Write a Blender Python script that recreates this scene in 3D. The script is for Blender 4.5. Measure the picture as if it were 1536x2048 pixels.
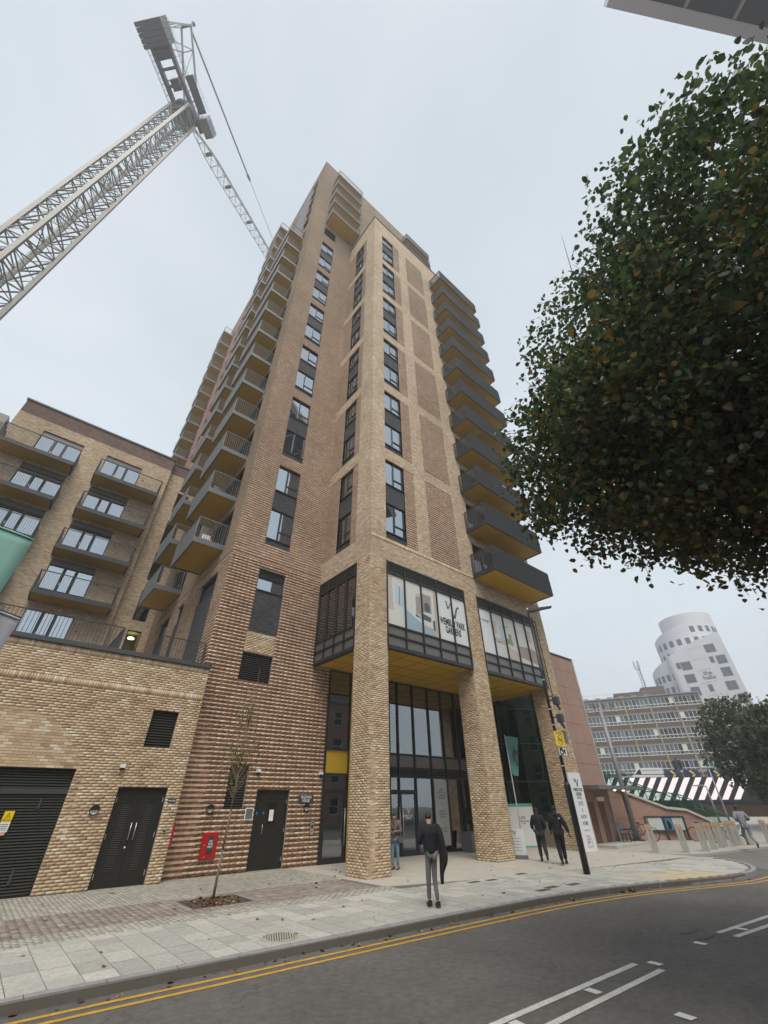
import bpy, math, random
import numpy as np
from mathutils import Vector, Matrix, noise
R = math.radians
random.seed(7); np.random.seed(7)
SC = bpy.context.scene
COL = SC.collection
for _o in list(bpy.data.objects): bpy.data.objects.remove(_o)

# ------------------------------------------------ camera, sky, sun, exposure
cam_d = bpy.data.cameras.new('camera'); cam = bpy.data.objects.new('camera', cam_d); COL.objects.link(cam)
_y, _p, _r = R(40.1067), R(35.8381), R(-0.6002)
_f = Vector((math.sin(_y)*math.cos(_p), math.cos(_y)*math.cos(_p), math.sin(_p)))
_rt = Vector((math.cos(_y), -math.sin(_y), 0)); _up = _rt.cross(_f)
_R = math.cos(_r)*_rt + math.sin(_r)*_up; _U = -math.sin(_r)*_rt + math.cos(_r)*_up
M = Matrix((_R, _U, -_f)).transposed().to_4x4(); M.translation = Vector((0, 0, 1.9))
cam.matrix_world = M
cam_d.sensor_fit = 'VERTICAL'; cam_d.sensor_height = 36; cam_d.lens = 812.256/2048*36
cam_d.clip_start = 0.05; cam_d.clip_end = 3000
SC.camera = cam
SUN_EL, SUN_AZ = 57, 212          # degrees; azimuth measured from +Y towards +X
W = bpy.data.worlds.new('World'); SC.world = W; W.use_nodes = True
nt = W.node_tree; nt.nodes.clear()
def nn(t, ty, **k):
    n = t.nodes.new(ty)
    for a, b in k.items(): setattr(n, a, b)
    return n
sky = nn(nt, 'ShaderNodeTexSky', sky_type='NISHITA'); sky.sun_disc = False
sky.sun_elevation = R(SUN_EL); sky.sun_rotation = R(SUN_AZ); sky.dust_density = 4; sky.air_density = 1.2
tc = nn(nt, 'ShaderNodeTexCoord'); mp = nn(nt, 'ShaderNodeMapping'); mp.inputs['Scale'].default_value = (1, 1, 2.4)
nz = nn(nt, 'ShaderNodeTexNoise'); nz.inputs['Scale'].default_value = 1.9; nz.inputs['Detail'].default_value = 6; nz.inputs['Distortion'].default_value = .4
cr = nn(nt, 'ShaderNodeValToRGB')
cr.color_ramp.elements[0].position = .3; cr.color_ramp.elements[0].color = (3.35, 3.75, 4.05, 1)
cr.color_ramp.elements[1].position = .72; cr.color_ramp.elements[1].color = (4.0, 4.34, 4.58, 1)
mx = nn(nt, 'ShaderNodeMix', data_type='RGBA'); mx.inputs[0].default_value = .9
bg = nn(nt, 'ShaderNodeBackground'); bg.inputs['Strength'].default_value = .1
wo = nn(nt, 'ShaderNodeOutputWorld')
L = nt.links.new
L(tc.outputs['Generated'], mp.inputs[0]); L(mp.outputs[0], nz.inputs['Vector']); L(nz.outputs['Fac'], cr.inputs[0])
sz = nn(nt, 'ShaderNodeSeparateXYZ'); L(tc.outputs['Generated'], sz.inputs[0])
hr_ = nn(nt, 'ShaderNodeMapRange'); hr_.inputs[1].default_value = 0; hr_.inputs[2].default_value = 1; hr_.inputs[3].default_value = 1.24; hr_.inputs[4].default_value = .84; L(sz.outputs[2], hr_.inputs[0])
hm = nn(nt, 'ShaderNodeMix', data_type='RGBA', blend_type='MULTIPLY'); hm.inputs[0].default_value = 1; L(cr.outputs[0], hm.inputs[6]); L(hr_.outputs[0], hm.inputs[7])
L(sky.outputs[0], mx.inputs[6]); L(hm.outputs[2], mx.inputs[7]); L(mx.outputs[2], bg.inputs[0]); L(bg.outputs[0], wo.inputs[0])
sun_d = bpy.data.lights.new('sun', 'SUN'); sun = bpy.data.objects.new('sun', sun_d); COL.objects.link(sun)
sun_d.energy = 1.5; sun_d.angle = R(34); sun_d.color = (1, .93, .83)
sun.rotation_euler = Vector((-math.sin(R(SUN_AZ))*math.cos(R(SUN_EL)), -math.cos(R(SUN_AZ))*math.cos(R(SUN_EL)), -math.sin(R(SUN_EL)))).to_track_quat('-Z', 'Y').to_euler()
SC.view_settings.view_transform = 'Standard'; SC.view_settings.look = 'None'
SC.view_settings.exposure = 1.17; SC.view_settings.gamma = 1; SC.view_settings.use_curve_mapping = False
SC.cycles.volume_bounces = 0; SC.cycles.max_bounces = 6; SC.cycles.transparent_max_bounces = 12
SC.cycles.volume_step_rate = 8; SC.cycles.caustics_reflective = False

# ------------------------------------------------ helpers
ORG = {}
def setp(o, label=None, cat=None, group=None, kind=None):
    for k, v in (('label', label), ('category', cat), ('group', group), ('kind', kind)):
        if v: o[k] = v
    return o
def thing(name, label, cat, loc=(0, 0, 0), group=None):
    o = bpy.data.objects.new(name, None); o.empty_display_size = .2; COL.objects.link(o)
    o.location = loc; ORG[o.name] = Vector(loc); return setp(o, label, cat, group)
def link(o, parent):
    COL.objects.link(o); w = Vector(o.location)
    if parent is not None:
        o.parent = parent; o.location = w - ORG.get(parent.name, Vector((0, 0, 0)))
    ORG[o.name] = w
    return o
class MB:
    def __init__(s): s.v = []; s.f = []
    def add(s, vs, fs):
        n = len(s.v); s.v.extend(vs); s.f.extend([tuple(i+n for i in f) for f in fs]); return s
    def hexa(s, c): return s.add(c, [(0, 3, 2, 1), (4, 5, 6, 7), (0, 1, 5, 4), (1, 2, 6, 5), (2, 3, 7, 6), (3, 0, 4, 7)])
    def box(s, x0, x1, y0, y1, z0, z1):
        return s.hexa([(x0, y0, z0), (x1, y0, z0), (x1, y1, z0), (x0, y1, z0), (x0, y0, z1), (x1, y0, z1), (x1, y1, z1), (x0, y1, z1)])
    def tube(s, p0, p1, r0, r1=None, n=6):
        p0 = Vector(p0); p1 = Vector(p1); r1 = r0 if r1 is None else r1
        d = (p1-p0)
        if d.length < 1e-6: return s
        d.normalize(); a = d.orthogonal().normalized(); b = d.cross(a)
        vs = []
        for p, r in ((p0, r0), (p1, r1)):
            for i in range(n):
                t = 2*math.pi*i/n; vs.append(tuple(p + a*(r*math.cos(t)) + b*(r*math.sin(t))))
        fs = [(i, (i+1) % n, n+(i+1) % n, n+i) for i in range(n)] + [tuple(range(n-1, -1, -1)), tuple(range(n, 2*n))]
        return s.add(vs, fs)
    def path(s, pts, r, n=6):
        for a, b in zip(pts[:-1], pts[1:]): s.tube(a, b, r, None, n)
        return s
    def bar(s, p0, p1, w, h=None):      # square bar
        h = h or w; p0 = Vector(p0); p1 = Vector(p1); d = (p1-p0).normalized()
        a = d.cross(Vector((0, 0, 1)))
        a = Vector((1, 0, 0)) if a.length < 1e-3 else a.normalized()
        b = a.cross(d); a = a*w/2; b = b*h/2
        return s.hexa([tuple(p0-a-b), tuple(p0+a-b), tuple(p1+a-b), tuple(p1-a-b), tuple(p0-a+b), tuple(p0+a+b), tuple(p1+a+b), tuple(p1-a+b)])
    def prism(s, pts, z0, z1):          # pts ccw 2-D
        n = len(pts)
        vs = [(x, y, z0) for x, y in pts] + [(x, y, z1) for x, y in pts]
        return s.add(vs, [tuple(range(n-1, -1, -1)), tuple(range(n, 2*n))] + [(i, (i+1) % n, n+(i+1) % n, n+i) for i in range(n)])
    def lathe(s, c, prof, n=16, caps=True):
        c = Vector(c); vs = []
        for r, z in prof:
            for i in range(n):
                t = 2*math.pi*i/n; vs.append((c.x+r*math.cos(t), c.y+r*math.sin(t), c.z+z))
        fs = [(j*n+i, j*n+(i+1) % n, (j+1)*n+(i+1) % n, (j+1)*n+i) for j in range(len(prof)-1) for i in range(n)]
        if caps: fs += [tuple(range(n-1, -1, -1)), tuple(range((len(prof)-1)*n, len(prof)*n))]
        return s.add(vs, fs)
    def mesh(s, name, smooth=False):
        me = bpy.data.meshes.new(name); me.from_pydata(s.v, [], s.f); me.update()
        if smooth: me.shade_smooth()
        return me
class Fr:                                # a vertical face frame: u along the wall, z up, o outwards
    def __init__(s, o, u, n): s.o = o; s.u = u; s.n = n
    def P(s, u, z, o=0): return (s.o[0]+s.u[0]*u+s.n[0]*o, s.o[1]+s.u[1]*u+s.n[1]*o, z)
    def box(s, mb, u0, u1, z0, z1, o0, o1):
        P = s.P
        return mb.hexa([P(u0, z0, o1), P(u1, z0, o1), P(u1, z0, o0), P(u0, z0, o0), P(u0, z1, o1), P(u1, z1, o1), P(u1, z1, o0), P(u0, z1, o0)])
    def quad(s, mb, u0, u1, z0, z1, o):
        P = s.P; return mb.add([P(u0, z0, o), P(u1, z0, o), P(u1, z1, o), P(u0, z1, o)], [(0, 1, 2, 3)])
    def poly(s, mb, pts, o0, o1):        # extruded outline in (u,z), ccw seen from outside
        n = len(pts); P = s.P
        vs = [P(u, z, o1) for u, z in pts] + [P(u, z, o0) for u, z in pts]
        return mb.add(vs, [tuple(range(n)), tuple(range(2*n-1, n-1, -1))] + [(i, n+i, n+(i+1) % n, (i+1) % n) for i in range(n)])
    def disc(s, mb, u, z, r, o0, o1, n=20, a0=0, a1=360):
        pts = [(u+r*math.cos(R(a0+(a1-a0)*i/(n if a1-a0 < 360 else n))), z+r*math.sin(R(a0+(a1-a0)*i/n))) for i in range(n+(1 if a1-a0 < 360 else 0))]
        return s.poly(mb, pts, o0, o1)
def obj(name, mb, mat, parent=None, smooth=False, **k):
    me = mb if isinstance(mb, bpy.types.Mesh) else mb.mesh(name, smooth)
    if mat is not None and not me.materials: me.materials.append(mat)
    o = bpy.data.objects.new(name, me); link(o, parent); return setp(o, **k)
def inst(name, me, parent, loc=(0, 0, 0), rotz=0, **k):
    o = bpy.data.objects.new(name, me); o.location = loc; o.rotation_euler = (0, 0, rotz); link(o, parent); return setp(o, **k)
def copy_tree(o, parent=None, off=(0, 0, 0)):
    c = o.copy(); COL.objects.link(c); c.parent = parent
    c.location = Vector(o.location)+Vector(off)
    for ch in [x for x in o.children]: copy_tree(ch, c)
    return c
def text(s, size, fr, u, z, o, mat, parent, name='lettering', align='CENTER', sx=1, ls=1, rot=0, sp=1, bold=.012):
    cu = bpy.data.curves.new(name, 'FONT'); cu.body = s; cu.size = size; cu.align_x = align; cu.align_y = 'CENTER'
    cu.extrude = .002; cu.offset = bold*size; cu.space_line = ls; cu.resolution_u = 2; cu.space_character = sp
    t = bpy.data.objects.new('tmp', cu); COL.objects.link(t); bpy.context.view_layer.update()
    me = bpy.data.meshes.new_from_object(t.evaluated_get(bpy.context.evaluated_depsgraph_get()))
    bpy.data.objects.remove(t)
    c, sn = math.cos(rot), math.sin(rot)
    for v in me.vertices:
        x, y, w = v.co; x *= sx; x, y = x*c-y*sn, x*sn+y*c
        v.co = fr.P(u+x, z+y, o+w)
    me.materials.clear(); me.materials.append(mat)
    return obj(name, me, None, parent)

# ------------------------------------------------ materials
def base_mat(name):
    m = bpy.data.materials.new(name); m.use_nodes = True; t = m.node_tree
    b = t.nodes['Principled BSDF']; return m, t, b
def mat(name, col, rough=.7, metal=0, var=.12, scale=3, bump=0, bscale=60, spec=.5, dirt=0, emit=0, stretch=(1, 1, 1)):
    m, t, b = base_mat(name); l = t.links.new
    b.inputs['Roughness'].default_value = rough; b.inputs['Metallic'].default_value = metal
    b.inputs['Specular IOR Level'].default_value = spec
    g = nn(t, 'ShaderNodeNewGeometry'); mp = nn(t, 'ShaderNodeMapping'); mp.inputs['Scale'].default_value = stretch
    l(g.outputs['Position'], mp.inputs[0])
    n = nn(t, 'ShaderNodeTexNoise'); n.inputs['Scale'].default_value = scale; n.inputs['Detail'].default_value = 6
    n.inputs['Roughness'].default_value = .65
    l(mp.outputs[0], n.inputs['Vector'])
    r = nn(t, 'ShaderNodeMapRange'); r.inputs[1].default_value = .25; r.inputs[2].default_value = .75
    r.inputs[3].default_value = 1-var; r.inputs[4].default_value = 1+var
    l(n.outputs['Fac'], r.inputs[0])
    mu = nn(t, 'ShaderNodeMix', data_type='RGBA', blend_type='MULTIPLY'); mu.inputs[0].default_value = 1
    mu.inputs[6].default_value = (*col, 1); l(r.outputs[0], mu.inputs[7])
    l(mu.outputs[2], b.inputs['Base Color'])
    if bump:
        n2 = nn(t, 'ShaderNodeTexNoise'); n2.inputs['Scale'].default_value = bscale; n2.inputs['Detail'].default_value = 3
        l(mp.outputs[0], n2.inputs['Vector'])
        bp = nn(t, 'ShaderNodeBump'); bp.inputs['Strength'].default_value = bump; bp.inputs['Distance'].default_value = .01
        l(n2.outputs['Fac'], bp.inputs['Height']); l(bp.outputs[0], b.inputs['Normal'])
    if emit:
        b.inputs['Emission Color'].default_value = (*col, 1); b.inputs['Emission Strength'].default_value = emit
    return m
def ramp(t, stops, interp='LINEAR'):
    c = nn(t, 'ShaderNodeValToRGB'); c.color_ramp.interpolation = interp
    e = c.color_ramp.elements
    e[0].position = stops[0][0]; e[0].color = (*stops[0][1], 1); e[1].position = stops[-1][0]; e[1].color = (*stops[-1][1], 1)
    for p, q in stops[1:-1]: x = e.new(p); x.color = (*q, 1)
    return c
TAN = [(0, (.36, .24, .155)), (.15, (.43, .305, .19)), (.35, (.49, .36, .225)), (.6, (.535, .405, .26)), (.85, (.575, .445, .295)), (.95, (.62, .52, .38)), (1, (.66, .58, .46))]
TANL = [(0, (.42, .29, .195)), (.2, (.50, .36, .24)), (.5, (.56, .42, .285)), (.85, (.60, .46, .32)), (1, (.68, .58, .43))]
RED = [(0, (.11, .062, .048)), (.3, (.17, .072, .050)), (.6, (.225, .090, .058)), (.85, (.26, .105, .07)), (1, (.30, .16, .11))]
DUSK = [(0, (.10, .055, .048)), (.5, (.15, .085, .072)), (1, (.21, .125, .10))]
REDU = [(0, (.14, .057, .040)), (.5, (.25, .092, .060)), (1, (.33, .15, .105))]
SALM = [(0, (.23, .10, .075)), (.5, (.33, .15, .11)), (1, (.42, .22, .16))]
DARK = [(0, (.030, .031, .036)), (.5, (.045, .046, .052)), (1, (.07, .07, .076))]
MORT = (.38, .32, .25); MORTR = (.34, .23, .17)
def piece_mat(name, stops, src='attr', rough=.85, bump=.5, bscale=90, patch=.35):
    """one colour per brick, slab or leaf: from the face attribute 'rnd' or from the object's own random number"""
    m, t, b = base_mat(name); l = t.links.new; b.inputs['Roughness'].default_value = rough
    if src == 'attr': a = nn(t, 'ShaderNodeAttribute', attribute_name='rnd'); so = a.outputs['Fac']
    else: a = nn(t, 'ShaderNodeObjectInfo'); so = a.outputs['Random']
    g = nn(t, 'ShaderNodeNewGeometry')
    pn = nn(t, 'ShaderNodeTexNoise'); pn.inputs['Scale'].default_value = 1.1; pn.inputs['Detail'].default_value = 3; l(g.outputs['Position'], pn.inputs['Vector'])
    s = nn(t, 'ShaderNodeMath', operation='MULTIPLY_ADD'); l(pn.outputs['Fac'], s.inputs[0]); s.inputs[1].default_value = patch*2; s.inputs[2].default_value = -patch
    ad = nn(t, 'ShaderNodeMath', operation='ADD', use_clamp=True); l(so, ad.inputs[0]); l(s.outputs[0], ad.inputs[1])
    c = ramp(t, stops); l(ad.outputs[0], c.inputs[0])
    n = nn(t, 'ShaderNodeTexNoise'); n.inputs['Scale'].default_value = bscale; n.inputs['Detail'].default_value = 5; l(g.outputs['Position'], n.inputs['Vector'])
    r = nn(t, 'ShaderNodeMapRange'); r.inputs[1].default_value = .2; r.inputs[2].default_value = .8; r.inputs[3].default_value = .82; r.inputs[4].default_value = 1.15; l(n.outputs['Fac'], r.inputs[0])
    mu = nn(t, 'ShaderNodeMix', data_type='RGBA', blend_type='MULTIPLY'); mu.inputs[0].default_value = 1; l(c.outputs[0], mu.inputs[6]); l(r.outputs[0], mu.inputs[7])
    l(mu.outputs[2], b.inputs['Base Color'])
    if bump:
        bp = nn(t, 'ShaderNodeBump'); bp.inputs['Strength'].default_value = bump; bp.inputs['Distance'].default_value = .006
        l(n.outputs['Fac'], bp.inputs['Height']); l(bp.outputs[0], b.inputs['Normal'])
    return m
def wall_mat(name, stops, mort, stops2=None, wu=.225, rh=.075, ms=.010, weep=.12):
    """coursed brickwork for the parts too high up to build brick by brick (stops2: every other course)"""
    m, t, b = base_mat(name); l = t.links.new; b.inputs['Roughness'].default_value = .88
    g = nn(t, 'ShaderNodeNewGeometry'); sp = nn(t, 'ShaderNodeSeparateXYZ'); l(g.outputs['Position'], sp.inputs[0])
    ad = nn(t, 'ShaderNodeMath', operation='ADD'); l(sp.outputs[0], ad.inputs[0]); l(sp.outputs[1], ad.inputs[1])
    zz = nn(t, 'ShaderNodeMath', operation='SUBTRACT'); l(sp.outputs[2], zz.inputs[0]); zz.inputs[1].default_value = .03
    cb = nn(t, 'ShaderNodeCombineXYZ'); l(ad.outputs[0], cb.inputs[0]); l(zz.outputs[0], cb.inputs[1])
    br = nn(t, 'ShaderNodeTexBrick'); br.offset = .5; l(cb.outputs[0], br.inputs['Vector'])
    for k, v in (('Scale', 1), ('Brick Width', wu), ('Row Height', rh), ('Mortar Size', ms), ('Mortar Smooth', .1), ('Bias', 0)): br.inputs[k].default_value = v
    br.inputs['Color1'].default_value = (0, 0, 0, 1); br.inputs['Color2'].default_value = (1, 1, 1, 1); br.inputs['Mortar'].default_value = (.5, .5, .5, 1)
    pn = nn(t, 'ShaderNodeTexNoise'); pn.inputs['Scale'].default_value = .8; pn.inputs['Detail'].default_value = 4; l(g.outputs['Position'], pn.inputs['Vector'])
    s = nn(t, 'ShaderNodeMath', operation='MULTIPLY_ADD'); l(pn.outputs['Fac'], s.inputs[0]); s.inputs[1].default_value = .7; s.inputs[2].default_value = -.35
    a2 = nn(t, 'ShaderNodeMath', operation='ADD', use_clamp=True); l(br.outputs['Color'], a2.inputs[0]); l(s.outputs[0], a2.inputs[1])
    c = ramp(t, stops); l(a2.outputs[0], c.inputs[0]); out = c.outputs[0]
    if stops2:
        c2 = ramp(t, stops2); l(a2.outputs[0], c2.inputs[0])
        dv = nn(t, 'ShaderNodeMath', operation='DIVIDE'); l(zz.outputs[0], dv.inputs[0]); dv.inputs[1].default_value = rh*2
        fr = nn(t, 'ShaderNodeMath', operation='FRACT'); l(dv.outputs[0], fr.inputs[0])
        gt = nn(t, 'ShaderNodeMath', operation='GREATER_THAN'); l(fr.outputs[0], gt.inputs[0]); gt.inputs[1].default_value = .5
        mm = nn(t, 'ShaderNodeMix', data_type='RGBA'); l(gt.outputs[0], mm.inputs[0]); l(out, mm.inputs[6]); l(c2.outputs[0], mm.inputs[7]); out = mm.outputs[2]
    mo = nn(t, 'ShaderNodeMix', data_type='RGBA'); l(br.outputs['Fac'], mo.inputs[0]); l(out, mo.inputs[6]); mo.inputs[7].default_value = (*mort, 1)
    big = nn(t, 'ShaderNodeTexNoise'); big.inputs['Scale'].default_value = .25; big.inputs['Detail'].default_value = 5; l(g.outputs['Position'], big.inputs['Vector'])
    r = nn(t, 'ShaderNodeMapRange'); r.inputs[1].default_value = .3; r.inputs[2].default_value = .7; r.inputs[3].default_value = 1-weep; r.inputs[4].default_value = 1+weep; l(big.outputs['Fac'], r.inputs[0])
    mu = nn(t, 'ShaderNodeMix', data_type='RGBA', blend_type='MULTIPLY'); mu.inputs[0].default_value = 1; l(mo.outputs[2], mu.inputs[6]); l(r.outputs[0], mu.inputs[7])
    l(mu.outputs[2], b.inputs['Base Color'])
    bp = nn(t, 'ShaderNodeBump'); bp.invert = True; bp.inputs['Strength'].default_value = .6; bp.inputs['Distance'].default_value = .008
    l(br.outputs['Fac'], bp.inputs['Height']); l(bp.outputs[0], b.inputs['Normal'])
    return m
def glass_mat(name, tint, refl, back, rough=.015, wob=.0):
    """a window pane: a mirror-like skin over a see-through tinted body"""
    m, t, b = base_mat(name); l = t.links.new; t.nodes.remove(b)
    o = t.nodes['Material Output']
    gl = nn(t, 'ShaderNodeBsdfGlossy'); gl.inputs['Roughness'].default_value = rough; gl.inputs['Color'].default_value = (*refl, 1)
    tr = nn(t, 'ShaderNodeBsdfTransparent'); tr.inputs['Color'].default_value = (*tint, 1)
    fz = nn(t, 'ShaderNodeFresnel'); fz.inputs['IOR'].default_value = back
    mx = nn(t, 'ShaderNodeMixShader'); l(fz.outputs[0], mx.inputs[0]); l(tr.outputs[0], mx.inputs[1]); l(gl.outputs[0], mx.inputs[2]); l(mx.outputs[0], o.inputs[0])
    if wob:
        g = nn(t, 'ShaderNodeNewGeometry'); n = nn(t, 'ShaderNodeTexNoise'); n.inputs['Scale'].default_value = .9; l(g.outputs['Position'], n.inputs['Vector'])
        bp = nn(t, 'ShaderNodeBump'); bp.inputs['Strength'].default_value = wob; bp.inputs['Distance'].default_value = .05; l(n.outputs['Fac'], bp.inputs['Height']); l(bp.outputs[0], gl.inputs['Normal'])
    return m
mt = {}
for k, st in (('tan', TAN), ('tanl', TANL), ('red', RED)):
    mt[k] = piece_mat('brick_'+k, st); mt[k+'_o'] = piece_mat('brick_'+k+'_single', st, 'obj')
mt['mortar'] = mat('mortar', MORT, .95, bump=.4, bscale=200)
mt['mortar_dark'] = mat('mortar_dark', (.40, .33, .25), .95, bump=.4, bscale=200)
mt['w_tan'] = wall_mat('brickwork_tan', TAN, MORT)
mt['w_tanl'] = wall_mat('brickwork_light', TANL, (.38, .33, .26))
mt['w_red'] = wall_mat('brickwork_red_courses', REDU, MORTR)
mt['w_stripe'] = wall_mat('brickwork_striped', REDU, MORTR, TANL)
mt['w_dusk'] = wall_mat('brickwork_purple', DUSK, (.20, .16, .14))
mt['w_salm'] = wall_mat('brickwork_salmon', SALM, (.36, .27, .22))
mt['w_dark'] = wall_mat('brickwork_charcoal', DARK, (.05, .05, .055))
mt['frame'] = mat('frame_dark_grey', (.030, .031, .033), .45, .3, var=.08)
mt['panel'] = mat('panel_dark_bronze', (.15, .147, .135), .4, .3, var=.06)
mt['steel_d'] = mat('painted_steel_charcoal', (.055, .057, .064), .5, .2, var=.08)
mt['steel_m'] = mat('painted_steel_grey', (.15, .16, .17), .45, .2, var=.08)
mt['gold'] = mat('soffit_ochre', (.64, .40, .028), .5, .1, var=.05, scale=1.2)
mt['yellow'] = mat('panel_yellow', (.62, .38, .015), .45, var=.04)
mt['door'] = mat('door_olive_black', (.018, .018, .014), .42, .1, var=.1)
mt['black'] = mat('louvre_black', (.008, .008, .008), .9, 0)
mt['slat'] = mat('louvre_slat', (.065, .065, .056), .45, .2, var=.1)
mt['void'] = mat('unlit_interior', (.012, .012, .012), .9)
mt['coping'] = mat('coping_grey', (.070, .074, .074), .5, .3, var=.1)
mt['white'] = mat('white_paint', (.75, .76, .76), .55, var=.04)
mt['vinyl'] = mat('white_vinyl_print', (.62, .65, .66), .25, var=.02)
mt['ink'] = mat('black_ink', (.016, .016, .018), .6, spec=.25)
mt['chrome'] = mat('brushed_steel', (.60, .60, .58), .35, .7, var=.05)
mt['redbox'] = mat('red_enamel', (.42, .008, .008), .4, var=.06)
mt['pane'] = glass_mat('window_glass', (.16, .18, .2), (.80, .88, .96), 6.5, wob=.02)
mt['pane_d'] = glass_mat('dark_shopfront_glass', (.36, .38, .36), (.82, .87, .92), 3.6, wob=.03)
mt['pane_g'] = glass_mat('green_tinted_glass', (.12, .24, .20), (.45, .70, .64), 2.6, wob=.06)
mt['clear'] = glass_mat('clear_glass', (.80, .90, .87), (.8, .9, .9), 1.5)

# ------------------------------------------------ brickwork
CAMP = Vector((0, 0, 1.9))
Z0 = .03
YF, YP, YL, XC, XL = 13.33, 17.75, 17.15, 10.37, 5.34
FRONT = Fr((0, YF), (1, 0), (0, -1)); PW = Fr((0, YP), (1, 0), (0, -1)); POD = Fr((0, YL), (1, 0), (0, -1))
VL = Fr((XC, 0), (0, -1), (-1, 0)); TL = Fr((XL, 0), (0, -1), (-1, 0))     # faces looking towards -X: u = -Y
def holes_y(hs): return [(-b, -a, c, d) for a, b, c, d in hs]
def cut(a, b, z0, z1, holes):
    """what is left of [a,b] in the course z0..z1 once the openings are taken out"""
    zc = (z0+z1)/2; iv = [(a, b)]
    for h in holes:
        if h[2] < zc < h[3]:
            nv = []
            for p, q in iv:
                if h[1] <= p or h[0] >= q: nv.append((p, q)); continue
                if h[0] > p: nv.append((p, h[0]))
                if h[1] < q: nv.append((h[1], q))
            iv = nv
    return iv
def bricks(fr, u0, u1, z0, z1, holes=(), pr=(.003, .003), kinds=('tan', 'tan'), off=0, zb=Z0, wu=.225, rh=.075, j=.010, tag=0):
    """list of single bricks: (frame,u0,u1,z0,z1,proud,kind,rnd)"""
    out = []
    k0 = int(math.ceil((z0-zb)/rh-1e-6)); k1 = int(math.floor((z1-zb)/rh+1e-6))
    for k in range(k0, k1):
        za = zb+k*rh+j/2; zc = za+rh-j; par = k % 2
        for p, q in cut(u0, u1, za, zc, holes):
            i0 = math.floor((p-off)/wu-.5*par)
            i = i0
            while True:
                ua = off+(i+.5*par)*wu+j/2; ub = ua+wu-j; i += 1
                if ua >= q-.01: break
                a, b = max(ua, p), min(ub, q)
                if b-a > .03: out.append((fr, a, b, za, zc, pr[par]+random.uniform(-.0015, .0015), kinds[par], random.random(), b-a > wu-j-.001))
    return out
def soldiers(fr, u0, u1, z0, z1, kind='tan', pr=.006, w=.075, holes=()):
    out = []; u = u0
    for p, q in cut(u0, u1, z0, z1, holes):
        u = p
        while u < q-.03:
            out.append((fr, u+.005, min(u+w-.005, q), z0+.005, z1-.005, pr, kind, random.random(), False)); u += w
    return out
UNIT = {}
def unit_brick(kind):
    if kind not in UNIT:
        m = MB().box(-.1075, .1075, -.5, .5, -.0325, .0325); me = m.mesh('brick_'+kind); me.materials.append(mt[kind+'_o']); UNIT[kind] = me
    return UNIT[kind]
def lay(bs, parent, nsingle=300, names=('brick', 'brickwork')):
    """the largest-showing whole bricks as single objects, all others joined per kind"""
    def key(b):
        c = Vector(b[0].P((b[1]+b[2])/2, (b[3]+b[4])/2)); d = c-CAMP
        nrm = Vector((b[0].n[0], b[0].n[1], 0)); return -abs(d.normalized().dot(nrm))/d.length_squared
    idx = sorted([i for i, b in enumerate(bs) if b[8]], key=lambda i: key(bs[i]))[:nsingle]
    sset = set(idx)
    for i in idx:
        fr, a, b, za, zb, pr, kind, rnd, _ = bs[i]
        x, y, z = fr.P((a+b)/2, (za+zb)/2, pr-.02)
        o = inst(names[0], unit_brick(kind), parent, (x, y, z), math.atan2(fr.u[1], fr.u[0])); o.scale = (1, .04, 1)
    groups = {}
    for i, b in enumerate(bs):
        if i not in sset: groups.setdefault(b[6], []).append(b)
    for kind, lst in groups.items():
        n = len(lst); V = np.zeros((n, 8, 3)); rn = np.zeros(n)
        for q, (fr, a, b, za, zb, pr, _, rnd, __) in enumerate(lst):
            P = fr.P
            V[q] = [P(a, za, pr), P(b, za, pr), P(b, zb, pr), P(a, zb, pr), P(a, za, -.01), P(b, za, -.01), P(b, zb, -.01), P(a, zb, -.01)]; rn[q] = rnd
        F = np.array([(0, 1, 2, 3), (4, 5, 1, 0), (3, 2, 6, 7), (4, 0, 3, 7), (1, 5, 6, 2)])
        np_obj(names[1], V.reshape(-1, 3), (np.arange(n)[:, None, None]*8+F[None]).reshape(-1, 4), np.repeat(rn, 5), mt[kind], parent)
def np_obj(name, V, F, rnd, m, parent=None, **k):
    me = bpy.data.meshes.new(name); nv, nf, s = len(V), len(F), F.shape[1]
    me.vertices.add(nv); me.vertices.foreach_set('co', np.asarray(V, dtype=np.float32).ravel())
    me.loops.add(nf*s); me.loops.foreach_set('vertex_index', F.astype(np.int32).ravel())
    me.polygons.add(nf); me.polygons.foreach_set('loop_start', np.arange(0, nf*s, s, dtype=np.int32))
    me.update(calc_edges=True)
    if rnd is not None:
        a = me.attributes.new('rnd', 'FLOAT', 'FACE'); a.data.foreach_set('value', np.asarray(rnd, dtype=np.float32))
    me.materials.append(m)
    k.setdefault('kind', 'stuff')
    return obj(name, me, None, parent, **k)
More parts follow.
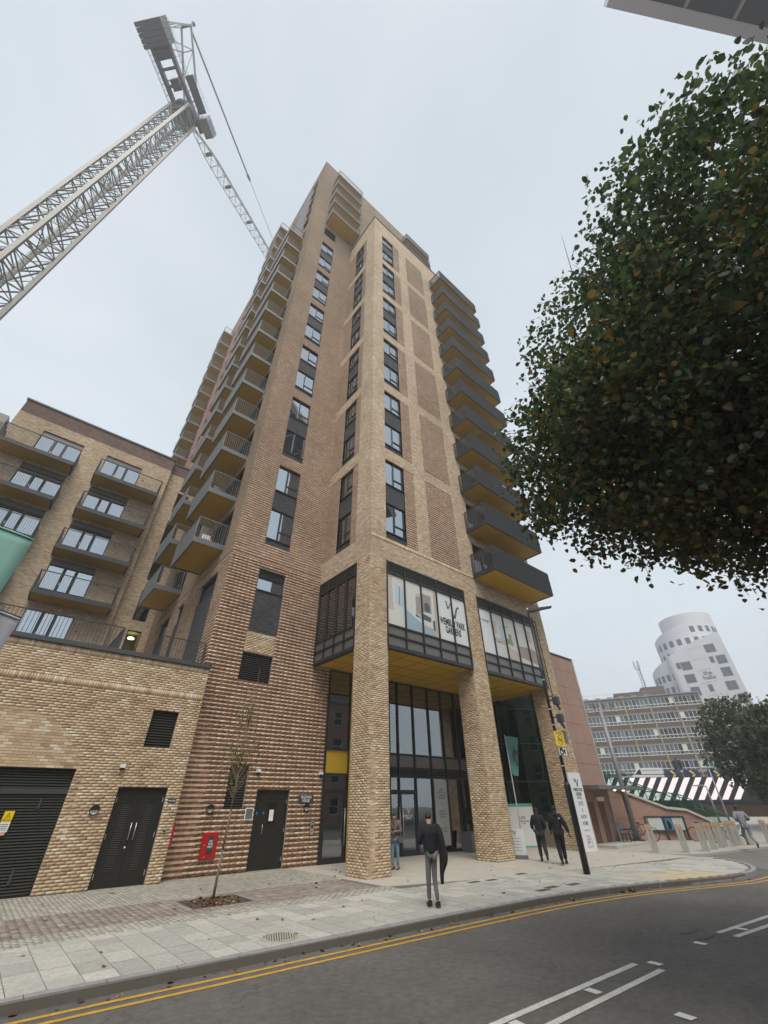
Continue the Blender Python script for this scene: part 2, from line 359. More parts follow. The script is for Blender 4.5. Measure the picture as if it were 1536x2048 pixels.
def wall(fr, u0, u1, z0, z1, holes=(), depth=.22, mb=None, o=0):
    """a wall face with real openings and their reveals"""
    mb = mb or MB(); P = fr.P
    zs = sorted({z0, z1, *[min(max(h[2], z0), z1) for h in holes], *[min(max(h[3], z0), z1) for h in holes]})
    for za, zb in zip(zs[:-1], zs[1:]):
        if zb-za < 1e-5: continue
        for p, q in cut(u0, u1, za, zb, holes): fr.quad(mb, p, q, za, zb, o)
    for a, b, c, d in holes:
        a, b, c, d = max(a, u0), min(b, u1), max(c, z0), min(d, z1)
        if b-a < .01 or d-c < .01: continue
        i = o-depth
        mb.add([P(a, c, o), P(a, d, o), P(a, d, i), P(a, c, i)], [(0, 1, 2, 3)])
        mb.add([P(b, c, o), P(b, c, i), P(b, d, i), P(b, d, o)], [(0, 1, 2, 3)])
        mb.add([P(a, d, o), P(b, d, o), P(b, d, i), P(a, d, i)], [(0, 1, 2, 3)])
        mb.add([P(a, c, o), P(a, c, i), P(b, c, i), P(b, c, o)], [(0, 1, 2, 3)])
    return mb
def courses(fr, u0, u1, z0, z1, holes=(), a=0, b=.022, mb=None):
    """the proud light courses of the striped brickwork"""
    mb = mb or MB(); k = int(math.ceil((z0-Z0-.075)/.15-1e-6))
    while True:
        za = Z0+.075+k*.15; zb = za+.075; k += 1
        if zb > z1+.001: break
        for p, q in cut(u0, u1, za+.006, zb-.003, holes):
            if q-p > .02: fr.box(mb, p, q, za+.006, zb-.003, a, b)
    return mb

# ------------------------------------------------ windows and louvres
def window_unit(fr, u0, u1, z0, z1, o, parent, kind='tower', name='window', glass='pane'):
    """outward-opening flat window: frame > panes"""
    m = MB(); fw = .055
    def B(a, b, c, d, dd=.05): fr.box(m, a, b, c, d, o-.03, o+dd-.03)
    B(u0, u0+fw, z0, z1); B(u1-fw, u1, z0, z1); B(u0+fw, u1-fw, z1-fw, z1); B(u0+fw, u1-fw, z0, z0+fw)
    cells = []
    if kind == 'tower':
        um = u0+(u1-u0)*.47; zt = z0+(z1-z0)*.33
        B(um-.045, um+.045, z0+fw, z1-fw, .065); B(um+.045, u1-fw, zt-.04, zt+.04, .06)
        cells = [(u0+fw, um-.045, z0+fw, z1-fw), (um+.045, u1-fw, zt+.04, z1-fw), (um+.045, u1-fw, z0+fw, zt-.04)]
    elif kind == 'french':
        w = (u1-u0)
        a, b = u0+w*.36, u0+w*.62
        for c in (a, b): B(c-.09, c+.09, z0+fw, z1-fw, .06)
        cells = [(u0+fw, a-.09, z0+fw, z1-fw), (a+.09, b-.09, z0+fw, z1-fw), (b+.09, u1-fw, z0+fw, z1-fw)]
    else:
        cells = [(u0+fw, u1-fw, z0+fw, z1-fw)]
    w_ = obj(name, m, mt['frame'], parent)
    for c in cells:
        p = MB(); fr.box(p, *c, o-.022, o-.010); obj('pane', p, mt[glass], w_)
    if kind == 'french':
        h = MB(); fr.box(h, a+.02, a+.05, z0+.95, z0+1.15, o+.03, o+.07); obj('handle', h, mt['chrome'], w_)
    return w_
def louvre(fr, u0, u1, z0, z1, o, parent, step=.075, name='louvre', single=True, m='slat'):
    b = MB(); fr.box(b, u0, u1, z0, z1, o-.10, o-.09)
    fr.box(b, u0, u0+.03, z0, z1, o-.09, o); fr.box(b, u1-.03, u1, z0, z1, o-.09, o); fr.box(b, u0+.03, u1-.03, z0, z0+.03, o-.09, o+.03)
    w_ = obj(name, b, mt['black'], parent)
    j = MB(); z = z0+.05; allm = MB()
    while z < z1-.02:
        t = j if not single else MB(); P = fr.P
        a, c = u0+.03, u1-.03
        t.hexa([P(a, z, o-.005), P(c, z, o-.005), P(c, z+.012, o-.075), P(a, z+.012, o-.075), P(a, z+.022, o-.005), P(c, z+.022, o-.005), P(c, z+.050, o-.075), P(a, z+.050, o-.075)])
        if single: obj('slat', t, mt[m], w_)
        z += step
    if not single: obj('slats', j, mt[m], w_, kind='stuff')
    return w_
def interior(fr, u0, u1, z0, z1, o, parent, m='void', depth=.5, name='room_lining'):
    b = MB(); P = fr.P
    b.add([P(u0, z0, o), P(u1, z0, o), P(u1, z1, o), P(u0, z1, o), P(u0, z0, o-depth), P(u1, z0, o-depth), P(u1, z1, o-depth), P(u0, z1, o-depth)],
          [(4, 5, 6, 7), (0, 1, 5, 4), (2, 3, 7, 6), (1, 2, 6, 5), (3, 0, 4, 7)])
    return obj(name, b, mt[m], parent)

# curtains behind the flats' windows
def curtain_mat():
    m, t, b = base_mat('curtain_pleat_shading'); l = t.links.new
    g = nn(t, 'ShaderNodeNewGeometry'); w = nn(t, 'ShaderNodeTexWave'); w.inputs['Scale'].default_value = 2.2; w.inputs['Distortion'].default_value = 1.2
    l(g.outputs['Position'], w.inputs['Vector']); c = ramp(t, [(0, (.20, .22, .26)), (1, (.62, .66, .72))]); l(w.outputs['Fac'], c.inputs[0]); l(c.outputs[0], b.inputs['Base Color'])  # sheets stay flat; light and shade of the pleats put into the colour
    return m
mt['curtain'] = curtain_mat()

# ------------------------------------------------ balconies
def balcony_mb(Lx, D, H, sp, dense=False):
    """local: x along the wall, y = 0 at the wall and -D at the front, z = 0 underside"""
    slab = MB()
    slab.box(0, Lx, -D, -D+.07, 0, .30); slab.box(0, .07, -D+.07, 0, 0, .30); slab.box(Lx-.07, Lx, -D+.07, 0, 0, .30); slab.box(.07, Lx-.07, -D+.07, 0, .17, .28)
    sof = MB().box(.07, Lx-.07, -D+.07, 0, .035, .06)
    rail = MB(); rail.box(-.025, Lx+.025, -D-.035, -D+.03, H-.04, H); rail.box(-.025, .04, -D+.03, 0, H-.04, H); rail.box(Lx-.04, Lx+.025, -D+.03, 0, H-.04, H)
    bars = []
    def bar(cx, cy, ax):
        dd = .028 if not dense else .034; tt = .006 if not dense else .011
        return (cx-(tt if ax == 0 else dd), cx+(tt if ax == 0 else dd), cy-(dd if ax == 0 else tt), cy+(dd if ax == 0 else tt), .02, H-.04)
    n = int(Lx/sp)
    for i in range(n+1): bars.append((bar(i*Lx/n, -D-.005, 0), 'f'))
    m = int(D/sp)
    for i in range(m):
        y = -i*D/m
        bars.append((bar(-.002, y-.02, 1), 'a')); bars.append((bar(Lx+.002, y-.02, 1), 'b'))
    return slab, sof, rail, bars
def make_balcony(name, Lx, D, H, sp, steel, soff, dense=False, solid_end=False):
    slab, sof, rail, bars = balcony_mb(Lx, D, H, sp, dense)
    d = {'slab': slab.mesh('balcony'), 'sof': sof.mesh('soffit'), 'rail': rail.mesh('handrail')}
    for k, m in (('slab', steel), ('sof', soff), ('rail', steel)): d[k].materials.append(m)
    bm = MB()
    for b, _ in bars: bm.box(*b)
    d['bars'] = bm.mesh('balusters'); d['bars'].materials.append(steel)
    u = MB().box(-.5, .5, -.5, .5, -.5, .5).mesh('baluster'); u.materials.append(steel); d['unit'] = u; d['list'] = bars
    return d
BUD = {}
def put_balcony(d, parent, x, y, z, rot, single=0, label=None):
    root = inst('balcony', d['slab'], parent, (x, y, z), rot)
    if label: root['label'] = label
    for nm, k in (('soffit', 'sof'), ('handrail', 'rail')):
        c = bpy.data.objects.new(nm, d[k]); COL.objects.link(c); c.parent = root
    sset = []
    if single:
        def dist(b):
            lx, ly = (b[0][0]+b[0][1])/2, (b[0][2]+b[0][3])/2
            return (Vector((x+lx*math.cos(rot)-ly*math.sin(rot), y+lx*math.sin(rot)+ly*math.cos(rot), z+.8))-CAMP).length
        order = sorted(d['list'], key=dist); sset = order[:single]; rest = order[single:]
        for b, _ in sset:
            c = bpy.data.objects.new('baluster', d['unit']); COL.objects.link(c); c.parent = root
            c.location = ((b[0]+b[1])/2, (b[2]+b[3])/2, (b[4]+b[5])/2); c.scale = (b[1]-b[0], b[3]-b[2], b[5]-b[4])
        if rest:
            m = MB()
            for b, _ in rest: m.box(*b)
            c = bpy.data.objects.new('balusters', m.mesh('balusters')); c.data.materials.append(d['unit'].materials[0]); COL.objects.link(c); c.parent = root; c['kind'] = 'stuff'
    else:
        c = bpy.data.objects.new('balusters', d['bars']); COL.objects.link(c); c.parent = root; c['kind'] = 'stuff'
    return root

# ================================================= THE TOWER
FL = 3.185
tower = thing('apartment_tower', 'tall striped brick apartment tower with dark balconies, its buff front wing standing on pillars', 'apartment tower', (XL, YP, 0))
bs = []                                         # single bricks of the tower
PAIRZ = [12.95+6.37*k for k in range(6)]
# --- set-back face with the side door
pw_holes = [(7.18, 7.93, 1.80, 3.24), (8.40, 9.82, Z0, 2.43), (6.80, 8.24, 6.24, 7.44)]
pair = lambda a, b: [(a, b, z, z+5.5) for z in PAIRZ]
pw_hi = [(6.85, 8.28, 8.35, 11.55)] + pair(6.85, 8.28) + [(6.85, 8.28, 52.2, 54.0)]
allp = pw_holes+pw_hi
obj('wall', wall(PW, XL, 11.35, Z0-.2, 7.46, allp), mt['mortar'], tower, label='lower set-back wall of red and buff striped brick')
obj('wall', wall(PW, XL, XC, 7.46, 12.0, allp), mt['mortar'], tower)
obj('wall', wall(PW, XL, XC, 12.0, 53.0, allp), mt['w_red'], tower)
obj('light_courses', courses(PW, XL-.018, XC, 12.0, 53.0, allp), mt['w_tanl'], tower, kind='stuff')
obj('wall', wall(PW, XL, 25.2, 53.0, 73.4, allp), mt['w_red'], tower); obj('light_courses', courses(PW, XL-.018, 25.2, 53.0, 73.4, allp), mt['w_tanl'], tower, kind='stuff')
pan = [(6.80, 8.24, 7.44, 8.35)]
bs += bricks(PW, XL-.018, 11.35, Z0, 7.46, allp+pan, (.003, .018), ('red', 'tanl'))
bs += bricks(PW, XL-.018, XC, 7.455, 12.0, allp+pan, (.003, .018), ('red', 'tanl'))
bs += bricks(PW, 6.80, 8.24, 7.44, 8.35, (), (.006, .006))
# --- tower side face towards the terrace
sideA = [(19.15, 22.3), (25.85, 29.1)]
lowwin = [(19.18, 21.68), (24.23, 25.28), (26.86, 28.98)]
tl = [(a, b, 6.3, 11.45) for a, b in lowwin]
for k in range(13): tl.append((19.15, 22.3, 12.98+FL*k, 15.33+FL*k))
for k in range(18): tl.append((25.85, 29.1, 12.90+FL*k, 15.25+FL*k))
for k in range(5): tl += [(19.2, 20.7, 55.4+3.17*k, 57.9+3.17*k)]
tlh = holes_y(tl)
obj('wall', wall(TL, -32, -YP, Z0, 12.0, tlh), mt['mortar'], tower)
obj('wall', wall(TL, -32, -YP, 12.0, 73.4, tlh), mt['w_red'], tower)
obj('light_courses', courses(TL, -32, -YP+.018, 12.0, 73.4, tlh), mt['w_tanl'], tower, kind='stuff')
bs += bricks(TL, -32, -YP+.018, 6.0, 12.0, tlh, (.003, .018), ('red', 'tanl'))
far = []
for k in range(16):
    for y in (33.5, 37.5, 41.5): far.append((y, y+1.5, 22+3.185*k, 24+3.185*k))
    far.append((45.9, 48.9, 25.6+3.17*k, 27.9+3.17*k)) if k < 14 else None
obj('wall', wall(TL, -50, -32, Z0, 73.4, holes_y(far)), mt['w_salm'], tower, label='far salmon brick part of the side wall')
b = MB().box(XL+.1, 25.1, YP+1.2, 49.9, 73.35, 73.45).box(25.19, 25.2, YP, 50, Z0, 73.4); b.add([(XL, 50, 0), (25.2, 50, 0), (25.2, 50, 73.4), (XL, 50, 73.4)], [(3, 2, 1, 0)])
obj('roof', b, mt['coping'], tower)
cp = MB().box(XL-.05, 25.25, YP-.05, YP+.3, 73.4, 73.5).box(XL-.05, XL+.3, YP+.3, 50, 73.4, 73.5)
obj('coping', cp, mt['coping'], tower)
# --- front wing on pillars
vf = [(11.37, 16.95, 7.46, 11.66), (18.10, 23.62, 7.46, 11.66)] + pair(11.36, 12.79)
door_f = [(18.45, 21.2, 13.05+FL*k, 15.35+FL*k) for k in range(12)]
sm = pair(12.79, 13.62); lg = pair(14.62, 17.05)
vfh = vf+door_f+sm+lg
XR = 24.85
obj('wall', wall(FRONT, XC, XR, 11.66, 53.3, vfh), mt['w_tan'], tower, label='upper front wall of buff brick')
bs += soldiers(FRONT, XC, XR, 12.68, 12.90, 'tan', .001)
for nm, reg in (('striped_panel', sm), ('striped_panel', lg)):
    for a, b_, c, d in reg:
        m_ = MB(); FRONT.quad(m_, a, b_, c, d, -.016); p_ = obj(nm, m_, mt['w_red'], tower)
        obj('light_courses', courses(FRONT, a, b_, c, d, (), -.016, -.002), mt['w_tanl'], p_, kind='stuff')
vlw = [(15.12, 16.40, z, z+5.5) for z in PAIRZ]; vlb = [(14.42, YP, 7.46, 11.66)]
vls = [(16.40, YP, z, z+5.5) for z in PAIRZ]; vls2 = [(14.60, 15.12, z, z+5.5) for z in PAIRZ]
obj('wall', wall(VL, -YP, -YF, 11.66, 53.3, holes_y(vlw+vls+vls2)), mt['w_tan'], tower)
for a, b_, c, d in vls+vls2:
    m_ = MB(); VL.quad(m_, -b_, -a, c, d, -.016); p_ = obj('striped_panel', m_, mt['w_red'], tower)
    obj('light_courses', courses(VL, -b_, -a, c, d, (), -.016, -.002), mt['w_tanl'], p_, kind='stuff')
b = MB(); FRONT.box(b, XC-.06, XR+.06, 53.3, 53.45, -.4, .06); b.box(XC-.06, XC+.4, YF+.4, YP-.02, 53.3, 53.45); b.box(XC+.4, XR+.05, YF+.4, YP-.02, 53.2, 53.25)
obj('coping', b, mt['coping'], tower)
b = MB().box(XR-.01, XR, YF, YP+1.5, 7.46, 53.3); obj('wall', b, mt['w_tan'], tower)
# piers
def pier(x0, x1, y1, ztop, nm='pillar'):
    FL_ = Fr((x0, 0), (0, -1), (-1, 0)); FR_ = Fr((x1, 0), (0, 1), (1, 0)); FB = Fr((0, y1), (-1, 0), (0, 1)); FF = Fr((0, YF), (1, 0), (0, -1))
    m_ = MB().box(x0, x1, YF, y1, Z0-.1, ztop); obj(nm, m_, mt['mortar_dark'], tower)
    o = []
    o += bricks(FF, x0-.01, x1+.01, Z0, ztop, (), off=x0-.01)
    o += bricks(FL_, -y1-.01, -YF+.01, Z0, ztop, (), off=-YF+.01)
    o += bricks(FR_, YF-.01, y1+.01, Z0, ztop, (), off=YF)
    return o
bs += pier(XC, 11.36, 14.42, 11.66); bs += pier(16.96, 18.09, 14.42, 11.66); bs += pier(23.63, XR, 14.42, 11.66)
lay(bs, tower, 300)
# --- windows of the tower
def pairs(fr, u0, u1, fl=False):
    for z in PAIRZ:
        for a, b_ in ((z, z+.42), (z+2.32, z+3.65)):
            m_ = MB(); fr.box(m_, u0, u1, a, b_-.05, -.15, -.05); s_ = obj('charcoal_brick_panel', m_, mt['w_dark'], tower)
            m_ = MB(); fr.box(m_, u0, u1, b_-.05, b_, -.2, .02); obj('sill', m_, mt['frame'], s_)
        for a, b_ in ((z+.42, z+2.32), (z+3.65, z+5.5)):
            window_unit(fr, u0, u1, a, b_, -.13, tower)
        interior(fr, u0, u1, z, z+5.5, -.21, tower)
        m_ = MB(); fr.box(m_, u0+.06, u0+(u1-u0)*.42, z+.5, z+2.3, -.26, -.24); fr.box(m_, u0+.06, u0+(u1-u0)*.4, z+3.7, z+5.45, -.26, -.24); obj('blind', m_, mt['curtain'], tower)
pairs(PW, 6.85, 8.28); pairs(FRONT, 11.36, 12.79); pairs(VL, -16.40, -15.12)
m_ = MB(); PW.box(m_, 6.85, 8.28, 8.35, 10.38, -.15, -.03); s_ = obj('charcoal_brick_panel', m_, mt['w_dark'], tower)
m_ = MB(); PW.box(m_, 6.85, 8.28, 10.38, 10.44, -.2, .01); obj('sill', m_, mt['frame'], s_)
window_unit(PW, 6.85, 8.28, 10.44, 11.1, -.12, tower, 'one'); louvre(PW, 6.85, 8.28, 11.1, 11.55, -.10, tower, .06)
interior(PW, 6.85, 8.28, 10.4, 11.6, -.21, tower, 'curtain', .1)
window_unit(PW, 6.85, 8.28, 52.2, 54.0, -.12, tower, 'one'); interior(PW, 6.85, 8.28, 52.2, 54.0, -.21, tower)
louvre(PW, 6.80, 8.24, 6.24, 7.44, -.08, tower, .082); louvre(PW, 7.18, 7.93, 1.80, 3.24, -.08, tower, .082)
for a, b_ in lowwin:
    m_ = MB(); TL.box(m_, -b_, -a, 6.3, 10.38, -.13, -.03); s_ = obj('charcoal_brick_panel', m_, mt['w_dark'], tower)
    window_unit(TL, -b_, -a, 10.38, 11.45, -.13, tower, 'one', glass='pane_d'); interior(TL, -b_, -a, 10.38, 11.45, -.21, tower)
for a, b_, n, z in ((19.15, 22.3, 13, 12.98), (25.85, 29.1, 18, 12.90)):
    for k in range(n):
        window_unit(TL, -b_, -a, z+FL*k, z+2.35+FL*k, -.15, tower, 'french' if k < 5 else 'one', 'balcony_door', 'pane_d')
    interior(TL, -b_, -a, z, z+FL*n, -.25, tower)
for k in range(5):
    window_unit(TL, -20.7, -19.2, 55.4+3.17*k, 57.9+3.17*k, -.12, tower, 'one')
interior(TL, -20.7, -19.2, 55, 72, -.21, tower)
interior(TL, -49, -33.4, 20, 73, -.3, tower)
m_ = MB(); TL.box(m_, -24.2, -20.9, 55.4, 71.4, .0, .03); obj('cladding_strip', m_, mt['steel_m'], tower)
for k in range(12):
    z = 13.05+FL*k; window_unit(FRONT, 18.45, 21.2, z, z+2.3, -.15, tower, 'french' if k < 4 else 'one', 'balcony_door', 'pane_d')
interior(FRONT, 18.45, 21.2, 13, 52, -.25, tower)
# --- balconies of the tower
rL = -math.pi/2
sets = {'A': make_balcony('A', 3.55, 1.56, 1.50, .115, mt['steel_m'], mt['gold']), 'F': make_balcony('F', 5.95, 1.58, 1.60, .105, mt['steel_d'], mt['gold'], True),
        'D': make_balcony('D', 3.68, 1.50, 1.50, .115, mt['steel_m'], mt['gold']), 'E': make_balcony('E', 4.5, 1.50, 1.50, .12, mt['steel_d'], mt['gold'], True)}
for k in range(13): put_balcony(sets['A'], tower, XL, 22.85, 12.68+FL*k+(.03*k if k > 8 else 0), rL, 60 if k == 0 else 0)
for k in range(18): put_balcony(sets['A'], tower, XL, 29.45, 12.55+FL*k, rL, 0)
for k in range(-4, 10): put_balcony(sets['A'], tower, XL, 49.1, 37.99+3.17*k, rL)
for k in range(12): put_balcony(sets['F'], tower, 18.13, YF, 12.74+3.19*k, 0, 90 if k == 0 else 0)
for k in range(5):
    put_balcony(sets['D'], tower, 6.82, YP, 54.9+3.17*k, 0); put_balcony(sets['E'], tower, 18.5, YP, 55.3+3.22*k, 0)

# --- first-floor glazed bays
def bay(fr, us, flip=False):
    root = MB()
    for u in (us[0], us[-1]): fr.box(root, u-.035, u+.035, 7.46, 11.66, -.12, .03)
    for z in (11.58, 11.02, 8.44, 7.98, 7.50): fr.box(root, us[0]+.035, us[-1]-.035, z-.035, z+.035, -.10, .03)
    fr.box(root, us[0], us[-1], 7.36, 7.46, -.15, .06)
    r_ = obj('glazed_bay', root, mt['frame'], tower)
    for u in us[1:-1]:
        m_ = MB(); fr.box(m_, u-.03, u+.03, 7.465, 11.60, -.10, .045); obj('mullion', m_, mt['frame'], r_)
    for a, b_ in zip(us[:-1], us[1:]):
        for c, d in ((7.53, 7.95), (8.01, 8.41)):
            m_ = MB(); fr.box(m_, a+.035, b_-.035, c, d, -.06, -.03); obj('spandrel_panel', m_, mt['panel'], r_)
        for q in range(6):
            z = 11.075+.082*q; m_ = MB(); fr.box(m_, a+.035, b_-.035, z, z+.03, -.07, .0); obj('slat', m_, mt['slat'], r_)
        m_ = MB(); fr.box(m_, a+.035, b_-.035, 11.05, 11.55, -.10, -.09); obj('louvre_back', m_, mt['black'], r_)
    return r_
U1 = [11.37+1.116*i for i in range(6)]; U2 = [18.10+1.104*i for i in range(6)]; U3 = [-17.72+.82*i for i in range(5)]
b1 = bay(FRONT, U1); b2 = bay(FRONT, U2); b3 = bay(VL, U3)
for a, b_ in zip(U3[:-1], U3[1:]):
    m_ = MB(); VL.box(m_, a+.03, b_-.03, 8.47, 10.99, -.05, -.035); obj('pane', m_, mt['pane_d'], b3)
interior(VL, -17.7, -14.45, 7.5, 11.6, -.3, tower, 'void', 2)
def flat(fr, pts, o, m, parent, name='print_shape', t=.002):
    m_ = MB(); fr.poly(m_, pts, o, o+t); return obj(name, m_, m, parent)
def C(n, c, r=.5): return mat(n, c, r, var=.06, scale=6)
P_ = {'wallp': C('print_pale_wall', (.60, .60, .56)), 'curt': C('print_taupe', (.48, .46, .42)), 'sky': C('print_sky', (.42, .55, .63)), 'bed': C('print_bed_blue', (.30, .40, .46)), 'bedl': C('print_bed_pale', (.55, .60, .60)),
      'navy': C('print_navy', (.06, .09, .13)), 'wood': C('print_wood', (.50, .42, .34)), 'dark': C('print_dark', (.10, .10, .10)), 'green': C('print_green', (.22, .30, .16)), 'brown': C('print_brown', (.30, .27, .23)), 'tealp': C('print_teal', (.16, .33, .33))}
def print_panes(us, fr, mats, root):
    for (a, b_), m in zip(zip(us[:-1], us[1:]), mats):
        m_ = MB(); fr.box(m_, a+.03, b_-.03, 8.47, 10.99, -.05, -.035); obj('printed_pane', m_, m, root)
print_panes(U1, FRONT, [P_['wallp']]*3+[mt['vinyl']]*2, b1); print_panes(U2, FRONT, [mt['vinyl']]+[P_['wallp']]*4, b2)
O = -.0345
def F1(pts, m, k=0): flat(FRONT, pts, O+.0022*k, P_[m] if m in P_ else mt[m], b1)
F1([(11.42, 9.2), (11.78, 9.2), (11.72, 10.9), (11.42, 10.9)], 'curt'); F1([(11.9, 9.55), (12.44, 9.45), (12.44, 10.35), (11.9, 10.6)], 'sky')
F1([(12.14, 9.55), (12.18, 9.55), (12.18, 10.5), (12.14, 10.5)], 'dark', 1); F1([(12.12, 8.49), (12.44, 8.49), (12.44, 9.4), (12.2, 9.5)], 'bedl')
F1([(12.54, 8.49), (13.55, 8.49), (13.55, 8.95), (12.54, 9.45)], 'bed'); F1([(12.54, 9.45), (13.55, 8.95), (13.55, 9.2), (12.8, 9.55)], 'bedl')
F1([(13.2, 9.25), (13.25, 10.45), (13.55, 10.5), (13.55, 9.2)], 'curt'); F1([(13.65, 9.2), (14.2, 9.15), (14.25, 9.4), (13.65, 9.5)], 'navy'); F1([(13.65, 8.5), (14.66, 8.5), (14.66, 8.8), (13.65, 8.95)], 'bed')
F1([(13.7, 9.6), (14.3, 9.6), (14.3, 10.55), (13.7, 10.55)], 'brown'); F1([(14.35, 8.8), (14.5, 8.8), (14.5, 9.3), (14.35, 9.3)], 'dark', 1); F1([(14.5, 8.49), (14.66, 8.49), (14.66, 10.98), (14.5, 10.98)], 'wood', 1)
for q in range(5): F1([(13.25+.06*q, 9.4), (13.275+.06*q, 9.4), (13.275+.06*q, 10.3), (13.25+.06*q, 10.3)], 'dark', 1)
F1([(13.82, 9.7), (14.0, 9.62), (14.18, 9.7), (14.18, 10.05), (14.0, 10.15), (13.82, 10.05)], 'navy', 1)
def F2(pts, m, k=0): flat(FRONT, pts, O+.0022*k, P_[m] if m in P_ else mt[m], b2)
F2([(19.25, 8.5), (20.26, 8.5), (20.26, 9.1), (19.6, 9.35), (19.25, 9.2)], 'bedl'); F2([(19.35, 9.3), (20.26, 9.2), (20.26, 9.5), (19.35, 9.55)], 'wood'); F2([(19.85, 9.55), (20.2, 9.5), (20.2, 10.3), (19.85, 10.35)], 'sky')
F2([(20.38, 9.4), (21.0, 9.3), (21.0, 9.6), (20.5, 9.7)], 'green'); F2([(20.38, 8.5), (21.38, 8.5), (21.38, 9.0), (20.38, 9.25)], 'curt'); F2([(21.48, 8.8), (22.49, 8.7), (22.49, 9.5), (21.48, 9.45)], 'brown')
F2([(22.59, 8.7), (23.5, 8.6), (23.5, 9.35), (22.9, 9.5), (22.59, 9.5)], 'brown'); F2([(22.7, 9.9), (23.1, 9.9), (23.1, 10.6), (22.7, 10.6)], 'wood'); F2([(19.4, 9.75), (19.6, 9.75), (19.65, 10.5), (19.35, 10.5)], 'wood')
F2([(20.45, 10.35), (20.75, 10.35), (20.75, 10.4), (20.45, 10.4)], 'dark', 1); F2([(20.7, 9.5), (20.9, 9.5), (20.95, 10.0), (20.65, 10.0)], 'green', 1)
text('SHOW APARTMENTS\nNOW OPEN', .085, FRONT, 18.65, 10.3, O+.004, mt['steel_m'], b2, ls=1.1)
def logo(fr, u, z, s, o, m, parent):
    mb = MB()
    P = [(-.52, .40, .05), (-.44, .44, .09), (-.38, .22, .10), (-.36, .02, .10), (-.24, .14, .07), (-.10, .40, .06), (-.04, .36, .10), (.0, .05, .13), (.04, -.28, .15), (.12, -.42, .15), (.24, -.22, .13), (.36, .12, .12), (.48, .28, .11), (.62, .30, .05)]
    for (x0, z0, w0), (x1, z1, w1) in zip(P[:-1], P[1:]):
        d = math.hypot(x1-x0, z1-z0); nx, nz_ = -(z1-z0)/d, (x1-x0)/d
        q = [(x0-nx*w0/2, z0-nz_*w0/2), (x1-nx*w1/2, z1-nz_*w1/2), (x1+nx*w1/2, z1+nz_*w1/2), (x0+nx*w0/2, z0+nz_*w0/2)]
        fr.poly(mb, [(u+a*s, z+b*s) for a, b in q], o, o+.004)
    return obj('logo', mb, m, parent)
logo(FRONT, 15.88, 10.2, .95, O+.001, mat('print_plum', (.10, .075, .085), .5), b1)
text('WEMBLEY PARK\nGARDENS', .50, FRONT, 15.82, 9.25, O+.001, mt['ink'], b1, sx=.52, ls=.82, bold=.035)

# --- the undercroft: soffits, shop front
m_ = MB(); obj('soffit', MB().box(XC+.02, 24.3, YF+.06, YP+.6, 7.40, 7.45), mt['gold'], tower, label='ochre soffit panels over the entrance')
m_ = MB()
for i in range(12): m_.box(XC+.1+1.18*i, XC+.106+1.18*i, YF+.1, YP, 7.385, 7.40)
for i in range(4): m_.box(XC+.1, 24.2, YF+.9+1.1*i, YF+.906+1.1*i, 7.383, 7.398)
obj('soffit_joint', m_, mat('soffit_joint_ochre', (.30, .18, .02), .7), tower)
sf = MB(); XS = [11.38, 12.66, 13.72, 14.70, 15.72, 16.84, 18.02, 19.12, 20.26, 21.36, 22.46, 23.5, 24.3]
PW.box(sf, 11.36, 24.35, Z0, .12, -.06, .04); PW.box(sf, 11.36, 24.35, 2.99, 3.07, -.06, .05); PW.box(sf, 12.66, 24.35, 3.38, 3.44, -.06, .045); PW.box(sf, 11.36, 24.35, 3.94, 4.02, -.06, .05); PW.box(sf, 11.36, 24.35, 7.36, 7.40, -.06, .05)
PW.box(sf, 11.36, 12.66, 2.42, 2.50, -.06, .05); PW.box(sf, 14.70, 16.84, 2.42, 2.50, -.06, .05)
shop = obj('entrance_screen', sf, mt['frame'], tower, label='dark glazed entrance screen under the ochre soffit')
for i, x in enumerate(XS):
    m_ = MB(); PW.box(m_, x-.035, x+.035, Z0, 7.37, -.05, .06); obj('mullion', m_, mt['frame'], shop)
for i, (a, b_) in enumerate(zip(XS[:-1], XS[1:])):
    def pn(c, d, m='pane_d', nm='pane', o=-.02):
        m_ = MB(); PW.box(m_, a+.035, b_-.035, c, d, o-.01, o); return obj(nm, m_, mt[m], shop)
    pn(4.02, 7.36)
    if i == 0: pn(3.07, 3.94, 'yellow', 'yellow_panel'); pn(2.50, 2.99)
    else:
        pn(3.44, 3.94, 'panel', 'spandrel_panel'); pn(3.07, 3.38, 'black', 'louvre_back', -.04)
        for q in range(4):
            m_ = MB(); PW.box(m_, a+.035, b_-.035, 3.10+.075*q, 3.125+.075*q, -.03, .02); obj('slat', m_, mt['slat'], shop)
        if i not in (3, 4): pn(.12, 2.99)
        else: pn(2.50, 2.99)
def gdoor(a, b_, hx, label):
    m_ = MB(); PW.box(m_, a, a+.09, .05, 2.42, -.04, .03); PW.box(m_, b_-.09, b_, .05, 2.42, -.04, .03); PW.box(m_, a+.09, b_-.09, .05, .22, -.04, .03); PW.box(m_, a+.09, b_-.09, 2.32, 2.42, -.04, .03)
    d_ = obj('glass_door', m_, mt['frame'], tower, label=label)
    m_ = MB(); PW.box(m_, a+.09, b_-.09, .22, 2.32, -.02, -.01); obj('pane', m_, mt['pane_d'], d_)
    m_ = MB(); m_.path([PW.P(hx, .62, .03), PW.P(hx, .62, .09), PW.P(hx, 1.80, .09), PW.P(hx, 1.80, .03)], .016); obj('pull_handle', m_, mt['chrome'], d_, True)
    return d_
gdoor(11.44, 12.60, 12.52, 'single glazed door beside the side-wall name plate')
gdoor(14.76, 15.74, 15.66, 'left leaf of the main glazed doors'); gd = gdoor(15.76, 16.80, 15.86, 'right leaf of the main glazed doors with white logo')
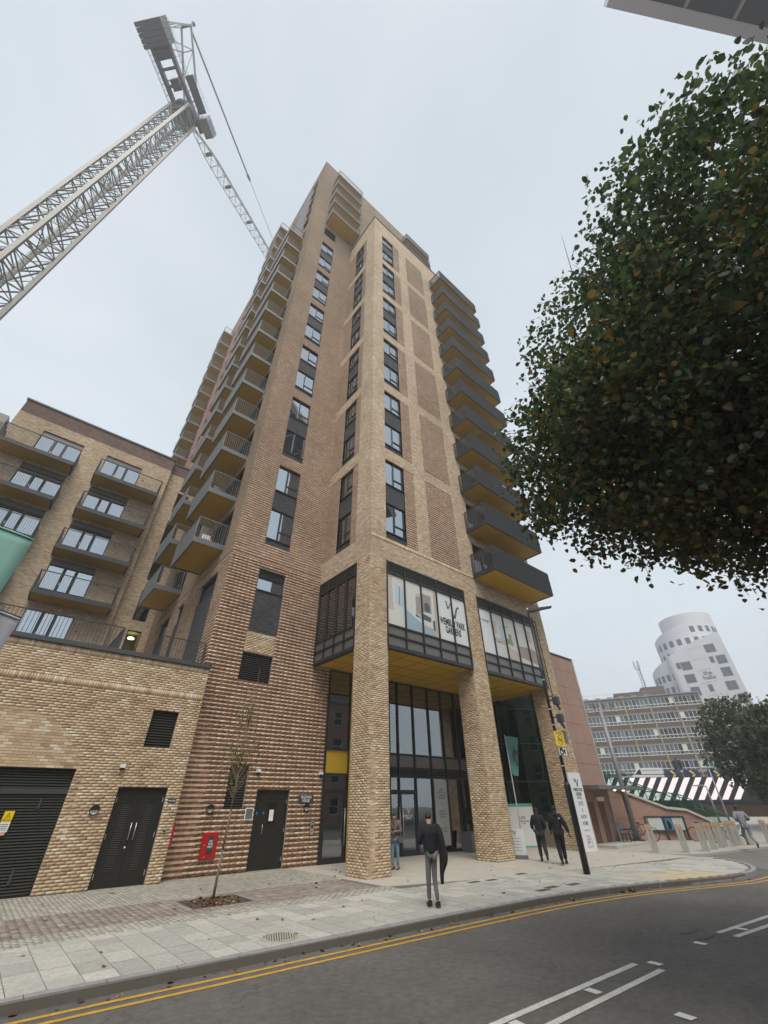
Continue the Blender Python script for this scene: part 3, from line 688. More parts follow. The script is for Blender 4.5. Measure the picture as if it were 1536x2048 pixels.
logo(PW, 16.26, 1.68, .27, -.008, mt['white'], gd); text('WEMBLEY PARK\nGARDENS', .105, PW, 16.27, 1.44, -.008, mt['white'], gd, sx=.75, ls=.85)
m_ = MB(); PW.box(m_, 12.66, 12.74, Z0, 7.36, .055, .075); obj('yellow_trim', m_, mt['yellow'], shop)
m_ = MB(); PW.box(m_, 18.13, 19.08, .28, 2.96, -.005, .005); pv = obj('printed_panel', m_, mat('grey_white_print', (.50, .51, .50), .6, var=.03), tower, label='tall pale panel with sales text in the entrance glazing')
for s_, z in (('A NEW\nCOLLECTION OF\n1 & 2 BEDROOM\nAPARTMENTS', 2.35), ('RESIDENTS\'\nCONCIERGE &\nTERRACES', 1.52), ('SHOW APTS\nNOW OPEN', .88)): text(s_, .115, PW, 18.6, z, .006, mt['steel_m'], pv, sx=.78, ls=1.05)
m_ = MB(); PW.box(m_, 18.5, 18.7, 1.92, 1.935, .006, .009); PW.box(m_, 18.5, 18.7, 1.15, 1.165, .006, .009); obj('rule', m_, mt['ink'], pv)
# room behind the glass
m_ = MB().add([(11.36, 22.5, Z0), (24.3, 22.5, Z0), (24.3, 22.5, 7.4), (11.36, 22.5, 7.4), (11.36, YP+.3, Z0), (24.3, YP+.3, Z0), (24.3, YP+.3, 7.4), (11.36, YP+.3, 7.4)], [(0, 1, 2, 3), (4, 5, 1, 0), (0, 3, 7, 4), (2, 1, 5, 6), (3, 2, 6, 7)])
obj('lobby_lining', m_, mat('lobby_brown', (.050, .036, .026), .7, var=.4, scale=1.5), tower)
m_ = MB()
for a, b_ in ((11.38, 12.66), (13.72, 14.70), (14.7, 15.72), (15.72, 16.84), (16.9, 18.0), (18.2, 19.3)): m_.bar((a, YP+.35, 4.6), (b_, YP+.35, 6.0), .06); m_.bar((b_, YP+.39, 4.6), (a, YP+.39, 6.0), .06)
obj('cross_bracing', m_, mt['ink'], tower)
lampm = mat('lit_lamp', (1, .55, .16), .5, var=0, emit=6); exitm = mat('exit_sign_green', (.05, .8, .35), .5, var=0, emit=2.2)
obj('lobby_light', MB().box(14.7, 15.5, 19.0, 19.05, 2.85, 2.90), lampm, tower); obj('exit_sign', MB().box(17.6, 18.05, 21.5, 21.55, 2.3, 2.46), exitm, tower); obj('exit_sign', MB().box(21.0, 21.5, 21.5, 21.55, 2.35, 2.52), exitm, tower)
obj('lobby_light', MB().box(12.15, 12.3, 19.0, 19.1, 1.35, 1.4), lampm, tower); obj('lobby_light', MB().box(17.0, 17.5, 20.2, 20.3, .5, .58), lampm, tower)

# --- side door and fittings on the set-back wall
def steel_door(fr, u0, u1, ztop, parent, label, double=False, vis=False):
    m_ = MB(); fr.box(m_, u0, u0+.05, Z0, ztop, -.16, -.08); fr.box(m_, u1-.05, u1, Z0, ztop, -.16, -.08); fr.box(m_, u0+.05, u1-.05, ztop-.06, ztop, -.16, -.08)
    fr.box(m_, u0+.05, u1-.05, ztop-.30, ztop-.06, -.15, -.10)
    d_ = obj('steel_door', m_, mt['door'], parent, label=label)
    leaves = [(u0+.05, (u0+u1)/2-.003), ((u0+u1)/2+.003, u1-.05)] if double else [(u0+.05, u0+.34), (u0+.345, u1-.05)]
    for q, (a, b_) in enumerate(leaves):
        m_ = MB(); fr.box(m_, a, b_, Z0+.01, ztop-.31, -.15, -.105); lf = obj('door_leaf', m_, mt['door'], d_)
    return d_
dA = steel_door(PW, 8.40, 9.82, 2.43, tower, 'olive black steel door below the name plate wall', False)
m_ = MB(); PW.box(m_, 9.00, 9.34, 1.34, 2.02, -.104, -.098); obj('vision_panel', m_, mt['pane_d'], dA)
m_ = MB(); PW.box(m_, 9.08, 9.26, 1.45, 1.80, -.097, -.094); obj('paper_notice', m_, mt['white'], dA)
m_ = MB(); m_.path([PW.P(8.84, 1.08, -.1), PW.P(8.84, 1.08, -.05), PW.P(8.84, 1.34, -.05), PW.P(8.84, 1.34, -.1)], .010); obj('handle', m_, mt['chrome'], dA, True)
m_ = MB()
for u in (8.56, 8.84): PW.disc(m_, u, 1.70, .045, -.104, -.098)
obj('round_sign', m_, mat('blue_sign', (.02, .16, .42), .4), dA)
m_ = MB()
for z in (.25, 1.1, 2.0): PW.box(m_, 9.755, 9.775, z, z+.12, -.10, -.07)
obj('hinge', m_, mt['chrome'], dA)

# ================================================= PODIUM WITH THE GARAGE
podium = thing('brick_podium', 'low buff brick building with garage louvre gate and railed terrace, left of the tower', 'building', (2, YL, 0))
ph = [(-5.0, 2.15, Z0, 2.88), (3.80, 4.66, 3.53, 4.70), (3.45, 4.93, Z0, 2.45)]
obj('wall', wall(POD, -14, 5.37, Z0-.2, 6.32, ph), mt['mortar_dark'], podium)
obj('wall', MB().box(5.36, 5.37, YL+.001, YP-.02, Z0-.2, 6.32), mt['mortar_dark'], podium)
bp_ = bricks(POD, -5, 5.38, Z0, 5.13, ph, (.010, .010)); bp_ += bricks(POD, -5, 5.38, 5.355, 6.105, ph, zb=Z0)
bp_ += soldiers(POD, -5, 5.38, 5.13, 5.355); bp_ += soldiers(POD, -5, 5.38, 6.105, 6.32)
bp_ += bricks(Fr((5.37, 0), (0, 1), (1, 0)), YL-.01, YP-.02, Z0, 6.3)
lay(bp_, podium, 300)
obj('coping', MB().box(-14, 5.42, YL-.07, YL+.32, 6.325, 6.47), mt['coping'], podium)
obj('terrace_floor', MB().box(-14, XL-.01, YL+.3, 60, 5.9, 6.0), mt['coping'], podium)
g_ = louvre(POD, -5.0, 2.15, Z0, 2.88, -.13, podium, .066, 'garage_gate'); g_['label'] = 'black louvred garage gate'
m_ = MB(); POD.box(m_, .2, .26, Z0, 2.2, -.125, -.11); POD.box(m_, 1.55, 1.60, .3, .6, -.125, -.09); POD.box(m_, 1.55, 1.60, 1.9, 2.15, -.125, -.09); POD.box(m_, -5, 2.15, 2.25, 2.38, -.125, -.10)
obj('gate_rail', m_, mt['slat'], g_)
louvre(POD, 3.80, 4.66, 3.53, 4.70, -.10, podium, .082)
for h_ in ph: interior(POD, *h_, -.215, podium)
dB = steel_door(POD, 3.45, 4.93, 2.45, podium, 'olive black double door with louvre strips', True)
for a, b_ in ((3.69, 3.99), (4.38, 4.67)):
    m_ = MB(); POD.box(m_, a, b_, .38, 2.03, -.104, -.100); lp = obj('vent_grille', m_, mt['black'], dB)
    for q in range(30):
        z = .40+.054*q; m_ = MB(); POD.box(m_, a+.02, b_-.02, z, z+.026, -.10, -.088)
        obj('slat', m_, mt['slat'], dB)
m_ = MB()
for u in (4.13, 4.27): m_.path([POD.P(u, 1.12, -.1), POD.P(u, 1.12, -.045), POD.P(u, 1.52, -.045), POD.P(u, 1.52, -.1)], .012)
POD.disc(m_, 4.13, .93, .03, -.104, -.095); obj('pull_handle', m_, mt['chrome'], dB, True)
m_ = MB()
for u in (3.50, 4.86):
    for z in (.25, 1.15, 2.05): POD.box(m_, u, u+.02, z, z+.13, -.10, -.07)
obj('hinge', m_, mt['chrome'], dB)
# terrace railings
def railing(pts, z0, h, label, sp=.12, nind=0):
    t = thing('railing', label, 'railing', (pts[0][0], pts[0][1], z0))
    m_ = MB()
    for a, b_ in zip(pts[:-1], pts[1:]):
        m_.bar((a[0], a[1], z0+h), (b_[0], b_[1], z0+h), .05, .03); m_.bar((a[0], a[1], z0+.1), (b_[0], b_[1], z0+.1), .04, .02)
    for p in pts: m_.bar((p[0], p[1], z0), (p[0], p[1], z0+h), .06)
    obj('frame', m_, mt['steel_d'], t)
    i = 0; u = MB().box(-.008, .008, -.008, .008, z0+.1, z0+h).mesh('baluster'); u.materials.append(mt['steel_d'])
    for a, b_ in zip(pts[:-1], pts[1:]):
        n = int(math.hypot(b_[0]-a[0], b_[1]-a[1])/sp)
        for q in range(1, n): inst('baluster', u, t, (a[0]+(b_[0]-a[0])*q/n, a[1]+(b_[1]-a[1])*q/n, 0))
    return t
railing([(-6, 18.02), (2.15, 18.02), (2.15, 21.5)], 6.3, 1.2, 'thin black terrace railing above the garage, in front of the left flats')
railing([(3.57, 18.02), (4.9, 18.02), (5.25, 18.02)], 6.3, 1.2, 'short black terrace railing against the side of the tower')

mt['room'] = mat('room_olive_wall', (.22, .19, .10), .9)
# ================================================= FIVE-STOREY BLOCK BEHIND THE PODIUM
block = thing('apartment_block', 'buff brick flats with a purple brick top band and stacked balconies, behind the podium', 'apartment building', (-2, 31.4, 0))
LB = Fr((0, 31.4), (1, 0), (0, -1)); LR = Fr((0, 31.9), (1, 0), (0, -1))
ST = 3.04; dz = [12.5+ST*k for k in range(4)]
bh = [(-1.66, .86, 9.3, 11.72), (-5.75, -3.2, 9.3, 11.72)] + [(-1.66, .86, z, z+2.6) for z in dz] + [(-5.75, -3.2, z, z+2.6) for z in dz]
obj('wall', wall(LB, -7.55, 2.88, 5.9, 25.1, bh), mt['w_tan'], block)
obj('wall', wall(LB, -7.55, 2.88, 25.1, 26.26), mt['w_dusk'], block, label='purple brick parapet band')
obj('wall', MB().box(2.87, 2.88, 31.401, 31.9, 5.9, 26.26).box(-7.55, -7.54, 31.401, 45, 5.9, 26.26), mt['w_tan'], block)
rh = [(4.0, 4.88, 9.2, 11.76), (4.0, 4.88, 12.45, 14.75), (4.0, 4.88, 15.5, 17.8), (4.0, 4.88, 18.5, 20.8), (4.0, 4.88, 21.6, 23.6)]
obj('wall', wall(LR, 2.88, XL-.01, 5.9, 25.2, rh), mt['w_tan'], block); obj('wall', wall(LR, 2.88, XL-.01, 25.2, 26.26), mt['w_dusk'], block)
obj('coping', MB().box(-7.62, 2.95, 31.33, 31.7, 26.265, 26.40).box(2.95, XL-.01, 31.83, 32.2, 26.265, 26.40), mt['coping'], block)
for i, (a, b_, c, d) in enumerate(bh):
    zt = min(d, c+2.25) if c > 10 else d
    window_unit(LB, a, b_, c, zt-.02, -.15, block, 'french', 'balcony_door'); 
    if c > 10:
        m_ = MB(); LB.box(m_, a, b_, zt-.02, d, -.16, -.10); obj('lintel_panel', m_, mt['panel'], block)
    m_ = MB(); LB.box(m_, a+.1, b_-.1, c, zt, -.36, -.34); obj('curtain', m_, mt['curtain'], block)
    interior(LB, a, b_, c, d, -.21, block)
    if a > -2:
        m_ = MB(); LB.box(m_, a-.05+2.55+.3, a+2.62+.3, c+1.5, c+1.6, .0, .05); obj('wall_fitting', m_, mt['redbox'], block)
for a, b_, c, d in rh:
    window_unit(LR, a, b_, c, d, -.14, block, 'one', glass='clear' if c < 12 else 'pane_d'); interior(LR, a, b_, c, d, -.21, block, 'room' if c < 12 else 'void', 1.5)
obj('ceiling_light', MB().lathe((4.42, 32.5, 11.35), [(.20, 0), (.20, .06), (.12, .10)], 14), mat('ceiling_lamp_lit', (1, .85, .45), .5, var=0, emit=5), block)
sL = make_balcony('L', 4.26, 1.40, 1.45, .115, mt['steel_d'], mt['gold']); sL2 = make_balcony('L2', 4.3, 1.40, 1.45, .115, mt['steel_d'], mt['gold'])
for k in range(4):
    put_balcony(sL, block, -1.80, 31.4, 12.2+ST*k, 0, 68 if k == 0 else 0); put_balcony(sL2, block, -7.4, 31.4, 12.2+ST*k, 0)
# pale building beyond
pb = thing('pale_building', 'pale weathered building behind the top left corner of the flats', 'building', (-13, 50, 0))
m_ = MB().box(-26, -12.4, 50, 70, 0, 37.5); obj('wall', m_, mat('pale_render', (.34, .33, .29), .9, var=.15, scale=.5), pb)
m_ = MB().box(-13.6, -11.0, 44, 44.15, 31.6, 32.3).box(-14.5, -12.0, 44.3, 44.5, 30.9, 31.5); obj('timber_boards', m_, mat('timber_olive', (.20, .20, .14), .9, var=.3), pb)

# ================================================= WALL FITTINGS (each a thing)
def bulkhead(fr, u, z, label, r=.125):
    t = thing('bulkhead_light', label, 'wall light', fr.P(u, z), 'round half-hooded wall lights')
    m_ = MB(); fr.disc(m_, u, z, r, .01, .07, 24); obj('base', m_, mt['ink'], t)
    m_ = MB(); fr.disc(m_, u, z, r*.86, .071, .095, 20, 180, 360); obj('lens', m_, mt['white'], t)
    m_ = MB(); fr.disc(m_, u, z+.004, r*1.02, .071, .15, 20, 0, 180); obj('hood', m_, mt['ink'], t)
def cctv(fr, u, z, label):
    t = thing('security_camera', label, 'security camera', fr.P(u, z), 'white dome cameras on the brick walls')
    m_ = MB(); fr.box(m_, u-.07, u+.07, z-.03, z+.07, .01, .16); obj('housing', m_, mt['white'], t)
    c = fr.P(u, z-.03, .10); m_ = MB().lathe(c, [(.02, -.06), (.05, -.045), (.065, 0)], 14); obj('dome', m_, mt['ink'], t, True)
bulkhead(POD, 2.97, 1.86, 'black half-hooded wall light between the garage gate and the double door')
bulkhead(PW, 6.68, 1.85, 'black half-hooded wall light above the red fire cabinet', .12)
bulkhead(PW, 10.62, 1.86, 'black half-hooded wall light under the name plate', .12)
cctv(POD, 3.36, 2.97, 'white dome camera above the double door'); cctv(PW, 8.30, 3.02, 'white dome camera above the single steel door'); cctv(PW, 11.18, 3.02, 'white dome camera at the corner by the glazed entrance')
def plate(fr, u0, u1, z0, z1, m, name, label, cat, d=.02):
    m_ = MB(); fr.box(m_, u0, u1, z0, z1, .012, .012+d); return setp(obj(name, m_, m), label, cat)
sg = thing('name_plate', 'dark sign plate reading PULLMAN HOUSE on the striped brick', 'sign', PW.P(10.6, 2.15))
m_ = MB(); PW.box(m_, 10.24, 10.93, 2.00, 2.27, .02, .04); obj('plate', m_, mt['steel_d'], sg); text('PULLMAN\nHOUSE', .135, PW, 10.585, 2.135, .041, mt['white'], sg, sx=.8, ls=.85)
sg = thing('door_plate', 'small dark sign plate beside the double door', 'sign', POD.P(5.2, 2.1))
m_ = MB(); POD.box(m_, 5.01, 5.27, 2.03, 2.13, .012, .03); obj('plate', m_, mt['steel_d'], sg); text('BIN STORE', .055, POD, 5.14, 2.08, .031, mt['white'], sg, sx=.8)
t = thing('intercom_panel', 'tall steel intercom panel right of the single steel door', 'intercom', PW.P(11, 1.2))
m_ = MB(); PW.box(m_, 10.90, 11.03, .97, 1.42, .02, .045); obj('faceplate', m_, mt['chrome'], t); m_ = MB(); PW.box(m_, 10.925, 11.005, 1.34, 1.38, .045, .05); PW.box(m_, 10.925, 11.005, 1.18, 1.29, .045, .05); PW.disc(m_, 10.965, 1.08, .02, .045, .05); obj('screen', m_, mt['ink'], t)
for fr, u, z, lb in ((POD, 5.12, 1.30, 'small key switch plate beside the double door'), (PW, 10.07, 1.16, 'small key switch plate beside the single steel door')):
    t = thing('key_switch', lb, 'switch', fr.P(u, z)); m_ = MB(); fr.box(m_, u-.05, u+.05, z-.05, z+.05, .012, .04); obj('plate', m_, mt['chrome'], t); m_ = MB(); fr.disc(m_, u, z, .03, .04, .05, 12); obj('barrel', m_, mt['ink'], t)
t = thing('fire_cabinet', 'red dry riser inlet cabinet with glass slot on the striped wall', 'fire cabinet', PW.P(6.9, .8))
m_ = MB(); PW.box(m_, 6.62, 7.16, .48, 1.18, .02, .07); obj('door', m_, mt['redbox'], t)
m_ = MB(); PW.box(m_, 6.82, 7.03, .60, 1.08, .07, .075); obj('glass_slot', m_, mat('slot_grey', (.05, .05, .055), .2), t)
text('DRY\nRISER\nINLET', .085, PW, 6.925, .87, .0755, mt['white'], t, sx=.8, ls=.9)
m_ = MB(); PW.disc(m_, 6.72, .85, .018, .07, .08, 10); PW.disc(m_, 6.78, .53, .02, .07, .08, 10); obj('lock', m_, mt['chrome'], t)
t = thing('red_fire_box', 'narrow red box on the return wall beside the double door', 'fire box', (5.42, 17.3, 1.2)); obj('box', MB().box(5.385, 5.45, 17.18, 17.6, .88, 1.5), mt['redbox'], t); obj('lock', MB().box(5.451, 5.456, 17.3, 17.34, 1.15, 1.2), mt['chrome'], t)
t = thing('notice_frame', 'white framed grey notice board left of the single steel door', 'notice frame', PW.P(8.2, 1.7)); m_ = MB(); PW.box(m_, 8.03, 8.35, 1.50, 1.87, .022, .035); obj('frame', m_, mt['white'], t); m_ = MB(); PW.box(m_, 8.06, 8.32, 1.53, 1.84, .036, .042); obj('board', m_, mt['steel_m'], t)
t = thing('warning_sign', 'yellow and white hazard notice on the garage gate', 'warning sign', POD.P(1, 1.6))
m_ = MB(); POD.box(m_, .86, 1.08, 1.40, 1.86, -.085, -.08); obj('sheet', m_, mt['white'], t); m_ = MB(); POD.box(m_, .86, 1.08, 1.62, 1.86, -.079, -.076); obj('yellow_field', m_, mat('sign_yellow', (.80, .55, .01), .4, var=.02), t)
m_ = MB(); 
for a, b_ in (((.89, 1.66), (1.05, 1.66)), ((1.05, 1.66), (.97, 1.82)), ((.97, 1.82), (.89, 1.66)), ((.95, 1.69), (.99, 1.76))): m_.bar(POD.P(a[0], a[1], -.074), POD.P(b_[0], b_[1], -.074), .012, .006)
obj('hazard_triangle', m_, mt['ink'], t); m_ = MB(); POD.box(m_, .87, 1.05, 1.33, 1.40, -.085, -.08); obj('small_label', m_, mat('label_pink', (.65, .35, .30), .5), t)
m_ = MB()
for q in range(4): POD.box(m_, .88, 1.05, 1.44+.04*q, 1.455+.04*q, -.0795, -.078)
obj('text_lines', m_, mt['steel_m'], t)

# ================================================= PINK PANEL BUILDING, GLASS DRUM, STAIRS
pk = thing('panelled_building', 'pinkish brown panelled building with a dark canopy, right of the tower', 'building', (27, 14.5, 0))
pinkm = mat('panel_terracotta_pink', (.37, .235, .19), .75, var=.10, scale=.8, bump=.15, bscale=40)
PK = Fr((0, 14.5), (1, 0), (0, -1)); jm = mat('panel_joint', (.17, .10, .08), .9)
obj('wall_back', MB().box(26.8, 29.75, 14.53, 15.9, -.1, 10.25), jm, pk)
zs = [.03, 2.75, 3.85, 4.95, 6.05, 7.15, 8.25, 9.35, 10.3]; us = [26.8, 27.8, 28.8, 29.78]
for i in range(3):
    for j in range(1, 8):
        zt = zs[j+1] if j < 7 or True else 0
        m_ = MB(); PK.box(m_, us[i]+.008, us[i+1]-.008, zs[j]+.008, zt-.008, -.03, random.uniform(0, .004)); obj('wall_panel', m_, pinkm, pk)
SK = Fr((29.79, 0), (0, 1), (1, 0))
for j in range(1, 8):
    m_ = MB(); SK.box(m_, 14.5, 15.9, zs[j]+.008, zs[j+1]-.008, -.03, 0); obj('wall_panel', m_, pinkm, pk)
obj('coping', MB().box(26.75, 29.85, 14.44, 15.95, 10.3, 10.38), mt['coping'], pk)
obj('corner_strip', MB().box(29.72, 29.84, 14.42, 14.52, 0, 10.3), mat('pale_metal', (.42, .42, .38), .5), pk)
m_ = MB().box(26.0, 31.6, 13.0, 14.48, 2.52, 2.70); obj('canopy', m_, mt['steel_m'], pk)
for x in (29.0, 30.1): obj('canopy_light', MB().lathe((x, 13.6, 2.505), [(.07, -.02), (.07, .012)], 12), mat('downlight_lit', (1, .8, .35), .5, var=0, emit=4), pk)
ph_ = [(27.2, 27.85, Z0, 1.95), (28.35, 29.05, Z0, 1.95)]
obj('wall', wall(PK, 26.8, 29.78, Z0-.1, 2.75, ph_, .25), pinkm, pk, label='ground-floor wall with two doorways')
for (a, b_, c, d), m in zip(ph_, (mt['black'], mat('door_maroon', (.055, .012, .010), .5))): 
    m_ = MB(); PK.box(m_, a, b_, c, d, -.27, -.20); obj('door', m_, m, pk)
m_ = MB(); PK.box(m_, 28.2, 29.0, 2.0, 2.2, .0, .12); obj('light_box', m_, mt['white'], pk)
obj('plinth', MB().box(26.2, 30.2, 13.0, 14.4, .0, .12), mat('concrete_pale', (.42, .41, .38), .9, bump=.3), pk)
obj('canopy_post', MB().tube((30.05, 13.7, 0), (30.05, 13.7, 2.52), .05), mt['coping'], pk)
dr = thing('glass_drum', 'dark green curved glass building between the brick pillars', 'glass building', (29.6, 19.9, 0))
cx, cy, rr = 28.8, 21.6, 5.6
m_ = MB(); frm = MB(); a0, n = 150, 20
PAN = []
for i in range(n):
    t0, t1 = R(a0+6*i), R(a0+6*(i+1))
    for z0_, z1_ in ((1.05, 3.0), (3.0, 5.0), (5.0, 7.0), (7.0, 9.8)):
        q = MB().add([(cx+rr*math.cos(t0), cy+rr*math.sin(t0), z0_), (cx+rr*math.cos(t1), cy+rr*math.sin(t1), z0_), (cx+rr*math.cos(t1), cy+rr*math.sin(t1), z1_), (cx+rr*math.cos(t0), cy+rr*math.sin(t0), z1_)], [(0, 1, 2, 3)])
        obj('pane', q, mt['pane_g'], dr)
for z_ in (1.05, 3.0, 5.0, 7.0, 9.8): frm.path([(cx+rr*1.004*math.cos(R(a0+6*i)), cy+rr*1.004*math.sin(R(a0+6*i)), z_) for i in range(n+1)], .035, 4)
for i in range(0, n+1, 2): frm.tube((cx+rr*1.003*math.cos(R(a0+6*i)), cy+rr*1.003*math.sin(R(a0+6*i)), 1), (cx+rr*1.003*math.cos(R(a0+6*i)), cy+rr*1.003*math.sin(R(a0+6*i)), 9.8), .02, None, 4)
for i in (3, 7, 11): frm.tube((cx+rr*.95*math.cos(R(a0+6*i)), cy+rr*.95*math.sin(R(a0+6*i)), 1.2), (cx+rr*.95*math.cos(R(a0+6*i+14)), cy+rr*.95*math.sin(R(a0+6*i+14)), 4.2), .03, None, 4)
obj('glazing_bars', frm, mat('frame_green', (.05, .10, .085), .5), dr)
m_ = MB().lathe((cx, cy, 0), [(rr+.1, 0), (rr+.1, 1.0), (rr-.05, 1.05)], 60); obj('plinth', m_, mat('plinth_beige', (.36, .31, .23), .9, var=.1), dr)
obj('inner_core', MB().lathe((cx, cy, 1), [(rr-1.6, 0), (rr-1.6, 8.7)], 30), mat('drum_inside', (.10, .16, .14), .8, var=.5, scale=1), dr)
# ramp wall with green stair and escalator
sw = thing('stair_wall', 'brown panelled wall with a green stair flight climbing behind it', 'staircase', (33.6, 15.4, 0))
p0 = Vector((30.6, 17.4, 0)); p1 = Vector((36.6, 11.1, 0)); dv = (p1-p0); Ls = dv.length; dv.normalize(); SW = Fr((p0.x, p0.y), (dv.x, dv.y), (dv.y, -dv.x) if (dv.y*-p0.x - -dv.x*-p0.y) > 0 else (-dv.y, dv.x))
_n = Vector((-dv.y, dv.x)); 
if _n.dot(Vector((-p0.x, -p0.y))) < 0: _n = -_n
SW = Fr((p0.x, p0.y), (dv.x, dv.y), (_n.x, _n.y))
prof = [(0, 0), (Ls, 0), (Ls, .62), (Ls-1.8, 1.45), (Ls-2.9, 1.55), (0, 3.7)]
m_ = MB(); SW.poly(m_, prof, -.4, 0); obj('wall', m_, pinkm, sw)
for z_ in (1.05, 2.2):
    m_ = MB(); SW.box(m_, 0, Ls-3.0 if z_ > 1.5 else Ls-1.2, z_, z_+.02, .001, .006); obj('panel_joint', m_, jm, sw)
m_ = MB(); cpm = mat('cap_pale_stone', (.50, .49, .43), .8)
for a, b_ in zip(prof[2:-1], prof[3:]): m_.bar(SW.P(a[0], a[1]+.06, -.1), SW.P(b_[0], b_[1]+.06, -.1), .45, .12)
obj('sloping_cap', m_, cpm, sw)
gm = mat('stair_green', (.03, .13, .10), .45, .2, var=.2); gl = MB(); hr = MB()
for o_, dz_ in ((-.3, .9), (-1.2, .95), (-2.6, 1.0)):
    pts = [SW.P(u, z+dz_, o_) for u, z in [(Ls+1.2, .1)]+prof[2:]]
    hr.path(pts, .03); 
    pts2 = [SW.P(u, z+.12, o_) for u, z in [(Ls+1.2, 0)]+prof[2:]]; hr.path(pts2, .045)
    for a, b_, c, d in zip(pts[:-1], pts[1:], pts2[1:], pts2[:-1]): gl.add([a, b_, c, d], [(0, 1, 2, 3)])
    for (u, z) in [(Ls-.6, .9), (Ls-1.8, 1.45), (Ls-2.9, 1.55), (Ls-4.2, 2.3), (Ls-5.5, 3.0), (Ls-6.8, 3.6)]:
        hr.tube(SW.P(u, z, o_), SW.P(u, z+dz_, o_), .025)
obj('handrail', hr, gm, sw, True); obj('glass_panel', gl, mt['clear'], sw)
for q in range(26):
    u = Ls-.3-.3*q; z = .55+.115*q
    m_ = MB(); SW.box(m_, u-.3, u, z-.12, z, -2.6, -.42); obj('step', m_, gm, sw)

# ================================================= GROUND
asph = mat('asphalt', (.108, .102, .095), .93, var=.22, scale=.55, bump=.8, bscale=160, dirt=0)
def ground_grain(m, s=350, lo=.75, hi=1.35):
    t = m.node_tree; l = t.links.new; b = t.nodes['Principled BSDF']; src = b.inputs['Base Color'].links[0].from_socket
    g = nn(t, 'ShaderNodeNewGeometry'); n = nn(t, 'ShaderNodeTexNoise'); n.inputs['Scale'].default_value = s; n.inputs['Detail'].default_value = 2; l(g.outputs['Position'], n.inputs['Vector'])
    r = nn(t, 'ShaderNodeMapRange'); r.inputs[1].default_value = .3; r.inputs[2].default_value = .7; r.inputs[3].default_value = lo; r.inputs[4].default_value = hi; l(n.outputs['Fac'], r.inputs[0])
    mu = nn(t, 'ShaderNodeMix', data_type='RGBA', blend_type='MULTIPLY'); mu.inputs[0].default_value = 1; l(src, mu.inputs[6]); l(r.outputs[0], mu.inputs[7]); l(mu.outputs[2], b.inputs['Base Color'])
    return m
ground_grain(asph, 120, .55, 1.55); ground_grain(asph, 9, .85, 1.15)
def cracks(m, s=.55, w=.012, dark=.55):
    t = m.node_tree; l = t.links.new; b = t.nodes['Principled BSDF']; src = b.inputs['Base Color'].links[0].from_socket
    g = nn(t, 'ShaderNodeNewGeometry'); n = nn(t, 'ShaderNodeTexNoise'); n.inputs['Scale'].default_value = 1.3; n.inputs['Detail'].default_value = 5; l(g.outputs['Position'], n.inputs['Vector'])
    ad = nn(t, 'ShaderNodeMix', data_type='RGBA', blend_type='LINEAR_LIGHT'); ad.inputs[0].default_value = .5; l(g.outputs['Position'], ad.inputs[6]); l(n.outputs['Color'], ad.inputs[7])
    v = nn(t, 'ShaderNodeTexVoronoi', feature='DISTANCE_TO_EDGE'); v.inputs['Scale'].default_value = s; l(ad.outputs[2], v.inputs['Vector'])
    r = nn(t, 'ShaderNodeMapRange'); r.inputs[1].default_value = 0; r.inputs[2].default_value = w; r.inputs[3].default_value = dark; r.inputs[4].default_value = 1; l(v.outputs['Distance'], r.inputs[0])
    mu = nn(t, 'ShaderNodeMix', data_type='RGBA', blend_type='MULTIPLY'); mu.inputs[0].default_value = 1; l(src, mu.inputs[6]); l(r.outputs[0], mu.inputs[7]); l(mu.outputs[2], b.inputs['Base Color'])
cracks(asph, .35, .005, .7)
road = obj('road', MB().add([(-300, -300, -.09), (600, -300, -.09), (600, 600, -.09), (-300, 600, -.09)], [(0, 1, 2, 3)]), asph, kind='structure')
side = ground_grain(mat('asphalt_light', (.15, .145, .135), .93, var=.15, scale=.7, bump=.5, bscale=120), 100, .8, 1.2)
obj('side_road', MB().add([(21.6, 4.75, -.086), (70, -14, -.086), (80, 14, -.086), (25, 14, -.086), (24.6, 8.5, -.086), (23.4, 6.6, -.086)], [(0, 1, 2, 3, 4, 5)]), side, kind='structure')
KP = [(-30, 8.95), (-10, 8.75), (0, 8.62), (4.3, 8.42), (8.8, 8.20), (11.9, 7.98), (14.2, 7.60), (16.2, 7.05), (17.8, 6.50), (19.2, 6.08), (20.6, 5.92), (21.8, 6.08), (23.0, 6.55), (24.0, 7.25), (24.7, 8.15), (24.95, 9.1), (24.95, 10.3)]
plaza = mat('plaza_concrete', (.42, .395, .345), .9, var=.10, scale=1.5, bump=.2, bscale=60)
pav = obj('pavement', MB().prism(KP+[(24.95, 60), (-30, 60)], -.3, .012), mat('joint_sand', (.13, .12, .10), .95, bump=.4), kind='structure')
obj('paving_apron', MB().prism([(10.0, 12.0), (13.0, 11.05), (16.0, 10.4), (19.0, 9.9), (24.7, 9.0), (24.7, 17.9), (10.0, 17.9)], -.2, .028), plaza, kind='structure')
obj('plaza', MB().prism([(24.95, 10.3), (26.4, 9.2), (36, 7.8), (70, -2), (120, 20), (90, 60), (24.95, 60)], -.2, .0), mat('plaza_paving', (.38, .36, .32), .9, var=.10, scale=1.2), kind='structure')
def catmull(pts, step=.3):
    out = []
    P = [Vector((*p, 0)) for p in pts]; P = [P[0]*2-P[1]]+P+[P[-1]*2-P[-2]]
    for i in range(1, len(P)-2):
        n = max(1, int((P[i+1]-P[i]).length/step))
        for j in range(n):
            t = j/n; a, b, c, d = P[i-1:i+3]
            out.append(.5*((2*b)+(c-a)*t+(2*a-5*b+4*c-d)*t*t+(3*b-a-3*c+d)*t**3))
    out.append(P[-2]); return out
CV = catmull(KP, .25)
cum = [0]
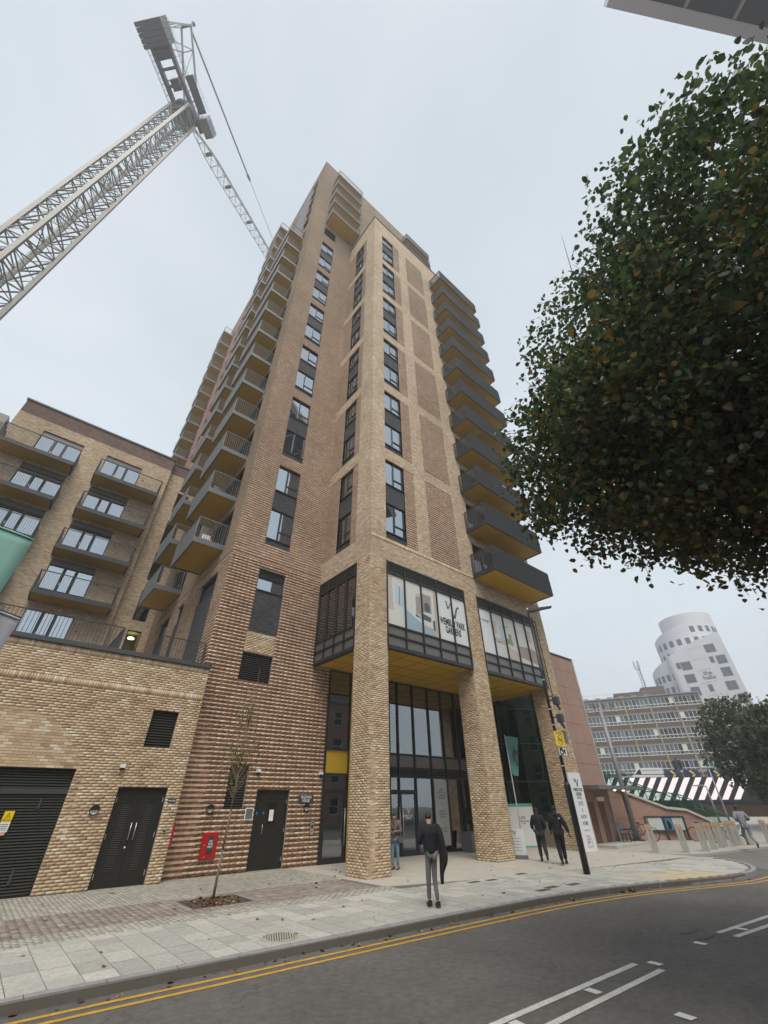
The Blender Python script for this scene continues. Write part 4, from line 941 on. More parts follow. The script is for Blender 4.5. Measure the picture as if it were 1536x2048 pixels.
for a, b in zip(CV[:-1], CV[1:]): cum.append(cum[-1]+(b-a).length)
def at_s(s):
    s = min(max(s, 0), cum[-1]-1e-4); i = int(np.searchsorted(cum, s, side='right'))-1; t = (s-cum[i])/(cum[i+1]-cum[i]+1e-9)
    p = CV[i].lerp(CV[i+1], t); d = (CV[i+1]-CV[i]).normalized(); return p, d, Vector((-d.y, d.x, 0))
def strip(mb, s0, s1, o0, o1, z0, z1=None, n=None):
    n = n or max(1, int((s1-s0)/.35)); L0 = []
    for i in range(n+1):
        p, d, nr = at_s(s0+(s1-s0)*i/n); L0.append((p+nr*o0, p+nr*o1))
    if z1 is None:
        vs = [(q.x, q.y, z0) for a, b in L0 for q in (a, b)]; return mb.add(vs, [(2*i, 2*i+2, 2*i+3, 2*i+1) for i in range(n)])
    for (a, b), (c, d) in zip(L0[:-1], L0[1:]): mb.hexa([(a.x, a.y, z0), (c.x, c.y, z0), (d.x, d.y, z0), (b.x, b.y, z0), (a.x, a.y, z1), (c.x, c.y, z1), (d.x, d.y, z1), (b.x, b.y, z1)])
    return mb
kerb = setp(thing('kerb', None, None, (0, 0, 0)), kind='structure')
kg = ground_grain(mat('granite_grey', (.26, .255, .26), .8, var=.18, scale=4, bump=.3), 160, .75, 1.25)
s = 26.0; sx_at = lambda x: cum[min(range(len(CV)), key=lambda i: abs(CV[i].x-x) if CV[i].y < 9.3 else 1e9)]
s_drop0, s_drop1 = sx_at(16.6), sx_at(19.4)
while s < cum[-1]-.5:
    top = .03 if not (s_drop0-.3 < s < s_drop1) else -.045
    m_ = strip(MB(), s+.006, s+.894, -.0, .145, -.2, top+random.uniform(-.002, .002), 3); obj('kerb_stone', m_, kg, kerb); s += .9
# yellow lines
yel = ground_grain(mat('road_paint_yellow', (.55, .31, .035), .7, var=.25, scale=8), 90, .6, 1.2)
wht = ground_grain(mat('road_paint_white', (.56, .56, .52), .75, var=.22, scale=7), 90, .6, 1.2)
se = sx_at(20.9)
for o_ in (-.36, -.60):
    o = obj('yellow_line', strip(MB(), 20, se+(.3 if o_ < -.5 else 0), o_, o_+.085, -.0855), yel, road)
def qd(pts, z, name, m, parent=road): return obj(name, MB().add([(x, y, z) for x, y in pts], [tuple(range(len(pts)))]), m, parent)
qd([(-2, 4.87), (8.7, 4.56), (8.7, 4.46), (-2, 4.77)], -.085, 'white_line', wht); qd([(-2, 4.42), (8.72, 4.18), (8.72, 4.08), (-2, 4.32)], -.085, 'white_line', wht)
qd([(11.7, 4.34), (15.2, 3.98), (15.2, 3.87), (11.7, 4.24)], -.085, 'white_line', wht); qd([(11.6, 4.05), (15.2, 3.62), (15.2, 3.51), (11.6, 3.94)], -.085, 'white_line', wht)
for x, y in ((5.6, 4.43), (7.16, 4.38), (8.93, 4.32), (10.65, 4.26), (12.33, 4.09), (7.2, 3.30)):
    qd([(x-.07, y-.09), (x+.06, y-.11), (x+.08, y+.09), (x-.06, y+.10)], -.083, 'road_stud', mat('stud_white', (.62, .62, .58), .4) if x < 6 else bpy.data.materials['stud_white'])
gr = mat('iron_dark', (.05, .045, .04), .6, .5, bump=.3)
for x0, x1, y0, y1 in ((11.15, 11.75, 4.62, 4.78), (10.95, 11.5, 4.28, 4.42)): qd([(x0, y0), (x1, y0), (x1, y1), (x0, y1)], -.084, 'tar_patch', gr)
# slabs
slab_s = [(0, (.325, .325, .30)), (.4, (.375, .375, .345)), (.75, (.415, .41, .375)), (1, (.455, .445, .40))]
mt['slab'] = piece_mat('paving_stone', slab_s, 'attr', .9, .25, 30, .25); mt['slab_o'] = piece_mat('paving_stone_single', slab_s, 'obj', .9, .25, 30, .25)
for k_ in ('slab', 'slab_o'): ground_grain(mt[k_], 14, .88, 1.12)
def front_y(x):
    for a, b in zip(KP[:-1], KP[1:]):
        if a[0] <= x <= b[0]: return a[1]+(b[1]-a[1])*(x-a[0])/(b[0]-a[0])
    return 9
sl = []
x = -6.0; colw = .425; ci = 0
while x < 24.2:
    fy = max(front_y(x), front_y(x+colw))+.155; back = 11.36 if x < 9.9 else max(9.0, 11.0-(x-13)*.22) if x > 13 else 11.36-(x-9.9)*.12
    if x > 20.6: fy = max(front_y(x), front_y(min(x+colw, 24.9)))+.17
    y = fy
    lens = [.62, .45, .75, .55]; random.shuffle(lens); q = 0
    while y < back-.15:
        y2 = min(y+lens[q % 4], back); q += 1
        if back-y2 < .15: y2 = back
        tact = 16.9 < x < 19.4 and y < fy+1.15
        sl.append((x, x+colw, y, y2, tact)); y = y2
    x += colw; ci += 1
sl.sort(key=lambda s: (s[0]-0)**2+(s[2]-0)**2 if s[0] > .6 else 1e6+abs(s[0]))
tactm = mat('tactile_buff', (.47, .40, .27), .9, var=.12)
me_u = MB().box(-.5, .5, -.5, .5, -.5, .5).mesh('paving_slab'); me_u.materials.append(mt['slab_o'])
me_t = me_u.copy(); me_t.materials.clear(); me_t.materials.append(tactm)
for i, (a, b, c, d, tact) in enumerate(sl[:300]):
    o = inst('paving_slab' if not tact else 'tactile_slab', me_t if tact else me_u, pav, ((a+b)/2, (c+d)/2, 0.005+random.uniform(-.0015, .0015))); o.scale = (b-a-.012, d-c-.012, .05)
def np_boxes(lst, name, m, parent, z0=-.02):
    n = len(lst); V = np.zeros((n, 8, 3)); rn = np.random.rand(n)
    for q, (a, b, c, d, zt) in enumerate(lst): V[q] = [(a, c, z0), (b, c, z0), (b, d, z0), (a, d, z0), (a, c, zt), (b, c, zt), (b, d, zt), (a, d, zt)]
    F = np.array([(4, 5, 6, 7), (0, 1, 5, 4), (1, 2, 6, 5), (2, 3, 7, 6), (3, 0, 4, 7)])
    return np_obj(name, V.reshape(-1, 3), (np.arange(n)[:, None, None]*8+F[None]).reshape(-1, 4), np.repeat(rn, 5), m, parent)
np_boxes([(a+.006, b-.006, c+.006, d-.006, .03) for a, b, c, d, t in sl[300:]], 'paving_slabs', mt['slab'], pav)
# setts
sett = piece_mat('sett_pale', [(0, (.30, .29, .25)), (.5, (.37, .36, .31)), (1, (.44, .42, .36))], 'attr', .9, .3, 40, .2)
settr = piece_mat('sett_brown', [(0, (.20, .17, .145)), (.4, (.265, .22, .19)), (.8, (.33, .28, .245)), (1, (.40, .36, .32))], 'attr', .9, .3, 40, .2)
PIT = (4.75, 6.30, 12.45, 13.85)
def setts(x0, x1, y0, y1, dx, dy, skew=0):
    out = []; i = 0; x = x0
    while x < x1-.01:
        y = y0-(dy/2 if i % 2 else 0)
        while y < y1-.01:
            a, b = max(y, y0), min(y+dy, y1)
            if b-a > .03 and not (PIT[0] < x+dx/2 < PIT[1] and PIT[2] < (a+b)/2 < PIT[3]): out.append((x+.003, x+dx-.003, a+.003, b-.003, .028+random.uniform(0, .003)))
            y += dy
        x += dx; i += 1
    return out
np_boxes(setts(-6, 10, 11.37, 12.1, .105, .21), 'pale_setts', sett, pav)
np_boxes(setts(-6, 9.75, 12.1, 14.12, .15, .075), 'brown_setts', settr, pav)
np_boxes(setts(-6, 10, 14.12, 17.14, .105, .21)+setts(5.4, 10.0, 17.14, 17.72, .105, .21), 'pale_setts', sett, pav)
# tree pit, manhole, drain slots
soil = mat('soil_brown', (.075, .055, .04), .95, var=.4, scale=12, bump=1, bscale=40)
obj('tree_pit_soil', MB().box(PIT[0]+.02, PIT[1]-.02, PIT[2]+.02, PIT[3]-.02, -.02, .02), soil, pav)
m_ = MB()
for a in ((PIT[0]-.04, PIT[0]+.02, PIT[2]-.04, PIT[3]+.04), (PIT[1]-.02, PIT[1]+.04, PIT[2]-.04, PIT[3]+.04), (PIT[0], PIT[1], PIT[2]-.04, PIT[2]+.02), (PIT[0], PIT[1], PIT[3]-.02, PIT[3]+.04)): m_.box(*a, 0, .036)
obj('tree_pit_edging', m_, kg, pav)
mh = thing('manhole_cover', 'round speckled manhole cover set in the paving near the kerb', 'manhole cover', (5.08, 9.02, .03))
obj('cover', MB().lathe((5.08, 9.02, .03), [(.33, 0), (.33, .008)], 32), mat('cover_buff', (.36, .34, .28), .8), mh)
m_ = MB()
for i in range(-6, 7):
    for j in range(-6, 7):
        if i*i+j*j < 36: m_.lathe((5.08+i*.048+(j % 2)*.02, 9.02+j*.048, .038), [(.013, 0), (.011, .004)], 6)
obj('cover_dimple', m_, gr, mh, kind='stuff')
slm = [(14.88, 10.85, .55), (13.1, 10.66, .22), (12.4, 10.76, .18), (12.65, 8.58, .5), (13.24, 8.7, .5), (14.1, 8.55, .4)]
cvm = mat('cover_iron', (.10, .085, .085), .7, .3)
for (x, y, l), lb in zip(slm, ('long dark service cover in the paving left of the lamp column', 'right one of two small covers in front of the middle pillar', 'left one of two small covers in front of the middle pillar', 'leftmost dark cover by the kerb before the middle pillar', 'second dark cover from the left by the kerb', 'dark cover by the kerb nearest to the lamp column')):
    w = .10; h_ = .22 if y > 10 else .25; setp(obj('service_cover', MB().box(x-h_, x+h_, y-w, y+w, .02, .0345), cvm), lb, 'service cover', 'small service covers in the pavement')

# ================================================= STREET FURNITURE
# tall black lamp column with cameras
lp = thing('lamp_column', 'tall black street lamp column with yellow sign and camera sign by the kerb', 'street lamp', (16.3, 9.3, .03))
bl = mat('gloss_black_paint', (.018, .020, .024), .35, .3, var=.1)
m_ = MB().lathe((16.3, 9.3, .03), [(.105, 0), (.105, 2.35), (.098, 2.42), (.062, 2.50)], 16); obj('base_section', m_, bl, lp, True)
obj('column', MB().tube((16.3, 9.3, 2.5), (16.3, 9.3, 8.95), .06, .045, 12), bl, lp, True)
hd = Vector((.62, -.78, 0)).normalized(); pd = Vector((.78, .62, 0))
b0 = Vector((16.3, 9.3, 8.95)); m_ = MB()
tip = b0+hd*1.05+Vector((0, 0, .12)); w = pd*.13
m_.hexa([tuple(b0-w*.5), tuple(b0+w*.5), tuple(b0+hd*.2+w), tuple(b0+hd*.2-w), tuple(b0-w*.5+Vector((0, 0, .1))), tuple(b0+w*.5+Vector((0, 0, .1))), tuple(b0+hd*.2+w+Vector((0, 0, .12))), tuple(b0+hd*.2-w+Vector((0, 0, .12)))])
a = b0+hd*.2; m_.hexa([tuple(a-w), tuple(a+w), tuple(tip+w*.8), tuple(tip-w*.8), tuple(a-w+Vector((0, 0, .12))), tuple(a+w+Vector((0, 0, .12))), tuple(tip+w*.8+Vector((0, 0, .04))), tuple(tip-w*.8+Vector((0, 0, .04)))])
hh = obj('lamp_head', m_, mt['steel_d'], lp)
obj('lens', MB().hexa([tuple(a+hd*.1-w*.7-Vector((0, 0, .01))), tuple(a+hd*.1+w*.7-Vector((0, 0, .01))), tuple(tip-hd*.1+w*.6-Vector((0, 0, .012))), tuple(tip-hd*.1-w*.6-Vector((0, 0, .012))), tuple(a+hd*.1-w*.7), tuple(a+hd*.1+w*.7), tuple(tip-hd*.1+w*.6), tuple(tip-hd*.1-w*.6)]), mt['steel_m'], hh)
obj('photocell', MB().lathe((16.3, 9.3, 9.06), [(.035, 0), (.035, .05), (.02, .08)], 10), mt['white'], lp)
m_ = MB().path([(16.3, 9.3, 8.5), (16.45, 9.17, 8.5), (16.47, 9.15, 5.4), (16.3, 9.3, 5.4)], .02); m_.path([(16.3, 9.3, 8.3), (16.40, 9.21, 8.3), (16.42, 9.2, 5.6)], .012); obj('cable_conduit', m_, bl, lp)
for z in (5.25, 4.62):
    m_ = MB().bar((16.3, 9.3, z), (16.55, 9.1, z), .05); m_.box(16.46, 16.66, 9.0, 9.2, z-.16, z+.12); m_.tube((16.55, 9.1, z-.16), (16.62, 9.04, z-.36), .05); m_.tube((16.55, 9.1, z+.12), (16.55, 9.1, z+.22), .015); obj('camera_unit', m_, mt['steel_d'], lp)
LF = Fr((0, 9.2), (1, 0), (0, -1)); ang = R(-12)
syel = mat('sign_yellow_flat', (.80, .60, .04), .45, var=.03)
m_ = MB(); LF.box(m_, 15.98, 16.62, 3.63, 4.13, .02, .035); sgn = obj('yellow_sign', m_, syel, lp)
m_ = MB()
for i in range(24):
    t0, t1 = 2*math.pi*i/24, 2*math.pi*(i+1)/24
    m_.bar(LF.P(16.3+.16*math.cos(t0), 3.85+.16*math.sin(t0), .038), LF.P(16.3+.16*math.cos(t1), 3.85+.16*math.sin(t1), .038), .018, .006)
m_.bar(LF.P(16.19, 3.96, .038), LF.P(16.41, 3.74, .038), .018, .006); obj('red_ring', m_, mt['redbox'], sgn)
text('NO LITTER', .095, LF, 16.3, 4.065, .036, mt['ink'], sgn, sx=.9); text('FINE', .11, LF, 16.3, 3.84, .036, mt['ink'], sgn)
m_ = MB(); LF.box(m_, 16.02, 16.60, 3.33, 3.62, .02, .035); sgn = obj('camera_sign', m_, mt['white'], lp)
m_ = MB(); LF.box(m_, 16.10, 16.32, 3.36, 3.59, .036, .039); LF.poly(m_, [(16.34, 3.44), (16.48, 3.38), (16.48, 3.57), (16.34, 3.51)], .036, .039); obj('camera_symbol', m_, mt['ink'], sgn)
m_ = MB(); LF.disc(m_, 16.2, 3.44, .05, .040, .043, 16); obj('lens_ring', m_, mt['white'], sgn)
m_ = MB(); LF.box(m_, 16.02, 16.60, 3.33, 3.345, .036, .04); LF.box(m_, 16.02, 16.60, 3.605, 3.62, .036, .04); LF.box(m_, 16.02, 16.035, 3.345, 3.605, .036, .04); LF.box(m_, 16.585, 16.60, 3.345, 3.605, .036, .04); obj('border', m_, mt['ink'], sgn)
m_ = MB().box(16.62, 16.80, 9.12, 9.2, 3.75, 4.18); obj('control_box', m_, mt['steel_m'], lp)
m_ = MB()
for z in (4.35, 4.9, 3.0, 6.0): m_.lathe((16.3, 9.3, z), [(.072, 0), (.072, .04)], 12)
obj('clamp_band', m_, mt['chrome'], lp)
# totem, hoarding, A-board, feather flag, planters
tt = thing('sales_totem', 'tall white sales panel leaning against the right brick pillar', 'sign', (23.85, 13.05, 0)); TF = Fr((0, 13.08), (1, 0), (0, -1))
m_ = MB(); TF.box(m_, 23.25, 24.42, .03, 3.20, -.10, 0); obj('panel', m_, mat('totem_white', (.70, .72, .75), .5, var=.03), tt)
logo(TF, 23.86, 2.78, .40, .002, mt['ink'], tt)
text('WEMBLEY PARK\nGARDENS', .20, TF, 23.86, 2.38, .002, mt['ink'], tt, sx=.62, ls=.85); text('SALES\nSUITE\n&\nSHOW\nHOME', .23, TF, 23.84, 1.62, .002, mt['steel_m'], tt, sx=.8, ls=1.15)
m_ = MB()
for a, b_ in (((23.65, .2), (24.05, .2)), ((24.05, .2), (24.05, .42)), ((24.05, .42), (23.9, .62)), ((23.9, .62), (23.65, .62)), ((23.65, .62), (23.65, .2))): m_.bar(TF.P(*a, .006), TF.P(*b_, .006), .018, .008)
TF.box(m_, 23.55, 24.1, .82, .835, .002, .008); obj('stamp_outline', m_, mt['steel_m'], tt); text('THE\nBOX', .11, TF, 23.8, .42, .002, mt['ink'], tt, sx=.8)
hb = thing('white_hoarding', 'white hoarding board with green top edge behind the middle pillar', 'hoarding', (23.4, 17, 0))
hp0, hp1 = Vector((22.55, 17.75)), Vector((24.12, 16.15)); hd_ = (hp1-hp0); hl = hd_.length; hd_.normalize(); hn = Vector((hd_.y, -hd_.x)); hn = hn if hn.dot(-hp0) > 0 else -hn
HF = Fr((hp0.x, hp0.y), (hd_.x, hd_.y), (hn.x, hn.y))
m_ = MB(); HF.box(m_, 0, hl, .03, 1.86, -.06, 0); obj('board', m_, mt['white'], hb)
grn = mat('mint_green', (.10, .42, .30), .5, var=.04)
m_ = MB(); HF.box(m_, 0, hl, 1.78, 1.92, -.07, .012); HF.box(m_, 0, hl, .03, .09, -.07, .012); obj('green_edge', m_, grn, hb)
text('LIVE', .17, HF, hl*.72, 1.28, .002, mt['ink'], hb); text('BARRATT LONDON', .075, HF, hl*.30, 1.42, .002, mt['steel_m'], hb); text('HERE FROM\n★★★★★'.replace('★', '*'), .10, HF, hl*.74, 1.08, .002, mt['ink'], hb)
m_ = MB()
for a, b_ in (((.45, .62), (.85, .62)), ((.85, .62), (.85, .9)), ((.85, .9), (.7, 1.1)), ((.7, 1.1), (.45, 1.1)), ((.45, 1.1), (.45, .62))): m_.bar(HF.P(*a, .006), HF.P(*b_, .006), .014, .006)
obj('stamp_outline', m_, mt['ink'], hb); text('THE BOX', .07, HF, .65, .85, .002, mt['ink'], hb)
ab = thing('a_board', 'small white pavement sign standing at the foot of the middle pillar', 'pavement sign', (18.75, 13.5, 0))
ap0, ap1 = Vector((18.35, 13.9)), Vector((18.75, 13.2)); ad_ = (ap1-ap0); al = ad_.length; ad_.normalize(); an = Vector((ad_.y, -ad_.x)); an = an if an.dot(-ap0) > 0 else -an; AF = Fr((ap0.x, ap0.y), (ad_.x, ad_.y), (an.x, an.y))
m_ = MB(); AF.box(m_, 0, al, .16, 1.03, -.05, 0); obj('board', m_, mt['vinyl'], ab); m_ = MB(); AF.box(m_, -.02, al+.02, .03, .16, -.14, .10); obj('base', m_, mt['steel_m'], ab)
logo(AF, al*.5, .90, .16, .002, mt['ink'], ab); m_ = MB()
for q in range(5): AF.box(m_, al*.22, al*.78, .30+.10*q, .315+.10*q, .001, .003)
obj('text_lines', m_, mt['steel_m'], ab)
fl = thing('feather_flag', 'teal feather flag on a white pole beside the glass drum', 'flag', (22.3, 16.0, 0)); FF_ = Fr((0, 16.0), (1, 0), (0, -1))
obj('pole', MB().tube((22.55, 16.0, .03), (22.42, 16.0, 5.15), .035, .025, 10), mt['white'], fl, True)
m_ = MB(); pts = [(22.58, 3.22), (23.02, 3.15), (23.90, 5.15), (22.50, 5.10)]
n = 8
V = []; Fs = []
for i in range(n+1):
    for j in range(n+1):
        u, v = i/n, j/n
        x = (1-v)*((1-u)*22.60+u*23.06)+v*((1-u)*22.48+u*23.78); z = (1-v)*((1-u)*3.22+u*3.15)+v*5.1
        V.append((x, 16.0+.05*math.sin(u*5+v*3), z))
for i in range(n):
    for j in range(n): Fs.append((i*(n+1)+j, (i+1)*(n+1)+j, (i+1)*(n+1)+j+1, i*(n+1)+j+1))
obj('cloth', MB().add(V, Fs), mat('flag_teal', (.13, .33, .32), .8, var=.05), fl, True)
text('WEMBLEY PARK\nGARDENS', .22, Fr((0, 15.9), (1, 0), (0, -1)), 22.88, 4.1, .03, mt['ink'], fl, sx=.62, rot=-math.pi/2*.97, ls=.85); logo(Fr((0, 15.9), (1, 0), (0, -1)), 23.2, 4.25, .42, .03, mt['ink'], fl)
def planter(x, y, label):
    t = thing('planter', label, 'planter', (x, y, .03), 'dark planters with clipped ball trees')
    m_ = MB().hexa([(x-.32, y-.32, .03), (x+.32, y-.32, .03), (x+.32, y+.32, .03), (x-.32, y+.32, .03), (x-.40, y-.40, .80), (x+.40, y-.40, .80), (x+.40, y+.40, .80), (x-.40, y+.40, .80)]); obj('pot', m_, mt['steel_m'], t)
    obj('trunk', MB().tube((x, y, .8), (x+.02, y, 1.25), .025), soil, t)
    leafball((x, y, 1.45), .34, 900, .05, dkleaf, t, 'clipped_ball')
def leafball(c, r, n, s, m, parent, name, squash=1, shell=.7):
    d = np.random.normal(size=(n, 3)); d /= np.linalg.norm(d, axis=1)[:, None]; rad = r*np.random.uniform(shell, 1, n)[:, None]
    P = np.array(c)+d*rad*np.array([1, 1, squash]); return leaves(P, s, m, parent, name)
LEAF = np.array([(0, 0, 0), (.42, .28, .10), (.40, .68, .08), (0, 1.05, -.12), (-.40, .68, .08), (-.42, .28, .10)])
LF4 = np.array([(0, 1, 2, 3), (0, 3, 4, 5)])
def rot_rand(n, up=.6):
    q = np.random.normal(size=(n, 3)); q[:, 2] = np.abs(q[:, 2])+up; q /= np.linalg.norm(q, axis=1)[:, None]      # leaf normal
    a = np.random.normal(size=(n, 3)); a[:, 2] -= .9                                                               # leaf tip droops
    a -= (a*q).sum(1)[:, None]*q; a /= np.linalg.norm(a, axis=1)[:, None]; b = np.cross(a, q)
    return np.stack([b, a, q], axis=2)
def leaves(P, s, m, parent, name, up=.6, rnd=None):
    n = len(P); Rm = rot_rand(n, up); sc = s*np.random.uniform(.6, 1.35, n)
    LV = LEAF[None]*np.stack([np.random.uniform(.65, 1.2, n), np.random.uniform(.8, 1.1, n), np.random.uniform(-1, 3, n)], 1)[:, None, :]
    V = np.einsum('nij,nkj->nki', Rm, LV)*sc[:, None, None]+P[:, None, :]
    return np_obj(name, V.reshape(-1, 3), (np.arange(n)[:, None, None]*6+LF4[None]).reshape(-1, 4), np.repeat(np.random.rand(n) if rnd is None else rnd, 2), m, parent)
def leaf_mat(name, stops, src='attr', trans=.48):
    m, t, b = base_mat(name); l = t.links.new; b.inputs['Roughness'].default_value = .34; b.inputs['Specular IOR Level'].default_value = .7
    if src == 'attr': so = nn(t, 'ShaderNodeAttribute', attribute_name='rnd').outputs['Fac']
    else: so = nn(t, 'ShaderNodeObjectInfo').outputs['Random']
    c = ramp(t, stops); l(so, c.inputs[0]); l(c.outputs[0], b.inputs['Base Color'])
    tr = nn(t, 'ShaderNodeBsdfTranslucent'); l(c.outputs[0], tr.inputs[0]); mx = nn(t, 'ShaderNodeMixShader'); mx.inputs[0].default_value = trans
    o = t.nodes['Material Output']; l(b.outputs[0], mx.inputs[1]); l(tr.outputs[0], mx.inputs[2]); l(mx.outputs[0], o.inputs[0]); return m
GREENS = [(0, (.026, .048, .020)), (.35, (.050, .088, .034)), (.62, (.080, .125, .044)), (.84, (.11, .145, .042)), (.90, (.15, .105, .025)), (1, (.25, .16, .03))]
nearleaf = leaf_mat('lime_leaf', GREENS); nearleaf_o = leaf_mat('lime_leaf_single', GREENS, 'obj')
midleaf = leaf_mat('plane_leaf', [(0, (.03, .05, .025)), (.6, (.085, .12, .055)), (.9, (.14, .17, .07)), (1, (.20, .18, .06))]); dkleaf = leaf_mat('box_leaf', [(0, (.008, .014, .008)), (1, (.02, .032, .015))])
sapleaf = leaf_mat('sapling_leaf', [(0, (.09, .10, .035)), (1, (.20, .19, .06))])
fallen = leaf_mat('fallen_leaf', [(0, (.06, .03, .015)), (.5, (.16, .08, .03)), (.8, (.27, .16, .06)), (1, (.36, .26, .12))], trans=.1)
planter(19.65, 16.95, 'dark square planter with clipped ball tree beside the middle pillar')
bark = mat('bark_grey_brown', (.16, .13, .10), .95, var=.35, scale=14, bump=.8, bscale=50)

# sapling in the pit
sp_ = thing('sapling_tree', 'thin young tree in the leaf-filled pit in front of the garage door', 'young tree', (5.49, 13.2, .02))
tk = MB(); TP = [(5.49, 13.2, .02), (5.52, 13.2, 1.0), (5.56, 13.2, 1.83), (5.60, 13.2, 2.75), (5.68, 13.2, 4.05), (5.73, 13.2, 5.57)]; rr_ = [.036, .030, .024, .018, .011, .004]
for a, b_, r0, r1 in zip(TP[:-1], TP[1:], rr_[:-1], rr_[1:]): tk.tube(a, b_, r0, r1, 8)
obj('trunk', tk, bark, sp_, True)
br = MB(); lp_ = []
for i in range(46):
    z = random.uniform(1.95, 4.6); x0 = 5.56+(z-1.83)*.045; L_ = random.uniform(.5, 1.1)*(1 if z < 3.6 else .7); az = random.uniform(0, 6.28); rise = random.uniform(1.0, 2.2)
    p = Vector((x0, 13.2, z)); dr_ = Vector((math.cos(az), math.sin(az), rise)).normalized(); q = p+dr_*L_*.6; e = q+(dr_+Vector((0, 0, .5))).normalized()*L_*.5
    br.tube(p, q, .008, .005, 4); br.tube(q, e, .005, .002, 4)
    for k in range(26 if z < 3.9 else 7): lp_.append(np.array(p.lerp(e, random.uniform(.25, 1)))+np.random.normal(0, .04, 3))
obj('branches', br, mat('twig_tan', (.28, .22, .14), .9), sp_); leaves(np.array(lp_), .045, sapleaf, sp_, 'foliage')
P = np.stack([np.random.normal(5.55, .36, 170), np.random.normal(13.15, .32, 170), np.random.uniform(.03, .045, 170)], 1); P = P[(abs(P[:, 0]-5.52) < .75) & (abs(P[:, 1]-13.15) < .68)]
leaves(P, .075, fallen, sp_, 'fallen_leaves', 4)
P = []
for i in range(170):
    x, y = random.uniform(.5, 24), random.uniform(8.7, 16.8)
    if y > front_y(x)+.2: P.append((x, y, .036))
for i in range(90): 
    x = random.uniform(1, 20); P.append((x, front_y(x)-random.uniform(.03, .25), -.08))
setp(leaves(np.array(P), .075, fallen, None, 'fallen_leaves', 5), 'brown autumn leaves scattered over the pavement and gutter', 'fallen leaves')
setp(leaves(np.random.normal((14.9, 7.45, -.07), (.12, .07, .02), (30, 3)), .12, fallen, None, 'leaf_clump', 1.5), 'clump of orange leaves lying in the gutter', 'fallen leaves')

# bollards
bs_m = mat('bollard_steel', (.42, .41, .38), .5, .3, var=.2, scale=3, stretch=(1, 1, .2)); orange = mat('bollard_orange', (.62, .25, .06), .5, var=.08)
def bollard(x, y, lab):
    t = thing('bollard', lab, 'bollard', (x, y, 0), 'steel security bollards across the plaza')
    d = Vector((x, y)).normalized(); px, py = -d.y, d.x; m_ = MB()
    w = .17
    for s0, s1 in ((-.145, -.03), (.03, .145)):
        c = [(x+px*s0-d.x*.08, y+py*s0-d.y*.08), (x+px*s1-d.x*.08, y+py*s1-d.y*.08), (x+px*s1+d.x*.08, y+py*s1+d.y*.08), (x+px*s0+d.x*.08, y+py*s0+d.y*.08)]
        m_.prism(c, 0, 1.05)
    c = [(x-px*.02-d.x*.05, y-py*.02-d.y*.05), (x+px*.02-d.x*.05, y+py*.02-d.y*.05), (x+px*.02+d.x*.05, y+py*.02+d.y*.05), (x-px*.02+d.x*.05, y-py*.02+d.y*.05)]; m_.prism(c, 0, 1.08)
    obj('post', m_, bs_m, t)
    m_ = MB(); e = .004
    c = [(x-px*(.145+e)-d.x*(.08+e), y-py*(.145+e)-d.y*(.08+e)), (x+px*(.145+e)-d.x*(.08+e), y+py*(.145+e)-d.y*(.08+e)), (x+px*(.145+e)+d.x*(.08+e), y+py*(.145+e)+d.y*(.08+e)), (x-px*(.145+e)+d.x*(.08+e), y-py*(.145+e)+d.y*(.08+e))]; m_.prism(c, .86, .94); obj('orange_band', m_, orange, t)
ordn = ['first', 'second', 'third', 'fourth', 'fifth', 'sixth', 'seventh', 'eighth', 'ninth', 'tenth', 'eleventh', 'twelfth']
for i, (x, y) in enumerate([(25.55, 10.87), (26.56, 9.92), (27.84, 9.5), (29.16, 9.55), (30.46, 9.59), (31.4, 9.75), (31.9, 9.45), (32.7, 9.40), (33.4, 9.1), (35.0, 8.6), (35.8, 8.3), (36.7, 8.0)]):
    bollard(x, y, 'twin steel bollard with orange band, %s from the left of the row' % ordn[i])
# information boards, chair, bikes, camera mast
ib = thing('information_boards', 'black framed triple map and poster board standing before the brown wall', 'information board', (34.2, 13.3, 0))
ip0, ip1 = Vector((33.55, 14.35)), Vector((34.85, 12.55)); idd = ip1-ip0; il = idd.length; idd.normalize(); inn = Vector((-idd.y, idd.x)); inn = inn if inn.dot(-ip0) > 0 else -inn; IF = Fr((ip0.x, ip0.y), (idd.x, idd.y), (inn.x, inn.y))
m_ = MB()
for u in (0, il*.48, il): IF.box(m_, u-.05, u+.05, 0, 1.2, -.05, .05)
IF.box(m_, 0, il, 1.15, 1.2, -.04, .06); IF.box(m_, 0, il, .42, .47, -.04, .06); IF.box(m_, 0, il, .47, 1.15, -.04, 0); obj('frame', m_, mt['steel_d'], ib)
for a, b_, m in ((.08, .44, P_['bedl']), (.52, .68, mat('poster_blue', (.05, .22, .38), .5)), (.70, .97, mat('poster_pale', (.5, .52, .52), .5, var=.1))):
    m_ = MB(); IF.box(m_, il*a, il*b_, .5, 1.12, .002, .012); obj('poster', m_, m, ib)
m_ = MB(); IF.poly(m_, [(il*.55, .52), (il*.64, .55), (il*.65, .8), (il*.60, 1.0), (il*.55, .9)], .013, .016); obj('poster_figure', m_, mt['ink'], ib)
ch = thing('chair', 'dark slatted chair standing outside the maroon door', 'chair', (29.3, 13.6, 0)); m_ = MB()
cxy = (29.35, 13.75)
for dx_, dy_ in ((-.22, -.22), (.22, -.22), (-.22, .22), (.22, .22)): m_ = MB().tube((cxy[0]+dx_, cxy[1]+dy_, 0), (cxy[0]+dx_*.9, cxy[1]+dy_*.9, .45), .02); obj('leg', m_, mt['ink'], ch)
